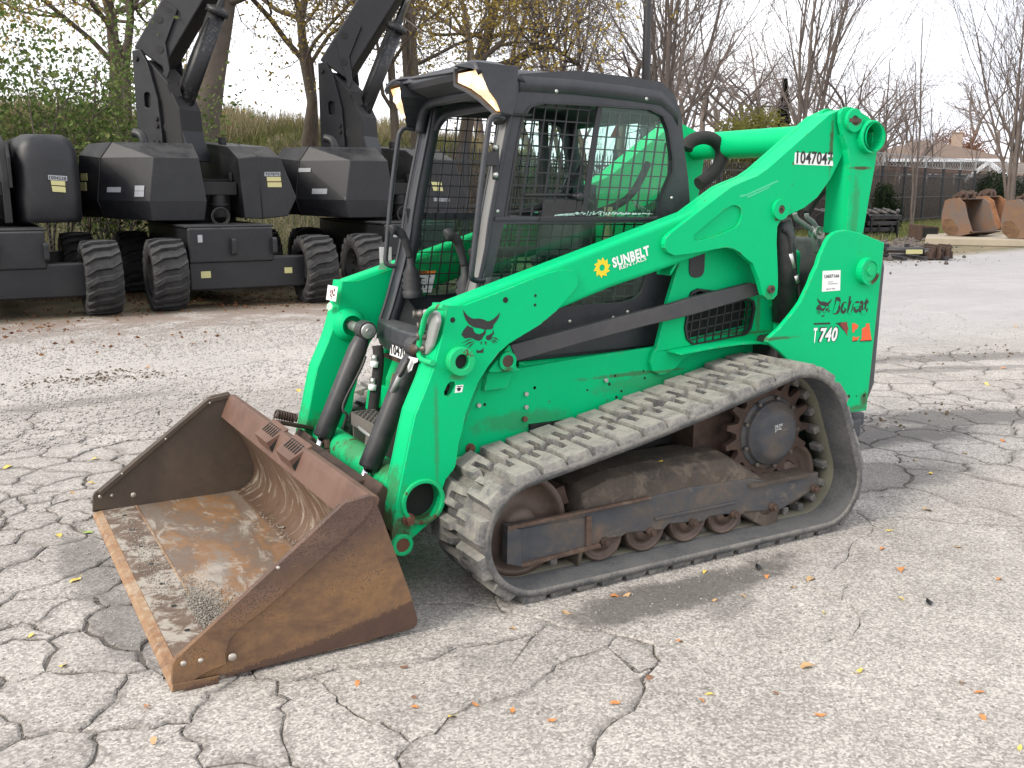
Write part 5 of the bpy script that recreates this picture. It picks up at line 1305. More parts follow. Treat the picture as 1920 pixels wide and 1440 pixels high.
part(lip, 'bucket_lip', M['rust_lip'], bucket, bevel=.003)
bs2 = MB(); bs2.prism([(.742, .52), (.88, .42), (.93, .18), (.88, .09), (.865, .12), (.83, .25), (.70, .43)], -.55, .55); part(bs2, 'coupler_plate', M['rust_dark'], bucket, bevel=.01)
# slotted step pads on the lip
for yc in (.18, -.155):
    pd = MB(); d = Vector((.094, 0, .0)); 
    pd.add([(.640, yc - .10, .505), (.640, yc + .10, .505), (.735, yc + .115, .56), (.735, yc - .115, .56), (.668, yc - .10, .44), (.668, yc + .10, .44), (.735, yc + .115, .53), (.735, yc - .115, .53)],
           [(0, 1, 2, 3), (0, 1, 5, 4), (0, 3, 7, 4), (1, 2, 6, 5)])
    po = part(pd, 'step_pad', M['rust_lip'], bucket, bevel=.002)
    sl = MB(); nrm = Vector((-.5, 0, .866)).normalized(); al = Vector((.866, 0, .5))
    for q in range(6):
        y = yc - .075 + .03 * q; c = Vector((.692, y, .5365)) + nrm * .0008
        sl.obox(c, al * .026 + Vector((0, .006, 0)), Vector((0, .005, 0)), nrm * .0012)
    sl.add([(.6505, yc - .102, .480), (.664, yc - .103, .455), (.73, yc - .1165, .528), (.70, yc - .11, .53)], [(0, 1, 2, 3)])
    part(sl, 'pad_slot', M['hole'], po)
# rusty lock levers of the quick coupler, with their springs
lv = MB(); lv.bar((.80, .46, .50), (.985, .52, .435), .045, .02, (0, 0, 1)); part(lv, 'lock_lever', M['rust_dark'], bevel=.006)
lv = MB()
for a, b in (((1.02, .33, .60), (.985, .305, .50)), ((.985, .305, .50), (.975, .25, .39)), ((.975, .25, .39), (.97, .23, .34))): lv.bar(a, b, .03, .024, (1, 0, 0))
part(lv, 'lock_lever', M['rust_dark'], bevel=.006)
for c0, c1 in (((.90, .49, .50), (.80, .49, .535)), ((.96, .22, .345), (.96, .12, .335))):
    sp_ = MB(); c0, c1 = Vector(c0), Vector(c1); d = c1 - c0; a = d.orthogonal().normalized(); b = d.normalized().cross(a)
    sp_.tube([c0 + d * (t / 48) + (a * math.cos(t * 1.05) + b * math.sin(t * 1.05)) * .02 for t in range(49)], .006, 6); part(sp_, 'lever_spring', M['rust_dark'])
cq = MB()
for s in (NEAR, FAR):
    b = MB(); b.prism([(.86, .10), (.93, .08), (1.0, .20), (1.0, .36), (.93, .44), (.90, .40)], -.55, -.35); b.flip(s); cq.add(b.v, b.f)
cq.box(.88, .93, -.4, .4, .15, .42)
part(cq, 'quick_coupler', M['rust_dark'], bevel=.008)

# gravel left in the bucket
random.seed(21)
gv = []; gf = []
def stone(c, r, lst_v, lst_f, rnd=random):
    o = len(lst_v)
    q = [(1, 0, 0), (-1, 0, 0), (0, 1, 0), (0, -1, 0), (0, 0, 1), (0, 0, -1)]
    for a in q:
        k = r * rnd.uniform(.6, 1.15); lst_v.append((c[0] + a[0] * k, c[1] + a[1] * k, c[2] + a[2] * k * .8))
    for t in ((0, 2, 4), (2, 1, 4), (1, 3, 4), (3, 0, 4), (2, 0, 5), (1, 2, 5), (3, 1, 5), (0, 3, 5)): lst_f.append([o + i for i in t])
for k in range(5200):
    t = random.random()
    if k < 3400:   # heap behind the cutting edge at the near end
        y = random.gauss(-.52, .17); x = .17 + abs(random.gauss(0, .07)) + .02 * random.random()
    elif k < 4700: # thin line along the edge
        y = random.uniform(-.35, .85); x = .13 + random.gauss(0, .035)
        if random.random() > .35 + .5 * math.sin(y * 3 + 1): continue
    else:          # crumbs at the foot of the back
        y = random.uniform(-.95, .55); x = .725 + random.gauss(0, .014)
        if random.random() > .5: continue
    if not (-.97 < y < .97 and .03 < x < .8): continue
    h = .018 * math.exp(-((x - .2) / .07) ** 2 - ((y + .5) / .2) ** 2) if k < 3400 else 0
    z = .024 + random.random() * h + (.012 if x > .7 else 0) + max(0, (x - .72)) * .3
    stone((x, y, z), random.choice((.0018, .002, .0025, .003, .004, .0055)) * (1.8 if k >= 4700 and random.random() < .2 else 1), gv, gf)
M['gravel'] = plain('pale dusty gravel', (.27, .25, .215), .9, 0, .45, 60)
tag(raw('gravel', gv, gf, M['gravel']), 'loose pale gravel and grit lying inside the rusty bucket', 'gravel', kind='stuff')

# ================================================================== GROUND
def smoothstep(a, b, x):
    t = np.clip((x - a) / (b - a), 0, 1); return t * t * (3 - 2 * t)
FX, FY, FD = 6.545, 14.198, Vector((0.9285, 0.3713))             # line of the picket fence
def bank_h(x, y):
    yf = np.where(x > FX, FY + (x - FX) * 0.4, FY + 0.3)
    q = y - yf
    h = 3.35 * smoothstep(1.2, 17, q) * (1 - smoothstep(16, 34, x)) + 0.5 * smoothstep(2, 30, q)
    return h + smoothstep(2, 8, q) * (0.22 * np.sin(x * .9 + y * .4) + .15 * np.sin(x * 2.1 - y * 1.3))

def ground_material():
    g = NG('weathered asphalt'); p = g.pos(); X, Y, Z = g.sep(p)
    big = g.noise(p, .55, 5, .6); mid = g.noise(p, 3.2, 6, .65); fine = g.noise(p, 60, 5, .7)
    v1 = g.vor(p, 135, out='Color'); v2 = g.vor(p, 88, out='Color')
    a1 = g.sep(v1)[0]; a2 = g.sep(v2)[1]
    base = g.ramp(g.m('ADD', g.m('MULTIPLY', big, .55), g.m('MULTIPLY', mid, .45)), [(.3, (.225, .206, .185)), (.48, (.33, .305, .276)), (.64, (.43, .40, .362))])
    agg = g.m('ADD', g.m('MULTIPLY', g.m('POWER', a1, 1.7), .95), .62)           # pale and dark stones in the binder
    cc = g.N('CombineColor'); [g.S(cc, i, agg) for i in range(3)]
    base = g.mix(.85, base, cc.outputs[0], 'MULTIPLY')
    base = g.mix(g.m('MULTIPLY', g.step(a2, .86, .92), .5), base, (.52, .49, .45))
    base = g.mix(g.m('MULTIPLY', g.step(a2, .07, .03), .45), base, (.08, .073, .066))
    # grime that has worked into the slab edges
    dn = g.N('Attribute', attribute_name='edge_dirt').outputs['Fac']
    dk = g.step(g.m('ADD', dn, g.m('MULTIPLY', g.m('SUBTRACT', g.noise(p, 14, 6, .75), .5), 1.5)), .35, .95)
    base = g.mix(g.m('MULTIPLY', dk, .55), base, g.mix(a1, (.09, .08, .07), (.19, .172, .155)))
    # per-slab tone
    base = g.mix(g.m('MULTIPLY', g.rnd(), .18), base, (.2, .185, .17))
    # smoother pale concrete lot at the back right, gravel-grey at the back left
    far = g.m('MULTIPLY', g.step(X, 6.5, 9), g.step(Y, 1.5, 4))
    base = g.mix(g.m('MULTIPLY', far, .62), base, g.mix(g.noise(g.mapping(p, (.35, 1, 1), (0, 0, .5)), 2.2, 6, .7), (.27, .262, .262), (.43, .42, .425)))
    grv = g.m('MULTIPLY', g.step(g.m('ADD', Y, g.m('MULTIPLY', g.m('SUBTRACT', big, .5), 3.0)), 3.6, 4.6), g.step(X, 6.5, 4.5))
    base = g.mix(g.m('MULTIPLY', grv, .55), base, g.mix(a2, (.30, .28, .26), (.56, .53, .49)))
    # dark damp / oily stains and patches of painted shade, with their own outlines
    wob = g.m('MULTIPLY', g.m('SUBTRACT', g.noise(p, 2.4, 6, .7), .5), 1.5)
    wob2 = g.m('MULTIPLY', g.m('SUBTRACT', g.noise(p, 9, 4, .7), .5), .7)
    def blot(cx, cy, rx, ry, rot=0.0):
        n = g.N('Mapping', vector_type='TEXTURE'); g.S(n, 'Vector', p); g.S(n, 'Location', (cx, cy, 0)); g.S(n, 'Rotation', (0, 0, rot)); g.S(n, 'Scale', (rx, ry, 1e3))
        l = g.N('VectorMath', operation='LENGTH'); g.t.links.new(n.outputs[0], l.inputs[0])
        return g.step(g.m('ADD', l.outputs['Value'], g.m('ADD', wob, wob2)), 1.1, .55)
    st = None  # blots beside the near track and behind the bucket also paint in shade
    for b in ((1.95, -1.2, .75, .16, .05, .8), (2.05, -1.35, .22, .12, .5, .4), (4.6, .25, 1.1, .34, -.25, .9), (5.6, .3, .9, .3, -.4, .75), (3.95, -.5, .7, .3, 0, .5), (-.02, -.35, .16, .6, .1, .55),
              (-.1, .3, .14, .5, 0, .5), (8.0, 1.9, 1.4, .22, -.3, .6), (7.2, 1.6, 1.2, .15, -.35, .5), (.25, 3.9, .9, .16, .1, .4), (1.0, -.2, .35, 1.2, 0, .4), (6.5, -.4, .7, .2, -.4, .55)):
        k = g.m('MULTIPLY', blot(*b[:5]), b[5]); st = k if st is None else g.m('MAXIMUM', st, k)
    base = g.mix(st, base, (.082, .075, .068))
    # brown leaf litter worked into the lot under and beyond the lifts
    lit = g.m('MULTIPLY', g.step(Y, 5.0, 9.4), g.step(X, 9, 4))
    ln = g.step(g.m('ADD', g.noise(p, 1.6, 7, .75), g.m('MULTIPLY', lit, .22)), .56, .72)
    base = g.mix(g.m('MULTIPLY', g.m('MULTIPLY', ln, lit), .7), base, g.mix(fine, (.1, .06, .04), (.19, .12, .08)))
    # soil, grass litter beyond the edge of the lot
    edge = g.m('SUBTRACT', Y, g.m('ADD', 9.3, g.m('MULTIPLY', g.m('MAXIMUM', g.m('SUBTRACT', X, 6.5), 0.0), .155)))
    soil = g.step(g.m('ADD', edge, g.m('MULTIPLY', wob, 1.2)), -.4, .8)
    base = g.mix(soil, base, g.ramp(g.noise(p, 1.3, 7, .7), [(.35, (.09, .10, .045)), (.5, (.17, .14, .085)), (.65, (.25, .2, .13))]))
    h = g.m('ADD', g.m('MULTIPLY', a1, .6), g.m('ADD', g.m('MULTIPLY', fine, .25), g.m('MULTIPLY', a2, .2)))
    rg = g.m('SUBTRACT', .93, g.m('MULTIPLY', st, .25))
    return g.principled(base, rg, 0, g.bump(h, .5, .004), **{'Specular IOR Level': .3})
M['ground'] = ground_material()
M['crack'] = plain('dark grit in the cracks', (.10, .088, .076), .95, 0, .8, 120)

gx = np.unique(np.concatenate([np.linspace(-400, -30, 12), np.linspace(-30, -2, 20), np.linspace(-2, 12, 120), np.linspace(12, 60, 50), np.linspace(60, 600, 16)]))
gy = np.unique(np.concatenate([np.linspace(-300, -8, 10), np.linspace(-8, -5, 6), np.linspace(-5, 8, 110), np.linspace(8, 60, 70), np.linspace(60, 700, 18)]))
GX, GY = np.meshgrid(gx, gy, indexing='ij')
RX0, RX1, RY0, RY1 = -1.6, 11.4, -4.3, 5.6                       # the broken-up asphalt near the camera
pit = smoothstep(RX0 + .25, RX0 + .4, GX) * (1 - smoothstep(RX1 - .4, RX1 - .25, GX)) * smoothstep(RY0 + .25, RY0 + .4, GY) * (1 - smoothstep(RY1 - .4, RY1 - .25, GY))
GZ = bank_h(GX, GY) * 1.0 - 0.0105 * pit + 0.006 * np.sin(GX * 1.7 + 1) * np.sin(GY * 1.3) * (1 - pit) * (np.hypot(GX - 1, GY) > 6) - 0.006 * (np.hypot(GX - 1, GY) > 6) * (1 - pit)
nx, ny = GX.shape
idx = np.arange(nx * ny).reshape(nx, ny)
gf_ = np.stack([idx[:-1, :-1], idx[1:, :-1], idx[1:, 1:], idx[:-1, 1:]], -1).reshape(-1, 4)
cxm = (GX[:-1, :-1] + GX[1:, 1:]).ravel() / 2; cym = (GY[:-1, :-1] + GY[1:, 1:]).ravel() / 2
inp = ((cxm > RX0 + .4) & (cxm < RX1 - .4) & (cym > RY0 + .4) & (cym < RY1 - .4)).astype(np.int32)
ground = raw('ground', np.stack([GX, GY, GZ], -1), gf_, [M['ground'], M['crack']], None, inp)
tag(ground, kind='structure')
for p in ground.data.polygons: p.use_smooth = True

# slabs of cracked asphalt: Voronoi cells with ragged edges, small where the lot has crazed, large where it is sound
rng = np.random.default_rng(5)
def spacing(x, y):
    s = 1.25
    if x < .42 and y > -1.5: s = .30 if y < .4 else .225 + max(0, (y - 2.6)) * .5
    elif x < .85 and -2.6 < y <= -.9: s = .55
    elif x < 1.2 and y < -1.2: s = 1.1
    elif 3.6 < x < 8.2 and -.9 < y < 3.0: s = .37
    elif x >= 8.2: s = 1.1
    if .42 <= x < 3.4 and -.9 < y < 3: s = 1.2
    if y > 3.3 and x < 4: s = 1.7
    if x > 1.3 and y < -.9: s = 2.6 if x < 3.4 else 1.3
    return s
seeds = []
sz = lambda x, y: spacing(x, y) * (1.0 + .45 * math.sin(3.1 * x + 1.7 * y) * math.sin(2.3 * y - 1.9 * x + 1))
for tries in range(14000):
    x, y = rng.uniform(RX0, RX1), rng.uniform(RY0, RY1); s = sz(x, y) * rng.uniform(.75, 1.3)
    if all((x - a) ** 2 + (y - b) ** 2 > (.5 * (s + c)) ** 2 * .72 for a, b, c in seeds): seeds.append((x, y, s))
def clip_poly(poly, px, py, nx_, ny_):
    out = []
    for i in range(len(poly)):
        a, b = poly[i], poly[(i + 1) % len(poly)]
        da = (a[0] - px) * nx_ + (a[1] - py) * ny_; db = (b[0] - px) * nx_ + (b[1] - py) * ny_
        if da <= 0: out.append(a)
        if da * db < 0:
            t = da / (da - db); out.append((a[0] + (b[0] - a[0]) * t, a[1] + (b[1] - a[1]) * t))
    return out
def jag(x, y):
    """one displacement field for both sides of a crack, so the two edges fit each other"""
    dx = .050 * math.sin(5.3 * x + 3.3 * y) + .022 * math.sin(17 * y - 9 * x + 1) + .010 * math.sin(41 * x + 29 * y) + .006 * math.sin(83 * y - 61 * x)
    dy = .050 * math.sin(4.7 * y - 4.1 * x + 2) + .022 * math.sin(15 * x + 11 * y) + .010 * math.sin(37 * y - 31 * x + 4) + .006 * math.sin(79 * x + 67 * y)
    return dx, dy
crack_w = np.array([(rng.uniform(.0015, .008) if y > -.7 else rng.uniform(.0005, .0045)) if (s < .6 and (x < .45 or x > 3.4)) else (rng.uniform(.0004, .003) if x < 1.0 else rng.uniform(.0001, .0010)) for x, y, s in seeds])
sl_faces = 0; slabs = []
for i, (x, y, s) in enumerate(seeds):
    poly = [(RX0, RY0), (RX1, RY0), (RX1, RY1), (RX0, RY1)]
    near = sorted(range(len(seeds)), key=lambda j: (seeds[j][0] - x) ** 2 + (seeds[j][1] - y) ** 2)[1:26]
    for j in near:
        a, b, _ = seeds[j]; d = math.hypot(a - x, b - y); nx_, ny_ = (a - x) / d, (b - y) / d
        w = (crack_w[i] + crack_w[j]) * .5
        poly = clip_poly(poly, (x + a) / 2 - nx_ * w, (y + b) / 2 - ny_ * w, nx_, ny_)
        if len(poly) < 3: break
    if len(poly) < 3: continue
    st_ = .035 if s < .7 else .06
    ring = []
    for k in range(len(poly)):
        a, b = poly[k], poly[(k + 1) % len(poly)]; L = math.hypot(b[0] - a[0], b[1] - a[1]); n = max(1, int(L / st_))
        for q in range(n):
            px, py = a[0] + (b[0] - a[0]) * q / n, a[1] + (b[1] - a[1]) * q / n
            jx, jy = jag(px, py); ring.append((px + jx, py + jy))
    area = abs(sum(ring[k - 1][0] * ring[k][1] - ring[k][0] * ring[k - 1][1] for k in range(len(ring)))) / 2
    slabs.append((area, x, y, ring))
def slab_mb(m, x, y, ring, dz, tx, ty, dirt):
    n = len(ring); cxs = sum(p[0] for p in ring) / n; cys = sum(p[1] for p in ring) / n
    zf = lambda px, py: dz + tx * (px - cxs) + ty * (py - cys)
    def inset(w):
        out = []
        for k, (px, py) in enumerate(ring):
            d = math.hypot(px - cxs, py - cys); q = 1 - min(.55, w * (1 + .45 * math.sin(9.1 * px + 7.7 * py + k)) / max(d, .05)); out.append((cxs + (px - cxs) * q, cys + (py - cys) * q))
        return out
    i1, i2 = inset(.008), inset(.03 + .07 * abs(math.sin(17 * x + 5 * y)))
    vs = [(px, py, -.022) for px, py in ring] + [(px, py, zf(px, py) - .006) for px, py in ring] + [(px, py, zf(px, py)) for px, py in i1] + [(px, py, zf(px, py)) for px, py in i2]
    fs = [(k * n + i, k * n + (i + 1) % n, (k + 1) * n + (i + 1) % n, (k + 1) * n + i) for k in range(3) for i in range(n)] + [tuple(range(3 * n, 4 * n))]
    o = len(m.v); m.add(vs, fs)
    if not hasattr(m, 'dirt'): m.dirt = []
    m.dirt += [dirt * 1.1] * n + [dirt] * n + [dirt * .85] * n + [0.0] * n
def slab_build(m):
    me = bpy.data.meshes.new('asphalt_slab'); me.from_pydata(m.v, [], m.f); me.materials.append(M['ground'])
    me.attributes.new('edge_dirt', 'FLOAT', 'POINT').data.foreach_set('value', m.dirt)
    bm = bmesh.new(); bm.from_mesh(me); bmesh.ops.recalc_face_normals(bm, faces=bm.faces); bm.to_mesh(me); bm.free()
    return link('asphalt_slab', me, ground)
crumbs = []
rest = MB()
random.seed(17)
slabs.sort(key=lambda t: (t[1] + .48) ** 2 + (t[2] + 4.09) ** 2)
for i, (area, x, y, ring) in enumerate(slabs):
    dz = float(rng.uniform(-.003, .001)); tx, ty = rng.uniform(-.006, .006, 2) * min(1, .3 / math.sqrt(area))
    edge_cell = min(x - RX0, RX1 - x, y - RY0, RY1 - y) < .7
    if edge_cell: dz, tx, ty = .003, 0, 0
    if i < 300:
        m = MB(); slab_mb(m, x, y, ring, dz, tx, ty, (.55 + .55 * abs(math.sin(7 * x + 13 * y))) if area < .5 else .35); slab_build(m)
    else: slab_mb(rest, x, y, ring, dz, tx, ty, 1.0 if area < .5 else .35)
    if area < .9 and math.hypot(x + .48, y + 4.1) < 7:
        for (px, py) in ring:
            for _ in range(3): crumbs.append((px + random.gauss(0, .012), py + random.gauss(0, .012), dz))
if rest.v: tag(slab_build(rest), kind='stuff')

# loose stones on the lot
random.seed(31)
sv, sf = [], []
def drop(n, fx, sizes, lift=.0):
    for _ in range(n):
        x, y = fx(); r = random.choice(sizes)
        stone((x, y, r * .35 + lift), r, sv, sf)
def fan(d0, d1, u0, u1):
    """a random place on the ground between two distances and two image bearings"""
    a = R(-29.52) - math.atan((random.uniform(u0, u1) - 960) / 1834.5 / .98); d = math.sqrt(random.uniform(d0 * d0, d1 * d1))
    return (-.4768 - math.sin(a) * d, -4.0884 + math.cos(a) * d)
cv, cf = [], []
for (x, y, z) in crumbs: stone((x, y, z - .004), random.choice((.0015, .002, .0025, .003, .004, .006)), cv, cf)
tag(raw('crack_grit', cv, cf, plain('grey grit along the cracks', (.19, .172, .155), .95, 0, .7, 60)), 'grey grit and crumbs along the cracks of the lot', 'grit', kind='stuff')
drop(5200, lambda: fan(2.8, 6.0, -60, 1980), (.0018, .0025, .003, .004, .006))
drop(1500, lambda: fan(6.0, 14, 1500, 2000), (.004, .006, .009))
drop(12500, lambda: fan(6.6, 12.6, -80, 760), (.004, .006, .008, .010, .013))
M['stones'] = plain('loose grey stones', (.34, .32, .30), .9, 0, .55, 45)
tag(raw('loose_gravel', sv, sf, M['stones']), 'small loose grey stones scattered over the lot', 'gravel', kind='stuff')

# ================================================================== BOOM LIFTS
def wheel_proto():
    w = MB(); y0 = .235
    w.lathe([(.30, -.20), (.34, -.235), (.44, -.24), (.468, -.21), (.474, 0), (.468, .21), (.44, .24), (.34, .235), (.30, .20)], (0, 0, 0), (1, 0, 0), 36)
    me = w.mesh('wheel', M['tyre'])
    l = MB()
    prof = [(-.245, .445), (-.225, .505), (-.10, .520), (.02, .520)]
    vs = []; wd = (.024, .030, .036, .030); sh = (-.10, -.10, .07, .09)
    for (x, r), ww, a0 in zip(prof, wd, sh):
        for da, dr in ((-ww * 1.15, -.06), (-ww * .75, 0), (ww * .75, 0), (ww * 1.15, -.06)):
            a = a0 * .9 + da / r * 1.3; rr = r + dr
            vs.append((x, rr * math.sin(a), rr * math.cos(a)))
    fs = [(i * 4 + j, i * 4 + j + 1, (i + 1) * 4 + j + 1, (i + 1) * 4 + j) for i in range(3) for j in range(3)] + [(0, 1, 2, 3), (12, 13, 14, 15)]
    l.add(vs, fs)
    lm = l.mesh('tyre_lug', M['tyre'])
    r_ = MB(); r_.lathe([(.02, -.02), (.12, -.02), (.13, -.10), (.25, -.13), (.275, -.20), (.305, -.225), (.31, -.2)], (0, 0, 0), (1, 0, 0), 30)
    r_.lathe([(.31, .2), (.305, .225), (.275, .2), (.25, .05), (.02, .04)], (0, 0, 0), (1, 0, 0), 30)
    for k in range(9): a = 2 * math.pi * k / 9; r_.cyl((-.12, .19 * math.cos(a), .19 * math.sin(a)), (-.145, .19 * math.cos(a), .19 * math.sin(a)), .018, 6)
    return me, lm, r_.mesh('rim', M['lift_dark'])
WM, LM_, RM_ = wheel_proto()
def add_wheel(parent, loc, rot=0.0):
    w = link('wheel', WM, parent); w.location = loc; w.scale = (.93,) * 3; w.rotation_euler = (rot, 0, 0)
    rm = link('rim', RM_, w)
    for k in range(19):
        for side_ in (1, -1):
            o = link('tyre_lug', LM_, w); a = 2 * math.pi * (k + (.5 if side_ < 0 else 0)) / 19
            o.matrix_local = Matrix.Rotation(a, 4, 'X') @ (Matrix.Identity(4) if side_ > 0 else Matrix.Rotation(math.pi, 4, 'Z'))
    return w
def TT(f, l, z, c=(-.5, .7)): return (c[0] + .6 * f + .8 * l, c[1] - .8 * f + .6 * l, z)
def poly_part(name, parent, verts, faces, mat, bevel=.012):
    m = MB(); m.add(verts, faces); return m.build(name, mat, parent, bevel)
def build_lift(label, loc, raised=True, round_hood=False):
    t = thing('boom_lift', label, 'boom lift', loc, 0, 'black boom lifts parked in a row')
    ch = MB(); ch.box(-.75, .40, -1.5, 1.5, .62, 1.09); ch.box(-.75, .86, -1.47, -1.2, .25, .68); ch.box(-.75, .86, 1.2, 1.47, .25, .68); ch.box(-.70, .35, -1.46, 1.46, .30, .66)
    cho = ch.build('chassis', M['lift'], t, .025, 3)
    tp = MB(); tp.box(-.78, .43, -1.46, 1.4, 1.088, 1.12); tp.build('chassis_deck', M['lift'], cho, .012)
    for x in (-.16, .40):
        lg = MB(); lg.prism(fillet([(-.10, .72), (.0, .72), (.0, .95), (-.10, .95)], .045), x - .03, x + .03, axis='x'); lg.v = [(a, b - 1.5, c) for a, b, c in lg.v]
        lg.cyl((x - .032, -1.555, .87), (x + .032, -1.555, .87), .028, 10); lg.build('tie_down_lug', M['lift'], cho, .01)
    ax = MB()
    for y in (-1.35, 1.35):
        ax.box(-.98, .98, y - .10, y + .10, .42, .60); ax.box(.84, .92, y - .16, y + .16, .36, .68); ax.box(-.92, -.80, y - .14, y + .14, .36, .68)
    ax.build('axle', M['lift_dark'], t, .01)
    for x in (-1.03, 1.03):
        for y in (-1.35, 1.35): add_wheel(t, (x, y, .482), random.random())
    tb = MB(); tb.cyl((-.2, .35, 1.10), (-.2, .35, 1.30), .55, 28); tb.build('turntable', M['lift_dark'], t)
    fl = MB(); a = [TT(-1.0, -.9, 1.2), TT(.75, -.9, 1.2), TT(.75, 1.2, 1.2), TT(-1.0, 1.2, 1.2)]
    fl.add(a + [(x, y, 1.30) for x, y, z in a], [(0, 1, 2, 3), (4, 5, 6, 7), (0, 1, 5, 4), (1, 2, 6, 5), (2, 3, 7, 6), (3, 0, 4, 7)]); fl.build('turntable_plate', M['lift_dark'], t)
    if not round_hood:
        # left hood: faceted cover with a front face, a slanting flank and a sloping top
        V = [(-1.05, -.80, 1.17), (-.36, -.80, 1.17), (-.315, -.82, 1.44), (-.39, -.80, 2.03), (-.99, -.80, 2.03), (-1.09, -.82, 1.44),
             (-1.58, -.15, 1.20), (-1.66, -.15, 1.45), (-1.58, -.15, 2.03), (-1.42, -.15, 2.245), (-.34, -.2, 2.25),
             (-1.80, .40, 1.26), (-1.87, .40, 1.45), (-1.80, .40, 2.08), (-1.66, .40, 2.24), (-.3, 1.7, 1.2), (-.3, 1.7, 2.3)]
        F = [(0, 1, 2, 5), (5, 2, 3, 4), (0, 5, 7, 6), (5, 4, 8, 7), (4, 9, 8), (4, 3, 10, 9), (6, 7, 12, 11), (7, 8, 13, 12), (8, 9, 14, 13), (9, 10, 16, 14), (1, 2, 3, 10, 16, 15), (11, 12, 13, 14, 16, 15), (0, 1, 15, 11, 6)]
        h = poly_part('hood', t, V, F, M['lift'])
        sm = MB(); sm.tube([Vector(V[6]) + Vector((-.004, -.002, 0)), Vector(V[7]) + Vector((-.006, -.003, 0)), Vector(V[8]) + Vector((-.005, -.003, 0)), Vector(V[9]) + Vector((0, 0, .004))], .008, 6); sm.build('hood_seam', M['lift_dark'], h)
        V2 = [(.21, -.80, 1.19), (.46, -.80, 1.18), (.84, -.80, 1.215), (.97, -.83, 1.48), (.757, -.80, 2.053), (.43, -.80, 2.063), (.15, -.80, 2.03),
              (.15, 2.0, 1.2), (.9, 2.0, 1.2), (1.0, 2.0, 1.5), (.8, 2.0, 2.36), (.15, 2.0, 2.38), (.14, -.25, 2.22), (.75, -.25, 2.22)]
        F2 = [(0, 1, 5, 6), (1, 2, 3, 4, 5), (2, 8, 9, 3), (3, 9, 10, 4), (4, 10, 13), (4, 13, 12, 6, 5), (12, 13, 10, 11), (0, 6, 12, 11, 7), (7, 8, 9, 10, 11), (0, 1, 2, 8, 7)]
        h2 = poly_part('hood', t, V2, F2, M['lift'])
        sm = MB(); sm.tube([Vector(V2[1]) + Vector((.004, -.004, 0)), Vector(V2[5]) + Vector((.003, -.004, .002)), (.42, .3, 2.285)], .007, 6); sm.build('hood_seam', M['lift_dark'], h2)
        ex = MB(); c = Vector((-.98, -.05, 2.14)); ex.tube(smooth([c, c + Vector((0, 0, .13)), c + Vector((-.03, .04, .22)), c + Vector((-.10, .13, .25))], 4), .065, 12); ex.build('exhaust_pipe', M['lift'], h)
        cp_ = MB(); cp_.cyl((.28, .6, 2.2), (.28, .6, 2.38), .06, 14); cp_.build('filler_cap', M['lift_dark'], h2)
        # engine tray gap between the hoods with its bracket, motor and coiled hose
        gp = MB(); gp.box(-.36, .16, -.62, -.45, 1.52, 1.70); gp.box(-.36, .16, -.20, -.05, 1.2, 1.75); gp.cyl((-.08, -.5, 1.2), (-.08, -.5, 1.52), .12, 16); gp.cyl((-.08, -.5, 1.36), (-.08, -.5, 1.40), .145, 16)
        gp.build('slew_bracket', M['lift_dark'], t, .008)
        for (x_, z_) in ((-.2, 1.9), (.145, 1.8)):
            pass
        sq_ = MB(); sq_.box(.128, .1405, -.45, -.33, 1.72, 1.84); sq_.build('lifting_hole', M['hole'], h2)
        co = MB(); c = Vector((-.15, -.84, 1.22))
        for k in range(3): co.tube([c + Vector((math.cos(a) * (.10 + .012 * k), -.012 * k, math.sin(a) * (.10 + .012 * k))) for a in np.linspace(0, 6.28, 22)], .009, 6, closed=True)
        co.build('coiled_cable', M['hose'], t)
    else:
        m = MB(); rings = []
        for z, kx in ((1.17, .94), (1.24, .99), (1.55, 1.0), (1.95, .99), (2.12, .95), (2.24, .82), (2.30, .62)):
            ring = []
            for a in np.linspace(-.5 * math.pi, .5 * math.pi, 15):
                sa, ca = math.sin(a), max(0.0, math.cos(a)); ring.append((.56 + .42 * kx * math.copysign(abs(sa) ** .55, sa), -.05 - .80 * ca ** .5 * (.5 + .5 * kx), z))
            ring += [(.9, 1.8, z), (.2, 1.8, z)]
            rings.append(ring)
        m.loft(rings, smooth=True); m.build('hood', M['lift'], t, .01)
        m = MB(); m.prism(fillet([(-.80, 1.17), (1.6, 1.17), (1.6, 2.3), (.2, 2.32), (-.5, 2.2), (-.80, 1.75)], [.02, 0, 0, .2, .3, .3]), .02, .10, axis='x'); m.build('hood_panel', M['lift_dark'], t, .006)
        m = MB(); m.prism([(-.845, 1.62), (-.842, 2.0), (-.60, 2.22), (-.60, 1.62)], .10, .135, axis='x'); m.build('hood_seam', M['lift_dark'], t, .004)
        gp = MB(); gp.box(-.9, .02, -.62, -.42, 1.52, 1.70); gp.box(-.9, .02, -.2, -.05, 1.2, 1.8); gp.cyl((-.2, -.5, 1.2), (-.2, -.5, 1.52), .13, 14); gp.build('slew_bracket', M['lift_dark'], t, .008)
        hd_ = MB(); hd_.box(-1.9, -.9, -.8, 1.6, 1.17, 2.1); hd_.build('hood', M['lift'], t, .05, 3)
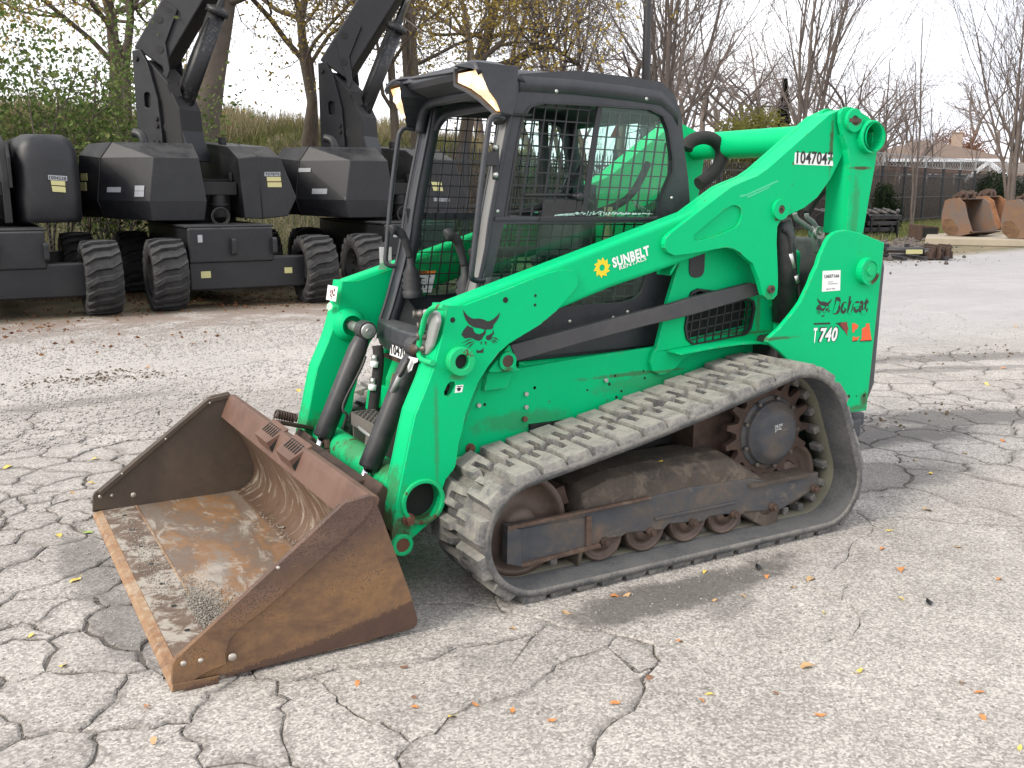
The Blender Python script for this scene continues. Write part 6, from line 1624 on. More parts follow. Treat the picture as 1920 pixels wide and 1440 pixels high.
    if raised:
        # upright of the turret: two cheek plates, tapering from the deck to the boom pivot
        for l0 in (-.30, .24):
            cpl = [(-.22, 2.0), (-.30, 2.35), (-.30, 3.60), (-.15, 3.61), (-.02, 3.40), (.12, 2.90), (.16, 2.35), (.16, 2.0)]
            m = MB(); m.prism(cpl, l0, l0 + .06, axis='y', holes=[fillet([(-.13, 2.78), (-.01, 2.78), (-.01, 3.0), (-.13, 3.0)], .05)]); m.v = [TT(x, y, z) for x, y, z in m.v]
            cko = m.build('mast_plate', M['lift'], t, .006)
            bt = MB()
            for (x, z) in ((-.22, 3.48), (.08, 2.62), (.08, 2.52), (.08, 2.28), (.0, 2.28)): bt.cyl(TT(x, l0 - .002, z), TT(x, l0 - .03, z), .035, 8)
            bt.build('mast_bolt', M['lift_dark'], cko)
        mc = MB(); mc.prism([(-.2, 2.0), (.50, 2.0), (.46, 2.75), (.26, 3.15), (-.05, 3.45), (-.27, 3.5)], -.235, .235); mc.v = [TT(x, y, z) for x, y, z in mc.v]; mc.build('mast_core', M['lift_dark'], t, .02)
        ft = MB(); ft.prism([(-.2, 2.0), (.62, 2.0), (.42, 2.62), (-.1, 2.62)], -.22, .22); ft.v = [TT(x, y, z) for x, y, z in ft.v]; ft.build('mast_foot', M['lift'], t, .012)
        el = R(55); az_ = R(20); hx_, hy_ = .6 * math.cos(az_) + .8 * math.sin(az_), -.8 * math.cos(az_) + .6 * math.sin(az_)
        D = Vector((hx_ * math.cos(el), hy_ * math.cos(el), math.sin(el))); Lt = Vector((-hy_, hx_, 0)); U = D.cross(Lt) * -1
        if U.z < 0: U = -U
        pv_ = Vector(TT(-.12, -.0, 3.36))
        b0 = pv_ - D * .1 + U * .10
        bm_ = MB(); bm_.obox(b0 + D * 3.6, D * 3.4, Lt * .23, U * .26); bo_ = bm_.build('boom', M['lift'], t, .02)
        b2 = MB(); b2.obox(b0 + D * 8.4, D * 1.6, Lt * .19, U * .21); b2.build('boom_extension', M['lift'], bo_, .015)
        kn = MB()
        for sd_ in (-1, 1):
            m = MB(); pl_ = fillet([(-.22, -.62), (.05, -.62), (.55, .25), (1.0, .28), (1.0, -.15), (.45, -.30), (.12, -.72), (-.1, -.78)], .05)
            kn.prism(pl_, sd_ * .255 - .018, sd_ * .255 + .018)
        kn.v = [tuple(b0 + D * (x * .9 + .12) + U * (z * .6 + .06) + Lt * y) for x, y, z in kn.v]; kn.build('boom_knuckle', M['lift'], bo_, .006)
        for dx, dz in ((.75, .12), (.4, -.1), (.05, -.40)):
            kp_ = MB(); kp_.cyl(b0 + D * dx + U * dz - Lt * .282, b0 + D * dx + U * dz + Lt * .282, .055, 12); kp_.build('knuckle_pin', M['lift_dark'], bo_)
        c0 = Vector(TT(.16, .0, 2.50)); ce_ = R(66); cd_ = Vector((hx_ * math.cos(ce_), hy_ * math.cos(ce_), math.sin(ce_))); c1 = c0 + cd_ * 4.2
        cy = MB(); cy.tube([c0, c0 + cd_ * 1.78], .13, 20); cy.lathe([(.13, 0), (.17, 0), (.17, .09), (.13, .09), (.08, .12), (.001, .12)], c0 + cd_ * 1.76, cd_, 20)
        cyo = cy.build('boom_cylinder', M['lift'], t)
        m = MB(); m.tube([c0 + cd_ * 1.8, c1], .065, 16); m.build('cylinder_rod', M['chrome'], cyo)
        m = MB(); m.cyl(c0 - Lt * .24, c0 + Lt * .24, .09, 16); m.build('cylinder_pivot', M['lift_dark'], cyo)
        m = MB(); m.tube(smooth([c0 + Vector((-.1, -.1, .1)), c0 + cd_ * .6 + Vector((-.17, -.12, 0)), c0 + cd_ * 1.2 + Vector((-.16, -.12, 0)), c0 + cd_ * 1.7 + Vector((-.12, -.1, 0))], 4), .018, 8)
        m.tube(smooth([c0 + Vector((.15, -.1, .0)), c0 + Vector((.32, -.12, .22)), c0 + Vector((.2, -.1, .45)), c0 + cd_ * .5 + Vector((.1, -.1, .1))], 4), .014, 6); m.build('hydraulic_hose', M['hose'], cyo)
        vb = MB(); vb.obox(c0 + cd_ * .55 + Vector((-.22, -.1, .02)), Vector((.07, 0, .03)), Vector((0, .05, 0)), Vector((-.03, 0, .10))); vb.build('valve_block', M['lift_dark'], cyo)
    return t
def lift_rect(t, world_xz, mat, name='sticker', y=-.80, off=.0):
    return decal(name, [(x - 3.0, y - .004 - off, z) for x, z in world_xz], M[mat], t, .002)
def lift_word(t, sdx, word, quad, back='greylabel', y=-.80):
    lift_rect(t, quad, back, 'number_label', y)
    (x0, z0), (x1, z1) = quad[3], quad[2]; h = quad[0][1] - quad[3][1]
    text_mesh(word, 'number_label_print', M['ink'], (x0 - 3.0 + .01, y - .006, z0 + h * .14), (x1 - 3.0 - .01, y - .006, z1 + h * .14), (0, 0, 1), h * .72, .03, t, .001)
LIFT = []
LIFT.append(build_lift('rounded black boom lift cut off by the frame, beside the green shrub', (.12, 10.95, 0), False, True))
LIFT.append(build_lift('black boom lift with faceted hoods numbered 707870 and raised boom', (3.0, 11.0, 0)))
LIFT.append(build_lift('black boom lift numbered 1TEST208 half hidden behind the loader cab', (5.86, 11.1, 0)))
def shifted(q, dx, dz=0): return [(x + dx, z + dz) for x, z in q]
t = LIFT[1]
lift_word(t, 0, '707870', [(2.1974, 1.8478), (2.4284, 1.8499), (2.4244, 1.7866), (2.1933, 1.7851)])
lift_word(t, 0, '707870', [(3.5194, 1.844), (3.75, 1.8459), (3.7472, 1.786), (3.5164, 1.7845)])
for q in [[(2.2221, 1.7763), (2.4358, 1.7777), (2.4346, 1.7113), (2.2208, 1.7104)], [(2.2231, 1.7015), (2.434, 1.7022), (2.4323, 1.6266), (2.2212, 1.6264)], [(3.5483, 1.7753), (3.7533, 1.7766), (3.7569, 1.7134), (3.5516, 1.7126)], [(3.5544, 1.7032), (3.7597, 1.704), (3.7629, 1.6311), (3.5573, 1.6309)]]: lift_rect(t, q, 'yellowlabel')
for q in [[(2.221, 1.7134), (2.4348, 1.7143), (2.4339, 1.6992), (2.22, 1.6985)], [(3.5486, 1.7158), (3.7571, 1.7166), (3.7596, 1.7008), (3.551, 1.7001)]]: lift_rect(t, q, 'rustbolt', off=.002)
t = LIFT[2]
lift_word(t, 0, '1TEST208', shifted([(4.7579, 1.4838), (5.0539, 1.4727), (5.0523, 1.4226), (4.7561, 1.4309)], -2.86))
lift_word(t, 0, '1TEST208', shifted([(6.2401, 1.4679), (6.5143, 1.4563), (6.5136, 1.4072), (6.2392, 1.4158)], -2.86))
for q in [[(6.198, 1.7167), (6.3766, 1.7105), (6.3912, 1.6481), (6.2162, 1.6547)], [(6.2198, 1.6409), (6.391, 1.6342), (6.4057, 1.5717), (6.2343, 1.5787)]]: lift_rect(t, shifted(q, -2.86), 'yellowlabel')
t = LIFT[0]
lift_word(t, 0, '1004238', shifted([(0.6721, 1.7827), (0.8977, 1.7673), (0.8926, 1.7047), (0.6723, 1.7236)], 2.88), y=-.862)
for q in [[(0.6979, 1.7152), (0.8658, 1.7018), (0.8665, 1.6449), (0.7008, 1.6559)], [(0.7025, 1.6446), (0.8653, 1.6307), (0.8648, 1.5594), (0.7094, 1.571)]]: lift_rect(t, shifted(q, 2.88), 'yellowlabel', y=-.864)
# flank stickers, on the slanting face between the front corner and the seam
def flank(t, a0, a1, z0, z1, mat):
    A0, A1 = Vector((-1.085, -.82, 0)), Vector((-1.655, -.15, 0)); n = Vector((-.76, -.65, 0)) * .012
    p = [A0.lerp(A1, a0), A0.lerp(A1, a1)]
    k = lambda q, z: q + n + Vector(((.07 * max(0, z - 1.45) / .58), .01, z))
    decal('sticker', [k(p[1], z0), k(p[0], z0), k(p[0], z1), k(p[1], z1)], M[mat], t, .004, (-.76, -.65, 0))
flank(LIFT[1], .55, .82, 1.56, 1.63, 'greylabel'); flank(LIFT[1], .10, .28, 1.58, 1.65, 'greylabel'); flank(LIFT[1], .10, .28, 1.50, 1.575, 'greylabel')
flank(LIFT[2], .38, .68, 1.53, 1.61, 'greylabel'); flank(LIFT[2], .74, .98, 1.86, 1.92, 'greylabel')
for q in ([(-1.70, .0, 1.72), (-1.76, .2, 1.72), (-1.76, .2, 1.82), (-1.70, .0, 1.82)], [(-1.72, .0, 1.58), (-1.78, .2, 1.58), (-1.78, .2, 1.70), (-1.72, .0, 1.70)]): decal('sticker', [Vector(p) + Vector((-.06, -.03, 0)) for p in q], M['yellowlabel'], LIFT[1], .004, (-.95, -.3, 0))
for t in LIFT[1:]:
    decal('sticker', [(-.62, -1.5025, .90), (-.56, -1.5025, .90), (-.56, -1.5025, 1.0), (-.62, -1.5025, 1.0)], M['greylabel'], t, .003)
    decal('sticker', [(-.60, -1.4725, .42), (-.47, -1.4725, .42), (-.47, -1.4725, .51), (-.60, -1.4725, .51)], M['yellowlabel'], t, .003)
    decal('sticker', [(.55, -1.4725, .44), (.66, -1.4725, .44), (.66, -1.4725, .52), (.55, -1.4725, .52)], M['yellowlabel'], t, .003)

# ================================================================== FENCES
M['fence'] = plain('black fence paint', (.018, .018, .02), .55)
M['galv'] = plain('galvanised steel', (.36, .37, .38), .5, .5, .2)
def fence_pt(t, z=0.0): return (FX + FD.x * t, FY + FD.y * t, z)
pf = thing('picket_fence', 'long black steel picket fence with coiled razor wire along the back of the lot', 'fence', fence_pt(0))
o0 = Vector(fence_pt(0)); dvec = Vector((FD.x, FD.y, 0)); nvec = Vector((-FD.y, FD.x, 0))
pk = MB(); t = 0.0
while t < 66:
    c = dvec * t
    w = .009
    pk.add([c + dvec * sx * w + nvec * sy * w + Vector((0, 0, z)) for sx in (-1, 1) for sy in (-1, 1) for z in (.08, 2.42)] + [c + Vector((0, 0, 2.50))], [(0, 1, 5, 4), (2, 3, 7, 6), (0, 1, 3, 2), (4, 5, 7, 6), (1, 3, 8), (3, 7, 8), (7, 5, 8), (5, 1, 8)])
    t += .125
tag(pk.build('picket', M['fence'], pf), kind='stuff')
for z in (.25, 1.25, 2.2):
    m = MB(); m.obox(dvec * 33 + Vector((0, 0, z)), dvec * 33, nvec * .022, Vector((0, 0, .022))); m.build('fence_rail', M['fence'], pf)
pm = MB(); pm.box(-.05, .05, -.05, .05, 0, 2.55); pm.box(-.06, .06, -.06, .06, 2.55, 2.60); pmesh = pm.mesh('fence_post', M['fence'])
for k in range(23):
    o = link('fence_post', pmesh, pf); o.location = dvec * (k * 3.0)
rz = MB(); pts = []
n = 1500
for i in range(n):
    tt_ = 20 + 46 * i / n; a = i * .42
    pts.append(dvec * tt_ + nvec * (.26 * math.cos(a)) + Vector((0, 0, 2.86 + .27 * math.sin(a))))
rz.tube(pts, .012, 3); rz.build('razor_wire', M['galv'], pf)
wb = MB()
for k in range(16): wb.bar(dvec * (21 + 3 * k) + Vector((0, 0, 2.55)), dvec * (21 + 3 * k) + Vector((0, 0, 3.05)), .05, .05)
wb.build('wire_bracket', M['galv'], pf)
# chain-link stretch behind the lifts
cf = thing('chain_link_fence', 'galvanised chain link fence behind the black boom lifts', 'fence', (-9, 13.6, 0))
cl = MB(); Lc, Hc, g_ = 15.0, 1.85, .085
k = -Hc
while k < Lc:
    a0, a1 = max(0, k), min(Lc, k + Hc)
    if a1 - a0 > .05:
        cl.bar((a0, 0, a0 - k), (a1, 0, a1 - k), .006, .006); cl.bar((a0, .006, Hc - (a0 - k)), (a1, .006, Hc - (a1 - k)), .006, .006)
    k += g_
tag(cl.build('chain_link_mesh', M['galv'], cf), kind='stuff')
for k in range(6):
    m = MB(); m.cyl((k * 3.0, .03, 0), (k * 3.0, .03, 2.0), .032, 10); m.lathe([(.04, 0), (.04, .03), (.001, .06)], (k * 3.0, .03, 2.0), (0, 0, 1), 10); m.build('fence_post', M['galv'], cf)
m = MB(); m.cyl((0, .03, 1.88), (Lc, .03, 1.88), .02, 8); m.build('top_rail', M['galv'], cf)

# ================================================================== VEGETATION
M['bark'] = coated('grey brown bark', (.10, .08, .064), .9, (.16, .13, .105), .4, None, var=.4, bump=.9)
M['bark_dark'] = coated('dark bark', (.11, .09, .07), .9, (.09, .075, .06), .4, None, var=.4, bump=.9)
M['twig'] = plain('bare twigs', (.165, .135, .118), .9, 0, .3, 3)
M['twig_grey'] = plain('greyish bare twigs', (.18, .148, .14), .9, 0, .3, 3)  # twigs of the far trees, lightened to paint in distance haze
M['twig_red'] = plain('reddish far twigs', (.17, .12, .10), .9, 0, .3, 3)
def leaf_mat(name, cols):
    g = NG(name); n = g.N('ObjectInfo'); p = g.pos()
    v = g.vor(p, 9.0, out='Color'); f = g.m('ADD', g.m('MULTIPLY', g.sep(v)[0], .6), g.m('MULTIPLY', g.noise(p, .9, 3), .4))
    col = g.ramp(f, [(i / (len(cols) - 1) * .7 + .15, c) for i, c in enumerate(cols)])
    b = g.N('BsdfDiffuse'); g.S(b, 'Color', col); tr = g.N('BsdfTranslucent'); g.S(tr, 'Color', col)
    mx = g.N('MixShader'); g.S(mx, 0, .35); g.S(mx, 1, b.outputs[0]); g.S(mx, 2, tr.outputs[0]); g.t.links.new(mx.outputs[0], g.out.inputs[0])
    return g.mat
M['leaf_yellow'] = leaf_mat('yellowing autumn leaves', [(.16, .13, .03), (.32, .24, .06), (.45, .34, .10), (.28, .18, .06)])
M['leaf_green'] = leaf_mat('green shrub leaves', [(.05, .085, .025), (.095, .145, .045), (.15, .20, .065), (.24, .24, .10)])
M['leaf_bush'] = leaf_mat('yellow green bush leaves', [(.12, .13, .03), (.22, .21, .06), (.30, .27, .09)])
M['needle'] = leaf_mat('dark evergreen needles', [(.012, .02, .012), (.02, .032, .018), (.035, .045, .022)])
M['leaf_rust'] = leaf_mat('rust coloured leaves', [(.16, .06, .03), (.24, .10, .05), (.2, .11, .06)])

def grow(rnd, p, d, L, r, depth, segs, tips, par):
    """one limb: wandering pieces, side shoots, then its forks"""
    n = par['n'][depth] if depth < len(par['n']) else 2
    step = L / n; q = Vector(p); dd = Vector(d)
    for i in range(n):
        w = par['wander'] * (1 + .35 * depth)
        dd = (dd + Vector((rnd.gauss(0, w), rnd.gauss(0, w), rnd.gauss(0, w * .7) + par['up'])))
        dd.normalize()
        r2 = r * (1 - (1 - par['taper']) * (i + 1) / n) if True else r
        r1 = r * (1 - (1 - par['taper']) * i / n)
        e = q + dd * step
        segs.append((tuple(q), tuple(e), r1, r2)); q = e
        if depth < par['depth'] and i >= par['first'] [min(depth, len(par['first']) - 1)]:
            k = par['kids'][min(depth, len(par['kids']) - 1)]
            for _ in range(int(k) + (rnd.random() < k - int(k))):
                a = R(rnd.uniform(*par['angle'])); az = rnd.uniform(0, 2 * math.pi)
                o = dd.orthogonal().normalized(); o.rotate(Matrix.Rotation(az, 3, dd))
                nd = (dd * math.cos(a) + o * math.sin(a)).normalized()
                grow(rnd, q, nd, L * rnd.uniform(*par['len']), r2 * rnd.uniform(.45, .72), depth + 1, segs, tips, par)
    tips.append((tuple(q), tuple(dd), depth))
def seg_arrays(segs, n):
    A = np.array([s[0] for s in segs], float); B = np.array([s[1] for s in segs], float); r0 = np.array([s[2] for s in segs]); r1 = np.array([s[3] for s in segs])
    D = B - A; D /= np.maximum(np.linalg.norm(D, axis=1, keepdims=True), 1e-9)
    ref = np.where(np.abs(D[:, 2:3]) < .9, np.array([[0, 0, 1.0]]), np.array([[1.0, 0, 0]]))
    U = np.cross(D, ref); U /= np.linalg.norm(U, axis=1, keepdims=True); W = np.cross(D, U)
    th = np.arange(n) * 2 * np.pi / n
    off = U[:, None, :] * np.cos(th)[None, :, None] + W[:, None, :] * np.sin(th)[None, :, None]
    va = A[:, None, :] + off * r0[:, None, None]; vb = (B + D * (r1[:, None] * .4))[:, None, :] + off * r1[:, None, None]
    V = np.concatenate([va, vb], 1).reshape(-1, 3)
    base = np.arange(len(segs))[:, None] * 2 * n
    j = np.arange(n); f = np.stack([j, (j + 1) % n, n + (j + 1) % n, n + j], 1)
    Fc = (base[:, :, None] + f[None]).reshape(-1, 4)
    return V, Fc
def leaf_quads(pts, size, rg, flat=.0, aspect=.6):
    P = np.asarray(pts, float); n = len(P)
    a = rg.normal(size=(n, 3)); a[:, 2] *= (1 - flat); a /= np.linalg.norm(a, axis=1, keepdims=True)
    b = rg.normal(size=(n, 3)); b = np.cross(a, b); b /= np.maximum(np.linalg.norm(b, axis=1, keepdims=True), 1e-6)
    s = size * rg.uniform(.55, 1.3, (n, 1))
    V = np.stack([P - a * s * .5, P + b * s * aspect * .5 - a * s * .05, P + a * s * .5, P - b * s * aspect * .5 - a * s * .05], 1).reshape(-1, 3)
    return V, np.arange(n * 4).reshape(n, 4)
def tree_mesh(seed, par, H, r0, dirs, leaves=None):
    """meshes of one kind of tree: trunk (thick wood), crown (twigs), foliage"""
    rnd = random.Random(seed); segs, tips = [], []
    for (dx, dy, L, rr, z0) in dirs:
        grow(rnd, (dx * .25 * r0 * 3, dy * .25 * r0 * 3, z0), Vector((dx, dy, 1)).normalized(), H * L, r0 * rr, 0, segs, tips, par)
    thr = par.get('thick', .03)
    big = [s for s in segs if s[2] > thr]; thin = [(s[0], s[1], max(s[2], par.get('min', .004)), max(s[3], par.get('min', .004))) for s in segs if s[2] <= thr]
    out = []
    V, Fc = seg_arrays(big, 8); out.append(('trunk', V, Fc))
    if thin: V, Fc = seg_arrays(thin, 3); out.append(('crown', V, Fc))
    if leaves:
        rg = np.random.default_rng(seed); n, size, spread = leaves
        ends = [t for t in tips if t[2] >= 2]
        base = np.array([ends[i][0] for i in rg.integers(0, len(ends), n)]) + rg.normal(0, spread, (n, 3))
        V, Fc = leaf_quads(base, size, rg); out.append(('foliage', V, Fc))
    return out
def plant(name, label, cat, loc, protos, mats, scale=1.0, rotz=0.0, group=None):
    t = thing(name, label, cat, loc, rotz, group); t.scale = (scale,) * 3
    for nm, me in protos: link(nm, me, t)
    return t
def to_meshes(parts, mats):
    out = []
    for nm, V, Fc in parts:
        o = raw(nm, V, Fc, mats[nm]); me = o.data; bpy.data.objects.remove(o); out.append((nm, me))
    return out
BARE = {'trunk': M['bark'], 'crown': M['twig']}
VASE = dict(n=[6, 5, 4, 3, 2], wander=.05, up=.05, taper=.4, depth=4, first=[1, 1, 0], kids=[1.5, 1.35, 1.1, .8], angle=(14, 36), len=(.34, .60), thick=.03, min=.0048)
ROUND = dict(n=[5, 4, 4, 3, 2], wander=.11, up=.02, taper=.5, depth=4, first=[2, 1, 0], kids=[1.6, 1.35, 1.2, .9], angle=(25, 58), len=(.42, .68), thick=.035, min=.006)
SAP = dict(n=[8, 4, 3, 2], wander=.05, up=.05, taper=.25, depth=3, first=[2, 1, 0], kids=[1.1, 1.0, .8], angle=(15, 40), len=(.22, .42), thick=.02, min=.005)
OLD = dict(n=[5, 6, 5, 4, 3], wander=.16, up=.0, taper=.55, depth=4, first=[2, 1, 1, 0], kids=[1.4, 1.15, 1.1, .9], angle=(30, 65), len=(.5, .8), thick=.035, min=.006)
M['bark_far'] = coated('far tree bark lightened for haze', (.13, .105, .092), .9, (.17, .14, .12), .4, None, var=.35, bump=.8)  # distance haze put into a paler bark colour
BARE = {'trunk': M['bark_far'], 'crown': M['twig']}
pv = [to_meshes(tree_mesh(100 + i, VASE, 10.0, .125, [(.12 * math.cos(a), .12 * math.sin(a), .92 - .1 * (k % 3), .6 + .2 * (k % 2), 0) for k, a in enumerate(np.linspace(.4, 6.0, 5))]), BARE) for i in range(2)]
pr = [to_meshes(tree_mesh(200 + i, ROUND, 5.4, .2, [(.03, .02, 1, 1, 0)]), dict(trunk=M['bark_far'], crown=M['twig_grey'])) for i in range(3)]
prr = to_meshes(tree_mesh(230, ROUND, 5.2, .2, [(.03, .02, 1, 1, 0)]), dict(trunk=M['bark_far'], crown=M['twig_red']))
ps = [to_meshes(tree_mesh(300 + i, SAP, 8.5, .07, [(.05, .0, 1, 1, 0), (-.12, .06, .8, .7, 0)]), dict(trunk=M['bark_far'], crown=M['twig_grey'])) for i in range(2)]
py = [to_meshes(tree_mesh(400 + i, OLD, 6.0, .19, [(.08, .0, 1, 1, 0), (-.25, .12, .9, .7, .3)], (17000, .10, .26)), dict(trunk=M['bark_dark'], crown=M['twig'], foliage=M['leaf_yellow'])) for i in range(2)]
def at(u, d, dz=0.0):
    """place on the ground at bearing u and depth d"""
    k = (u - 960) / 1834.5
    x, y = -.4768 + d * (.8702 * k + .4927 * .9999), -4.0884 + d * (-.4927 * k + .8702)
    return (x, y, float(bank_h(np.array(x), np.array(y))) + dz)
G1 = 'bare trees beyond the picket fence'
for (u, d, pro, sc, rz_, nm, lab, grp) in (
    (1236, 34, pv[0], 1.08, .3, 'bare_tree', 'tall bare multi-stem tree behind the lamp post and cab roof', None),
    (1492, 41, pv[1], 1.18, 1.9, 'bare_tree', 'large bare vase-shaped tree rising behind the lift arm', None),
    (1060, 38, pv[1], 1.05, 4.0, 'bare_tree', 'bare upright tree just behind the front of the cab roof', None),
    (1880, 44, pv[0], 1.05, 2.6, 'bare_tree', 'bare multi-stem tree at the right edge of the photo, above the rusty buckets', None),
    (1945, 50, pv[1], 1.1, .9, 'bare_tree', 'bare tree partly cut off by the right edge of the photo', None),
    (1700, 42, ps[0], 1.0, .2, 'bare_sapling', 'thin bare sapling standing alone against the bright gap of sky', None),
    (1655, 44, ps[1], .85, 1.3, 'bare_sapling', 'slender bare sapling directly behind the top of the rear link', None),
    (1395, 43, pr[0], 1.0, .5, 'bare_tree', 'dark bare tree left of the yellow green bush', None),
    (1575, 50, pr[1], 1.0, 2.2, 'bare_tree', 'bare branching tree beyond the fence behind the lift arm tip', None),
    (1330, 52, pr[2], 1.15, 3.3, 'bare_tree', None, G1), (1150, 47, pr[0], 1.2, 4.1, 'bare_tree', None, G1), (1290, 60, pr[1], 1.2, 1.1, 'bare_tree', None, G1),
    (1440, 62, pr[2], 1.25, 5.0, 'bare_tree', None, G1), (1520, 66, pr[0], 1.1, .4, 'bare_tree', None, G1), (1630, 70, pr[1], 1.0, 2.9, 'bare_tree', None, G1),
    (1000, 50, pr[2], 1.2, 3.9, 'bare_tree', None, G1), (905, 46, pr[1], 1.2, 1.7, 'bare_tree', None, G1), (1200, 44, pr[2], 1.1, .8, 'bare_tree', None, G1),
    (1770, 92, prr, 1.50, 1.0, 'bare_tree', 'rounded reddish bare tree far behind the brown roofed house', None),
    (1690, 96, prr, 1.1, 3.0, 'bare_tree', 'smaller reddish bare tree far behind the left end of the house', None),
    (1730, 60, ps[0], .85, 1.9, 'bare_sapling', None, G1), (1815, 64, ps[1], .9, .4, 'bare_sapling', None, G1), (1690, 66, pr[0], .8, 4.4, 'bare_tree', None, G1), (1840, 100, prr, 1.5, 2.2, 'bare_tree', None, G1), (1600, 95, prr, 1.5, .7, 'bare_tree', None, G1), (1500, 92, prr, 1.6, 3.1, 'bare_tree', None, G1), (1390, 90, prr, 1.6, 5.1, 'bare_tree', None, G1), (1310, 85, prr, 1.6, 2.0, 'bare_tree', None, G1), (1660, 105, prr, 1.5, 4.9, 'bare_tree', None, G1), (1220, 82, prr, 1.6, .2, 'bare_tree', None, G1),
    (1350, 70, pr[1], 1.3, .9, 'bare_tree', None, G1), (1480, 75, pr[0], 1.25, 2.5, 'bare_tree', None, G1), (1550, 58, pr[2], 1.0, 1.6, 'bare_tree', None, G1), (1610, 60, pr[0], .95, 3.6, 'bare_tree', None, G1), (1260, 66, pr[2], 1.35, 5.5, 'bare_tree', None, G1), (1420, 52, pr[1], .95, 2.2, 'bare_tree', None, G1), (1665, 80, pr[2], 1.1, .3, 'bare_tree', None, G1), (1100, 60, pr[0], 1.3, 1.2, 'bare_tree', None, G1), (1540, 80, prr, 1.3, 1.9, 'bare_tree', None, G1),
    (1905, 85, pr[0], 1.1, 2.0, 'bare_tree', 'bare tree beside the pale gable at the far right', None)):
    plant(nm, lab or 'thin bare tree in the thicket beyond the picket fence', 'tree', at(u, d, -.1), pro, None, sc, rz_, grp)
# old trees with yellow leaves behind the lifts
def leaning_tree(label, base, line, radii, boughs, seed, nleaf):
    """a trunk along a given line, with boughs that leave it high up"""
    rnd = random.Random(seed); segs, tips = [], []
    for a, b, ra, rb in zip(line[:-1], line[1:], radii[:-1], radii[1:]): segs.append((a, b, ra, rb))
    for k in range(boughs):
        i = rnd.randrange(4, len(line)); p = line[i]
        grow(rnd, p, Vector((rnd.gauss(.35, .8), rnd.gauss(.4, .6), rnd.uniform(.25, .9))).normalized(), rnd.uniform(2.2, 4.0), radii[i] * .38, 1, segs, tips, dict(OLD, up=-.045))
    t = thing('old_tree', label, 'tree', base)
    V, Fc = seg_arrays([s_ for s_ in segs if s_[2] > .03], 10); raw('trunk', V, Fc, M['bark'], t)
    V, Fc = seg_arrays([(s_[0], s_[1], max(s_[2], .006), max(s_[3], .006)) for s_ in segs if s_[2] <= .03], 3); raw('crown', V, Fc, M['twig'], t)
    rg_ = np.random.default_rng(seed); c = np.array([q[0] for q in tips if q[2] >= 2])
    V, Fc = leaf_quads(c[rg_.integers(0, len(c), nleaf)] + rg_.normal(0, .14, (nleaf, 3)), .085, rg_); raw('foliage', V, Fc, M['leaf_yellow'], t)
leaning_tree('thick leaning grey trunk behind the first raised boom', at(362, 20.0, -.2), [(0, 0, 0), (.12, -.05, 1.3), (.30, -.1, 2.6), (.52, -.15, 3.9), (.80, -.2, 5.3), (1.05, -.25, 6.8), (1.2, -.2, 8.6)], [.42, .36, .33, .31, .30, .26, .18], 14, 41, 2600)
plant('old_tree', 'dark tree trunk standing behind the left boom, further back', 'tree', at(268, 25, -.3), py[0], None, 1.05, .6)
plant('yellow_tree', 'gnarled tree with sparse yellow leaves above the left lamp of the cab', 'tree', at(790, 26, -.3), py[1], None, 1.05, 1.2)
plant('yellow_tree', 'tree with thin yellow foliage between the two raised booms', 'tree', at(590, 31, -.3), py[0], None, 1.0, 2.8)
# the crooked dark bough that arches over the cab roof belongs to this leaning tree
cr_segs = []
base = Vector(at(868, 29, -.2))
cp3 = [Vector((0, 0, 0)), Vector((.1, .1, 2.2)), Vector((.4, .1, 4.0)), Vector((.9, .1, 5.4)), Vector((1.2, .0, 6.6)), Vector((1.3, .0, 8.2))]
for a, b, ra, rb in zip(cp3[:-1], cp3[1:], (.24, .21, .19, .16, .13), (.21, .19, .16, .13, .09)): cr_segs.append((tuple(a), tuple(b), ra, rb))
bough = [(.45, .1, 4.2), (.95, -.25, 4.62), (1.45, -.5, 4.78), (1.95, -.75, 5.15), (2.4, -1.0, 5.2), (2.75, -1.2, 4.95), (3.1, -1.35, 4.7)]
for i in range(len(bough) - 1): cr_segs.append((bough[i], bough[i + 1], .13 - .016 * i, .114 - .016 * i))
rnd = random.Random(77); tp_ = []
for i in range(2, len(bough)):
    for k in range(3): grow(rnd, bough[i], Vector((rnd.gauss(0, .6), rnd.gauss(0, .5), rnd.uniform(-.1, 1))).normalized(), rnd.uniform(1.0, 2.2), .035, 1, cr_segs, tp_, OLD)
for p in cp3[3:]:
    for k in range(4): grow(rnd, tuple(p), Vector((rnd.gauss(0, 1), rnd.gauss(0, 1), rnd.uniform(.1, 1))).normalized(), rnd.uniform(1.6, 3), .06, 1, cr_segs, tp_, OLD)
t = thing('crooked_tree', 'bare dark tree with a crooked bough arching over the cab roof', 'tree', base)
b_ = [s for s in cr_segs if s[2] > .03]; th_ = [(s[0], s[1], max(s[2], .006), max(s[3], .006)) for s in cr_segs if s[2] <= .03]
V, Fc = seg_arrays(b_, 8); raw('trunk', V, Fc, M['bark_dark'], t); V, Fc = seg_arrays(th_, 3); raw('crown', V, Fc, M['twig'], t)

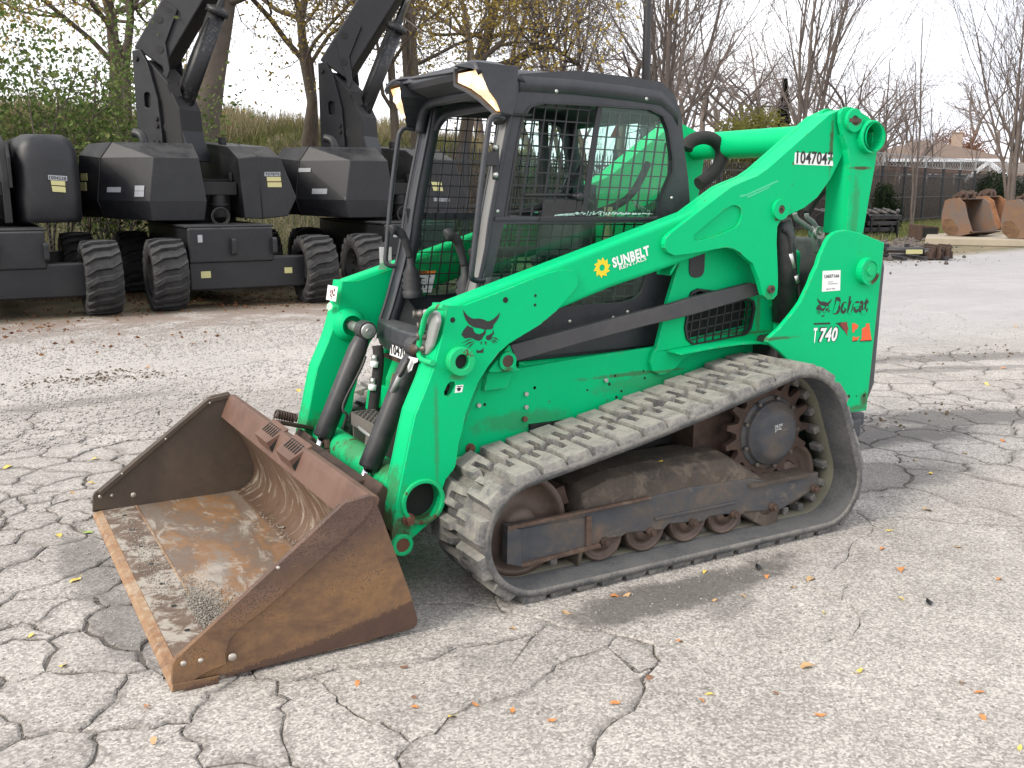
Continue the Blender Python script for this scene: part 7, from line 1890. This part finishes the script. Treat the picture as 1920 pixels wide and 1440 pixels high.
# leafy shrubs
def shrub(name, label, cat, loc, R3, n, size, mat, stems=9, seed=1, clump=.22, hole=.0):
    rg = np.random.default_rng(seed); t = thing(name, label, cat, loc)
    rnd = random.Random(seed); segs, tips = [], []
    par = dict(n=[5, 4, 3], wander=.12, up=.03, taper=.4, depth=2, first=[1, 0], kids=[1.6, 1.4], angle=(20, 50), len=(.3, .5), thick=9)
    for k in range(stems):
        a = rnd.uniform(0, 6.28); q = rnd.random() ** .5
        grow(rnd, (R3[0] * .45 * q * math.cos(a), R3[1] * .45 * q * math.sin(a), 0), Vector((.5 * q * math.cos(a), .5 * q * math.sin(a), 1)).normalized(), R3[2] * rnd.uniform(.6, 1.0), .025, 0, segs, tips, par)
    V, Fc = seg_arrays(segs, 4); raw('stems', V, Fc, M['bark'], t)
    c = np.array([p[0] for p in tips]); base = c[rg.integers(0, len(c), n)] + rg.normal(0, clump, (n, 3)); base = base[base[:, 2] > .05]
    V, Fc = leaf_quads(base, size, rg); raw('foliage', V, Fc, mat, t)
    return t
shrub('leafy_shrub', 'tall green leafy shrub behind the left boom lift at the fence', 'shrub', at(75, 16.6), (2.6, 1.4, 3.9), 11500, .095, M['leaf_green'], 26, 3, .26)
shrub('leafy_shrub', 'lower green shrub between the tall shrub and the first mast', 'shrub', at(225, 17.2), (1.5, 1.2, 2.7), 8500, .09, M['leaf_green'], 16, 5, .25)
def leafy_mound(name, label, cat, loc, lobes, n, size, mat, seed):
    """dense bush: leaves in the outer shells of several lobes, on a few stems"""
    rg = np.random.default_rng(seed); t = thing(name, label, cat, loc); pts = []
    m = MB()
    for (cx_, cy_, cz_, rx_, rz_) in lobes:
        k = int(n / len(lobes)); v = rg.normal(size=(k, 3)); v /= np.linalg.norm(v, axis=1, keepdims=True)
        rr = (rg.random(k) ** .28)[:, None] * (1 + .22 * np.sin(v[:, :1] * 7 + v[:, 2:] * 5) + rg.normal(0, .05, (k, 1)))
        pts.append(v * rr * np.array([rx_, rx_, rz_]) + np.array([cx_, cy_, cz_]))
        m.tube([(cx_ * .2, cy_ * .2, 0), (cx_ * .7, cy_ * .7, cz_ * .6), (cx_, cy_, cz_ + rz_ * .6)], [.05, .035, .012], 6)
    m.build('stems', M['bark'], t)
    P = np.concatenate(pts); P = P[P[:, 2] > .03]; V, Fc = leaf_quads(P, size, rg); raw('foliage', V, Fc, mat, t)
    return t
leafy_mound('yellow_bush', 'round yellow green bush beyond the fence behind the lift arm', 'bush', at(1400, 38), [(-.9, 0, 2.9, 1.1, 1.2), (.2, .1, 3.4, 1.2, 1.15), (1.1, -.2, 2.8, 1.0, 1.1), (0, .2, 1.6, 1.7, 1.5)], 21000, .11, M['leaf_bush'], 7)
leafy_mound('dark_bush', 'dark evergreen bush at the fence beside the rear link', 'bush', at(1650, 36), [(0, 0, .8, .55, .85), (.45, .1, .6, .4, .6), (-.3, -.1, 1.3, .35, .5)], 6000, .075, M['needle'], 9)
leafy_mound('dark_bush', 'dark evergreen bush behind the fence above the rusty buckets', 'bush', at(1850, 56), [(-1.6, 0, 1.0, 1.0, 1.1), (0, .2, 1.3, 1.1, 1.3), (1.4, 0, 1.1, 1.0, 1.2)], 9000, .12, M['needle'], 11)
leafy_mound('rust_tree', 'rust coloured rounded tree behind the ridge of the brown roof', 'tree', at(1765, 90), [(-1.6, 0, 4.9, 1.9, 1.6), (.8, .3, 5.4, 2.0, 1.9), (2.4, 0, 4.6, 1.6, 1.5)], 9000, .16, M['leaf_rust'], 13)
for (u, d, h, lab) in ((1452, 46, 6.6, 'narrow dark evergreen tree beside the large vase-shaped tree'), (1210, 58, 8.6, 'dark evergreen tree beyond the lamp post')):
    t = thing('evergreen_tree', lab, 'tree', at(u, d)); rg = np.random.default_rng(int(u))
    m = MB(); m.tube([(0, 0, 0), (0, 0, h * .95)], [.14, .03], 8); m.build('trunk', M['bark_dark'], t)
    n = 7000; z = rg.uniform(.08, 1, n) ** .9; a = rg.uniform(0, 6.28, n); k = np.floor(z * 16) * 1.7
    rr = (1 - z) * h * .19 * (.55 + .45 * np.sin(a * 5 + k)) * rg.uniform(.3, 1, n) ** .5 + .03
    V, Fc = leaf_quads(np.stack([rr * np.cos(a), rr * np.sin(a), z * h - rr * .25], 1), .22, rg, .5, .35); raw('foliage', V, Fc, M['needle'], t)

# tangled undergrowth along the fence and tall grass on the bank
rg = np.random.default_rng(44)
n = 15000; tt_ = rg.uniform(3, 66, n); q = rg.uniform(.5, 6.5, n) ** 1.0
bx = FX + FD.x * tt_ - FD.y * q; by = FY + FD.y * tt_ + FD.x * q; bz = bank_h(bx, by)
ln_ = rg.uniform(.7, 2.6, n) * (.55 + .45 * np.sin(tt_ * .55 + np.sin(tt_ * 1.7)) ** 2) + .4
d_ = rg.normal(0, .35, (n, 3)); d_[:, 2] = 1; d_ /= np.linalg.norm(d_, axis=1, keepdims=True)
A = np.stack([bx, by, bz], 1); B = A + d_ * ln_[:, None] * .55; C_ = B + (d_ + rg.normal(0, .45, (n, 3))) * ln_[:, None] * .45
sg = [(A[i], B[i], .012, .008) for i in range(n)] + [(B[i], C_[i], .008, .004) for i in range(n)]
V, Fc = seg_arrays(sg, 3); M['brush'] = leaf_mat('dry brown undergrowth', [(.10, .08, .065), (.19, .15, .12), (.26, .21, .17)])
tag(raw('undergrowth', V, Fc, M['brush']), 'dry brown tangled undergrowth behind the picket fence', 'undergrowth', kind='stuff')
n = 16000; tt_ = rg.uniform(10, 66, n); q = rg.uniform(.6, 7, n)
bx = FX + FD.x * tt_ - FD.y * q; by = FY + FD.y * tt_ + FD.x * q
base = np.stack([bx, by, bank_h(bx, by) + rg.uniform(.02, 1, n) ** 1.5 * 1.6], 1)
V, Fc = leaf_quads(base, .16, rg); M['dryleaf'] = leaf_mat('withered leaves', [(.09, .065, .045), (.15, .11, .075), (.12, .11, .06)])
tag(raw('withered_leaves', V, Fc, M['dryleaf']), 'withered leaves in the undergrowth along the fence', 'leaves', kind='stuff')
def blades(n, fx, h0, h1, w, name, mat, label):
    x, y = fx(n); z = bank_h(x, y); h = rg.uniform(h0, h1, len(x)); a = rg.uniform(0, 6.28, len(x)); lean = rg.normal(0, .28, (len(x), 2)) * h[:, None]
    P = np.stack([x, y, z], 1); dx = np.stack([np.cos(a), np.sin(a), np.zeros_like(a)], 1) * w
    T = P + np.stack([lean[:, 0], lean[:, 1], h], 1)
    V = np.stack([P - dx, P + dx, T], 1).reshape(-1, 3)
    return tag(raw(name, V, np.arange(len(x) * 3).reshape(-1, 3), mat), label, 'grass', kind='stuff')
M['grass_dry'] = leaf_mat('tall dry grass', [(.17, .155, .08), (.28, .24, .14), (.35, .30, .20), (.20, .20, .09)])
M['grass_green'] = leaf_mat('green bank grass', [(.07, .095, .03), (.13, .16, .055), (.20, .21, .085), (.25, .22, .11)])
def bank_xy(q0, q1, x0=-16, x1=26):
    def f(n):
        x = rg.uniform(x0, x1, n); q = rg.uniform(q0, q1, n) ** 1.0
        return x, np.where(x > FX, FY + (x - FX) * .4, FY + .3) + q
    return f
blades(70000, bank_xy(.3, 15), .22, .55, .016, 'green_grass', M['grass_green'], 'green grass on the lower bank behind the lifts')
blades(34000, bank_xy(13.5, 20), .4, .9, .02, 'tall_grass', M['grass_dry'], 'tall dry tan grass along the crest of the bank')
blades(9000, bank_xy(.5, 9), .5, 1.1, .014, 'weed_stalks', M['grass_dry'], 'dry weed stalks among the green bank grass')
def lotedge(n):
    t = rg.uniform(8, 64, n); q = rg.uniform(-4.2, .3, n); return FX + FD.x * t - FD.y * q, FY + FD.y * t + FD.x * q
blades(16000, lotedge, .08, .3, .02, 'verge_grass', M['grass_green'], 'rough grass verge in front of the picket fence')

# ================================================================== LAMP POST, HOUSES, STORED ATTACHMENTS
x, y, z = at(1201, 29)
lpst = thing('lamp_post', 'straight dark lamp post rising behind the cab roof', 'lamp post', (x, y, 0))
m = MB(); m.tube([(0, 0, 0), (0, 0, 9.0)], [.14, .10], 14); m.build('pole', M['fence'], lpst)
m = MB(); m.cyl((0, 0, 0), (0, 0, .12), .24, 14); m.build('base', M['galv'], lpst)
m = MB(); m.box(-.1, .9, -.17, .17, 8.95, 9.1); m.build('lamp_head', M['fence'], lpst, .03)

def tiles_mat(name, c0, c1):
    g = NG(name); p = g.objco(); n = g.noise(p, 3, 5, .7); w = g.N('TexWave', wave_type='BANDS', bands_direction='Z'); g.S(w, 'Vector', p); g.S(w, 'Scale', 2.4); g.S(w, 'Distortion', .4)
    return g.principled(g.mix(g.m('ADD', g.m('MULTIPLY', n, .7), g.m('MULTIPLY', w.outputs['Fac'], .25)), c0, c1), .85)
M['shingle'] = tiles_mat('brown shingles', (.10, .068, .05), (.18, .125, .092))
M['brickwall'] = tiles_mat('dull brick wall', (.12, .07, .055), (.2, .125, .1))
M['trim'] = plain('white house trim', (.7, .72, .75), .5)
def house(name, label, loc, rotz, W, D, H, RH, pale=False):
    t = thing(name, label, 'house', loc, rotz)
    m = MB(); m.box(0, W, 0, D, 0, H); w = m.build('wall', M['brickwall'], t)
    m = MB(); o = .45
    A = [(-o, -o, H), (W + o, -o, H), (W + o, D + o, H), (-o, D + o, H), (D * .42, D / 2, H + RH), (W - D * .42, D / 2, H + RH)]
    if pale: A[4] = (-o, D / 2, H + RH); A[5] = (W + o, D / 2, H + RH)
    m.add(A + [(x_, y_, z_ - .12) for x_, y_, z_ in A[:4]], [(0, 1, 5, 4), (1, 2, 5), (2, 3, 4, 5), (3, 0, 4), (6, 7, 8, 9), (0, 1, 7, 6), (1, 2, 8, 7), (2, 3, 9, 8), (3, 0, 6, 9)])
    rf_ = m.build('roof', M['shingle'], t)
    m = MB(); m.box(-o, W + o, -o - .06, -o - .005, H - .17, H + .05)
    if pale: m.bar((-o - .04, -o, H), (-o - .04, D / 2, H + RH), .1, .3); m.bar((-o - .04, D + o, H), (-o - .04, D / 2, H + RH), .1, .3)
    m.build('fascia', M['trim'], rf_)
    m = MB(); m.box(W * .78, W * .78 + .6, D * .5, D * .5 + .6, H + .4, H + RH + .55); m.box(W * .78 - .05, W * .78 + .65, D * .5 - .05, D * .5 + .65, H + RH + .551, H + RH + .62); m.build('chimney', plain('pale chimney brick', (.36, .27, .21), .85), rf_)
    for k in range(4):
        x0 = W * (.1 + .23 * k); m = MB(); m.box(x0, x0 + 1.1, -.05, -.003, 1.1, 2.4); wf = m.build('window', M['trim'], t); m = MB(); m.box(x0 + .08, x0 + 1.02, -.07, -.052, 1.18, 2.32); m.build('pane', plain('dark window pane', (.03, .035, .04), .15), wf)
    for k in range(3):
        m = MB(); m.cyl((W * (.3 + .12 * k), D * .42, H + RH * .7), (W * (.3 + .12 * k), D * .42, H + RH * .7 + .45), .09, 8); m.build('vent_pipe', M['trim'], rf_)
hx, hy, hz_ = at(1648, 72)
house('brick_house', 'low brick house with a brown hipped roof and pale chimney beyond the fence', (hx, hy, .3), R(-29), 8.6, 9, 3.4, 1.55)
hx, hy, hz_ = at(1880, 66)
house('gabled_house', 'small house with a white trimmed gable at the far right edge', (hx, hy, .0), R(-20), 8, 4, 2.2, 1.2, True)

# long timber-pale concrete beam and the digger buckets standing on it
sl = thing('concrete_slab', 'long pale concrete slab under the rusty digger buckets', 'slab', (24.6, 15.4, 0))
m = MB(); m.add([(0, 0, 0), (-1.55, -4.2, 0), (4.2, -5.6, 0), (6.4, 0.2, 0), (0, 0, .21), (-1.55, -4.2, .21), (4.2, -5.6, .21), (6.4, .2, .21)], [(0, 1, 2, 3), (4, 5, 6, 7), (0, 1, 5, 4), (1, 2, 6, 5), (2, 3, 7, 6), (3, 0, 4, 7)])
m.v = [((x_ + 1.55) * 1.0, y_ * 1.0, z_) for x_, y_, z_ in m.v]
sl.location = (0, 0, 0)
M['concrete'] = plain('stained pale concrete', (.33, .285, .215), .9, 0, .2, 2.5)
m = MB()
for z0, z1 in ((0, .2),): m.add([(24.39, 15.19, z0), (30.2, 7.3, z0), (33.0, 9.4, z0), (27.2, 17.3, z0), (24.39, 15.19, z1), (30.2, 7.3, z1), (33.0, 9.4, z1), (27.2, 17.3, z1)], [(0, 1, 2, 3), (4, 5, 6, 7), (0, 1, 5, 4), (1, 2, 6, 5), (2, 3, 7, 6), (3, 0, 4, 7)])
m.build('slab_block', M['concrete'], sl, .02)
def digger_bucket(label, loc, rotz, mat, W=.95, sc=1.0):
    t = thing('digger_bucket', label, 'excavator bucket', loc, rotz, 'rusty digger buckets on the slab'); t.scale = (sc,) * 3
    prof = fillet([(.05, .95), (-.02, .55), (.02, .15), (.25, .0), (.62, .0), (.98, .10), (.80, .48), (.66, .88), (.45, 1.02)], [.05, .25, .2, .2, .3, 0, .2, .02, .06], 6)
    for y0 in (0, W):
        m = MB(); m.prism(prof, y0 - .02, y0 + .02); so = m.build('side_plate', mat, t, .004)
        m = MB(); m.prism(fillet([(.06, .42), (.30, .46), (.55, .2), (.5, .05), (.25, .03), (.05, .16)], .08), (y0 - .032) if y0 == 0 else (y0 + .021), (y0 - .021) if y0 == 0 else (y0 + .032)); m.build('wear_patch', M['rust_out'], so)
    sh = [(.45, 1.0), (.06, .95), (-.01, .55), (.03, .16), (.25, .012), (.62, .012), (.97, .10)]
    shs = smooth(sh, 4)
    m = MB(); m.loft([[(x_, y_, z_) for x_, z_ in shs] + [(x_ * .94 + .03, y_, z_ * .94 + .035) for x_, z_ in reversed(shs)] for y_ in (.021, W - .021)]); m.build('shell', M['rust_grey'], t)
    m = MB()
    for y0 in (W * .32, W * .62): m.prism(fillet([(.05, .93), (.5, 1.0), (.42, 1.2), (.3, 1.22), (.12, 1.14)], .05), y0, y0 + .05)
    m.cyl((.36, W * .2, 1.12), (.36, W * .8, 1.12), .055, 10); m.cyl((.15, W * .2, 1.04), (.15, W * .8, 1.04), .055, 10); m.build('mounting_ears', M['rust_dark'], t, .005)
    m = MB(); m.prism([(.90, .10), (1.05, .10), (1.05, .13), (.90, .135)], -.02, W + .02); m.build('cutting_edge', M['rust_dark'], t)
    return t
def gpt(u, v, z=.21):
    du = (u - 960) / 1834.5; dv = (720 - v) / 1834.5
    up = (.8702 * 0, 0)
    f = Vector((.48327, .85350, -.19509)); r_ = Vector((.87018, -.49274, 0)); u_ = Vector((.0961, .1698, .98079))
    d = f + r_ * du + u_ * dv; k = (z - 1.5987) / d.z
    return (-.4768 + d.x * k, -4.0884 + d.y * k, z)
digger_bucket('brown rusty digger bucket, front left on the slab, opening to the right', gpt(1764, 441), R(-90), M['rust_grey'], 1.05, 1.12)
digger_bucket('orange rusty digger bucket standing behind the front pair', gpt(1815, 432), R(-75), M['rust_orange'], 1.0, 1.16)
digger_bucket('grey digger bucket with dark inside, cut by the right edge', gpt(1876, 446), R(-92), M['rust_grey'], 1.6, 1.1)
def gear(name, label, cat, loc, rotz, build):
    t = thing(name, label, cat, loc, rotz); build(t); return t
def forks(t):
    m = MB(); m.box(-.65, .65, -.04, .04, .18, .26); m.box(-.65, .65, -.04, .04, .02, .10); m.build('frame_rail', M['black'], t, .01)
    for x_ in (-.5, .0, .5): m = MB(); m.box(x_ - .05, x_ + .05, -.9, .06, .02, .09); m.box(x_ - .05, x_ + .05, .0, .07, .02, .34); m.build('fork', M['black'], t, .008)
    m = MB(); m.cyl((-.75, -.45, .22), (.1, -.55, .22), .06, 10); m.cyl((.1, -.5, .16), (.7, -.5, .16), .10, 10); m.build('cylinder', M['black'], t)
    m = MB(); m.box(-.35, .05, -.63, -.615, .14, .24); m.build('yellow_label', M['yellowlabel'], t)
    m = MB()
    for k in range(9): m.box(.15 + .07 * k, .19 + .07 * k, -.8 + .05 * (k % 3), -.2, .03, .2 + .05 * (k % 4))
    m.build('teeth', M['rust_dark'], t, .006)
gear('fork_attachment', 'low black fork attachment lying on the lot right of the tailgate', 'attachment', gpt(1700, 484, 0), R(-24), forks)
def stack(t):
    rnd = random.Random(8)
    for k in range(4): m = MB(); m.box(-.75 + .1 * k, .35 + .12 * k, -.4, .4, .02 + .2 * k, .16 + .2 * k); m.build('plate', M['black'], t, .02)
    for k in range(5): m = MB(); x_ = -.7 + .3 * k + rnd.uniform(-.1, .1); h_ = rnd.uniform(.5, 1.0); m.prism([(-.45, .0), (-.45, .75 * h_), (-.2, .95 * h_), (.1, .8 * h_), (.3, .1)], x_, x_ + .05, axis='x'); m.build('rib', M['lift'], t, .01)
    m = MB()
    for k in range(4): m.cyl((-.6 + .35 * k, -.5, .82), (-.6 + .35 * k, .3, .95), .05, 8); m.lathe([(.001, 0), (.07, 0), (.07, .04), (.001, .05)], (-.6 + .35 * k, -.5, .9), (0, -1, .3), 10)
    m.build('hoses', M['frame'], t)
gear('attachment_stack', 'pile of black loader attachments behind the rear link', 'attachment', gpt(1640, 446, 0), R(-15), stack)
gear('attachment_stack', 'pile of black attachments seen through the gap under the lift arm', 'attachment', gpt(1560, 448, 0), R(8), stack)
def boxg(t):
    m = MB(); m.prism([(-.3, 0), (.3, 0), (.36, .42), (-.3, .5)], -.35, .35, holes=[]); m.build('shell', M['rust_dark'], t, .02); m = MB(); m.box(-.22, .28, -.36, -.351, .1, .4); m.build('opening', M['hole'], t)
gear('small_bucket', 'small dark trenching bucket lying beside the slab end', 'bucket', gpt(1729, 450, 0), R(-20), boxg)

random.seed(5); rv, rf2 = [], []
for k in range(420):
    c = gpt(random.gauss(1690, 45), random.gauss(462, 13), 0); stone((c[0], c[1], .02), random.choice((.03, .04, .06, .09, .13)), rv, rf2)
tag(raw('rubble', rv, rf2, plain('dark broken rubble', (.10, .085, .075), .9, 0, .6, 9)), 'dark broken rubble and debris strewn before the slab', 'rubble', kind='stuff')
# ================================================================== LEAVES ON THE GROUND
lv = []
for k in range(5):
    m = MB(); rnd = random.Random(60 + k); L, W = 1.0, .45 + .12 * rnd.random(); c = rnd.uniform(.0, .12)
    pts = [(-.5, 0), (-.3, .6), (0, 1), (.3, .7), (.5, 0)]
    vs = [(x_ * L, y_ * W * .5, c * y_ * y_ + .12 * math.sin(x_ * 5 + k)) for x_, y_ in pts] + [(x_ * L, -y_ * W * .5, c * y_ * y_ * .8 + .12 * math.sin(x_ * 5 + k)) for x_, y_ in pts[1:4]] + [(x_ * L, 0, .12 * math.sin(x_ * 5 + k)) for x_ in (-.3, 0, .3)]
    m.add(vs, [(0, 1, 8), (1, 2, 9, 8), (2, 3, 10, 9), (3, 4, 10), (0, 8, 5), (8, 9, 6, 5), (9, 10, 7, 6), (10, 4, 7)])
    m.tube([(.48, 0, .05), (.75, .06, .02)], .02, 3)
    lv.append(m)
KIND = {'orange': ((.50, .20, .06), 'orange'), 'yellow': ((.58, .42, .09), 'yellow'), 'tan': ((.42, .27, .13), 'tan'), 'brown': ((.2, .10, .055), 'brown'), 'green': ((.24, .34, .07), 'green')}
LM = {k: [m.mesh('fallen_leaf', mat_) for m in lv] for k, v in KIND.items() for mat_ in [plain(k + ' dry leaf', v[0], .7, 0, .25, 80)]}
spots = [(276,1322,'orange',24),(288,1388,'tan',20),(118,1247,'yellow',20),(110,1003,'yellow',16),(141,1087,'yellow',20),(165,998,'green',18),(670,1280,'orange',14),(758,1250,'brown',16),(775,1307,'brown',14),(777,1325,'orange',14),(848,1342,'yellow',20),(891,1320,'orange',16),(961,1332,'orange',18),(1034,1350,'orange',16),(1153,1317,'orange',18),(1218,1270,'brown',18),(1275,1202,'orange',16),(1216,1270,'brown',14),(1062,1149,'tan',18),(1152,1117,'orange',16),(1175,1116,'tan',16),(960,1178,'tan',14),(1322,1071,'yellow',14),(1521,1085,'tan',22),(1487,1101,'tan',14),(1438,1080,'orange',16),(1394,1118,'tan',12),(1340,1125,'tan',12),(1690,1067,'orange',24),(1654,1028,'orange',14),(1740,955,'tan',22),(1668,994,'yellow',12),(1797,1025,'tan',14),(1873,1085,'orange',14),(1691,1123,'yellow',12),(1510,1250,'tan',28),(1610,1258,'yellow',20),(1803,1278,'brown',18),(1836,1297,'orange',16),(1842,1344,'orange',16),(1537,1340,'orange',18),(1329,1301,'yellow',14),(1316,1312,'orange',14),(1456,1300,'brown',14),(1912,1402,'yellow',12),(1546,1149,'yellow',10),(180,860,'yellow',14),(15,875,'yellow',16),(172,906,'yellow',14),(136,924,'tan',12),(560,733,'yellow',16),(275,688,'orange',14),(300,840,'tan',12),(493,732,'yellow',10),(1880,690,'orange',10),(1905,612,'tan',10),(1715,862,'yellow',10),(1810,850,'yellow',12),(1745,887,'yellow',12),(1880,826,'orange',12),(1850,720,'yellow',10),(60,1190,'yellow',14),(330,1165,'tan',12)]
random.seed(91); cnt = {}
for (u, v, k, px) in spots:
    p = gpt(u, v, .004); d = (Vector(p) - cam.location).length; size = px * d / 1834.5 * 1.15
    me = LM[k][random.randrange(5)]
    o = link('fallen_leaf', me); o.location = p; o.rotation_euler = (random.gauss(0, .15), random.gauss(0, .15), random.uniform(0, 6.28)); o.scale = (size,) * 3
    tag(o, 'small dry %s leaf lying on the cracked asphalt lot' % KIND[k][1], 'leaf', '%s leaves lying on the lot' % KIND[k][1])
for (u, v, lab) in ((1421, 1070, 'scrap of black plastic on the asphalt beside the track'), (1744, 1137, 'small black rubber scrap on the open asphalt at right')):
    m = MB(); m.add([(0, 0, .004), (.03, .008, .012), (.05, .03, .006), (.035, .05, .02), (.012, .035, .008), (.02, .02, .02)], [(0, 1, 5), (1, 2, 5), (2, 3, 5), (3, 4, 5), (4, 0, 5)])
    o = m.build('plastic_scrap', M['ink']); o.location = gpt(u, v, .003); o.scale = (.8,) * 3; tag(o, lab, 'scrap')
# leaf litter drifted under the lifts and on the gravel
rg = np.random.default_rng(12); n = 7500
x = rg.uniform(-3, 8.5, n); y = 6.0 + rg.random(n) ** .6 * 8.0; keep = (np.sin(x * 1.3 + y) + np.sin(x * .7 - y * 1.9) + rg.normal(0, .8, n) + (y - 8) * .35) > .5
base = np.stack([x, y, rg.uniform(.004, .02, n)], 1)[keep]
V, Fc = leaf_quads(base, .055, rg, .93); tag(raw('leaf_litter', V, Fc, leaf_mat('brown leaf litter', [(.12, .06, .035), (.2, .10, .055), (.26, .15, .08)])), 'brown fallen leaves drifted across the gravel under the lifts', 'leaf litter', kind='stuff')
base = np.concatenate([np.stack([rg.normal(cx_, sx_, k_), rg.normal(cy_, sy_, k_), rg.uniform(.004, .012, k_)], 1) for cx_, cy_, sx_, sy_, k_ in ((.45, 4.9, .35, .18, 260), (18.5, 11.5, 1.5, .7, 500), (8.2, 2.0, .5, .15, 60), (5.4, .45, .5, .12, 60))])
V, Fc = leaf_quads(base, .035, rg, .93); tag(raw('leaf_litter', V, Fc, M['dryleaf']), 'thin drifts of dry leaf crumbs on the open lot', 'leaf litter', kind='stuff')
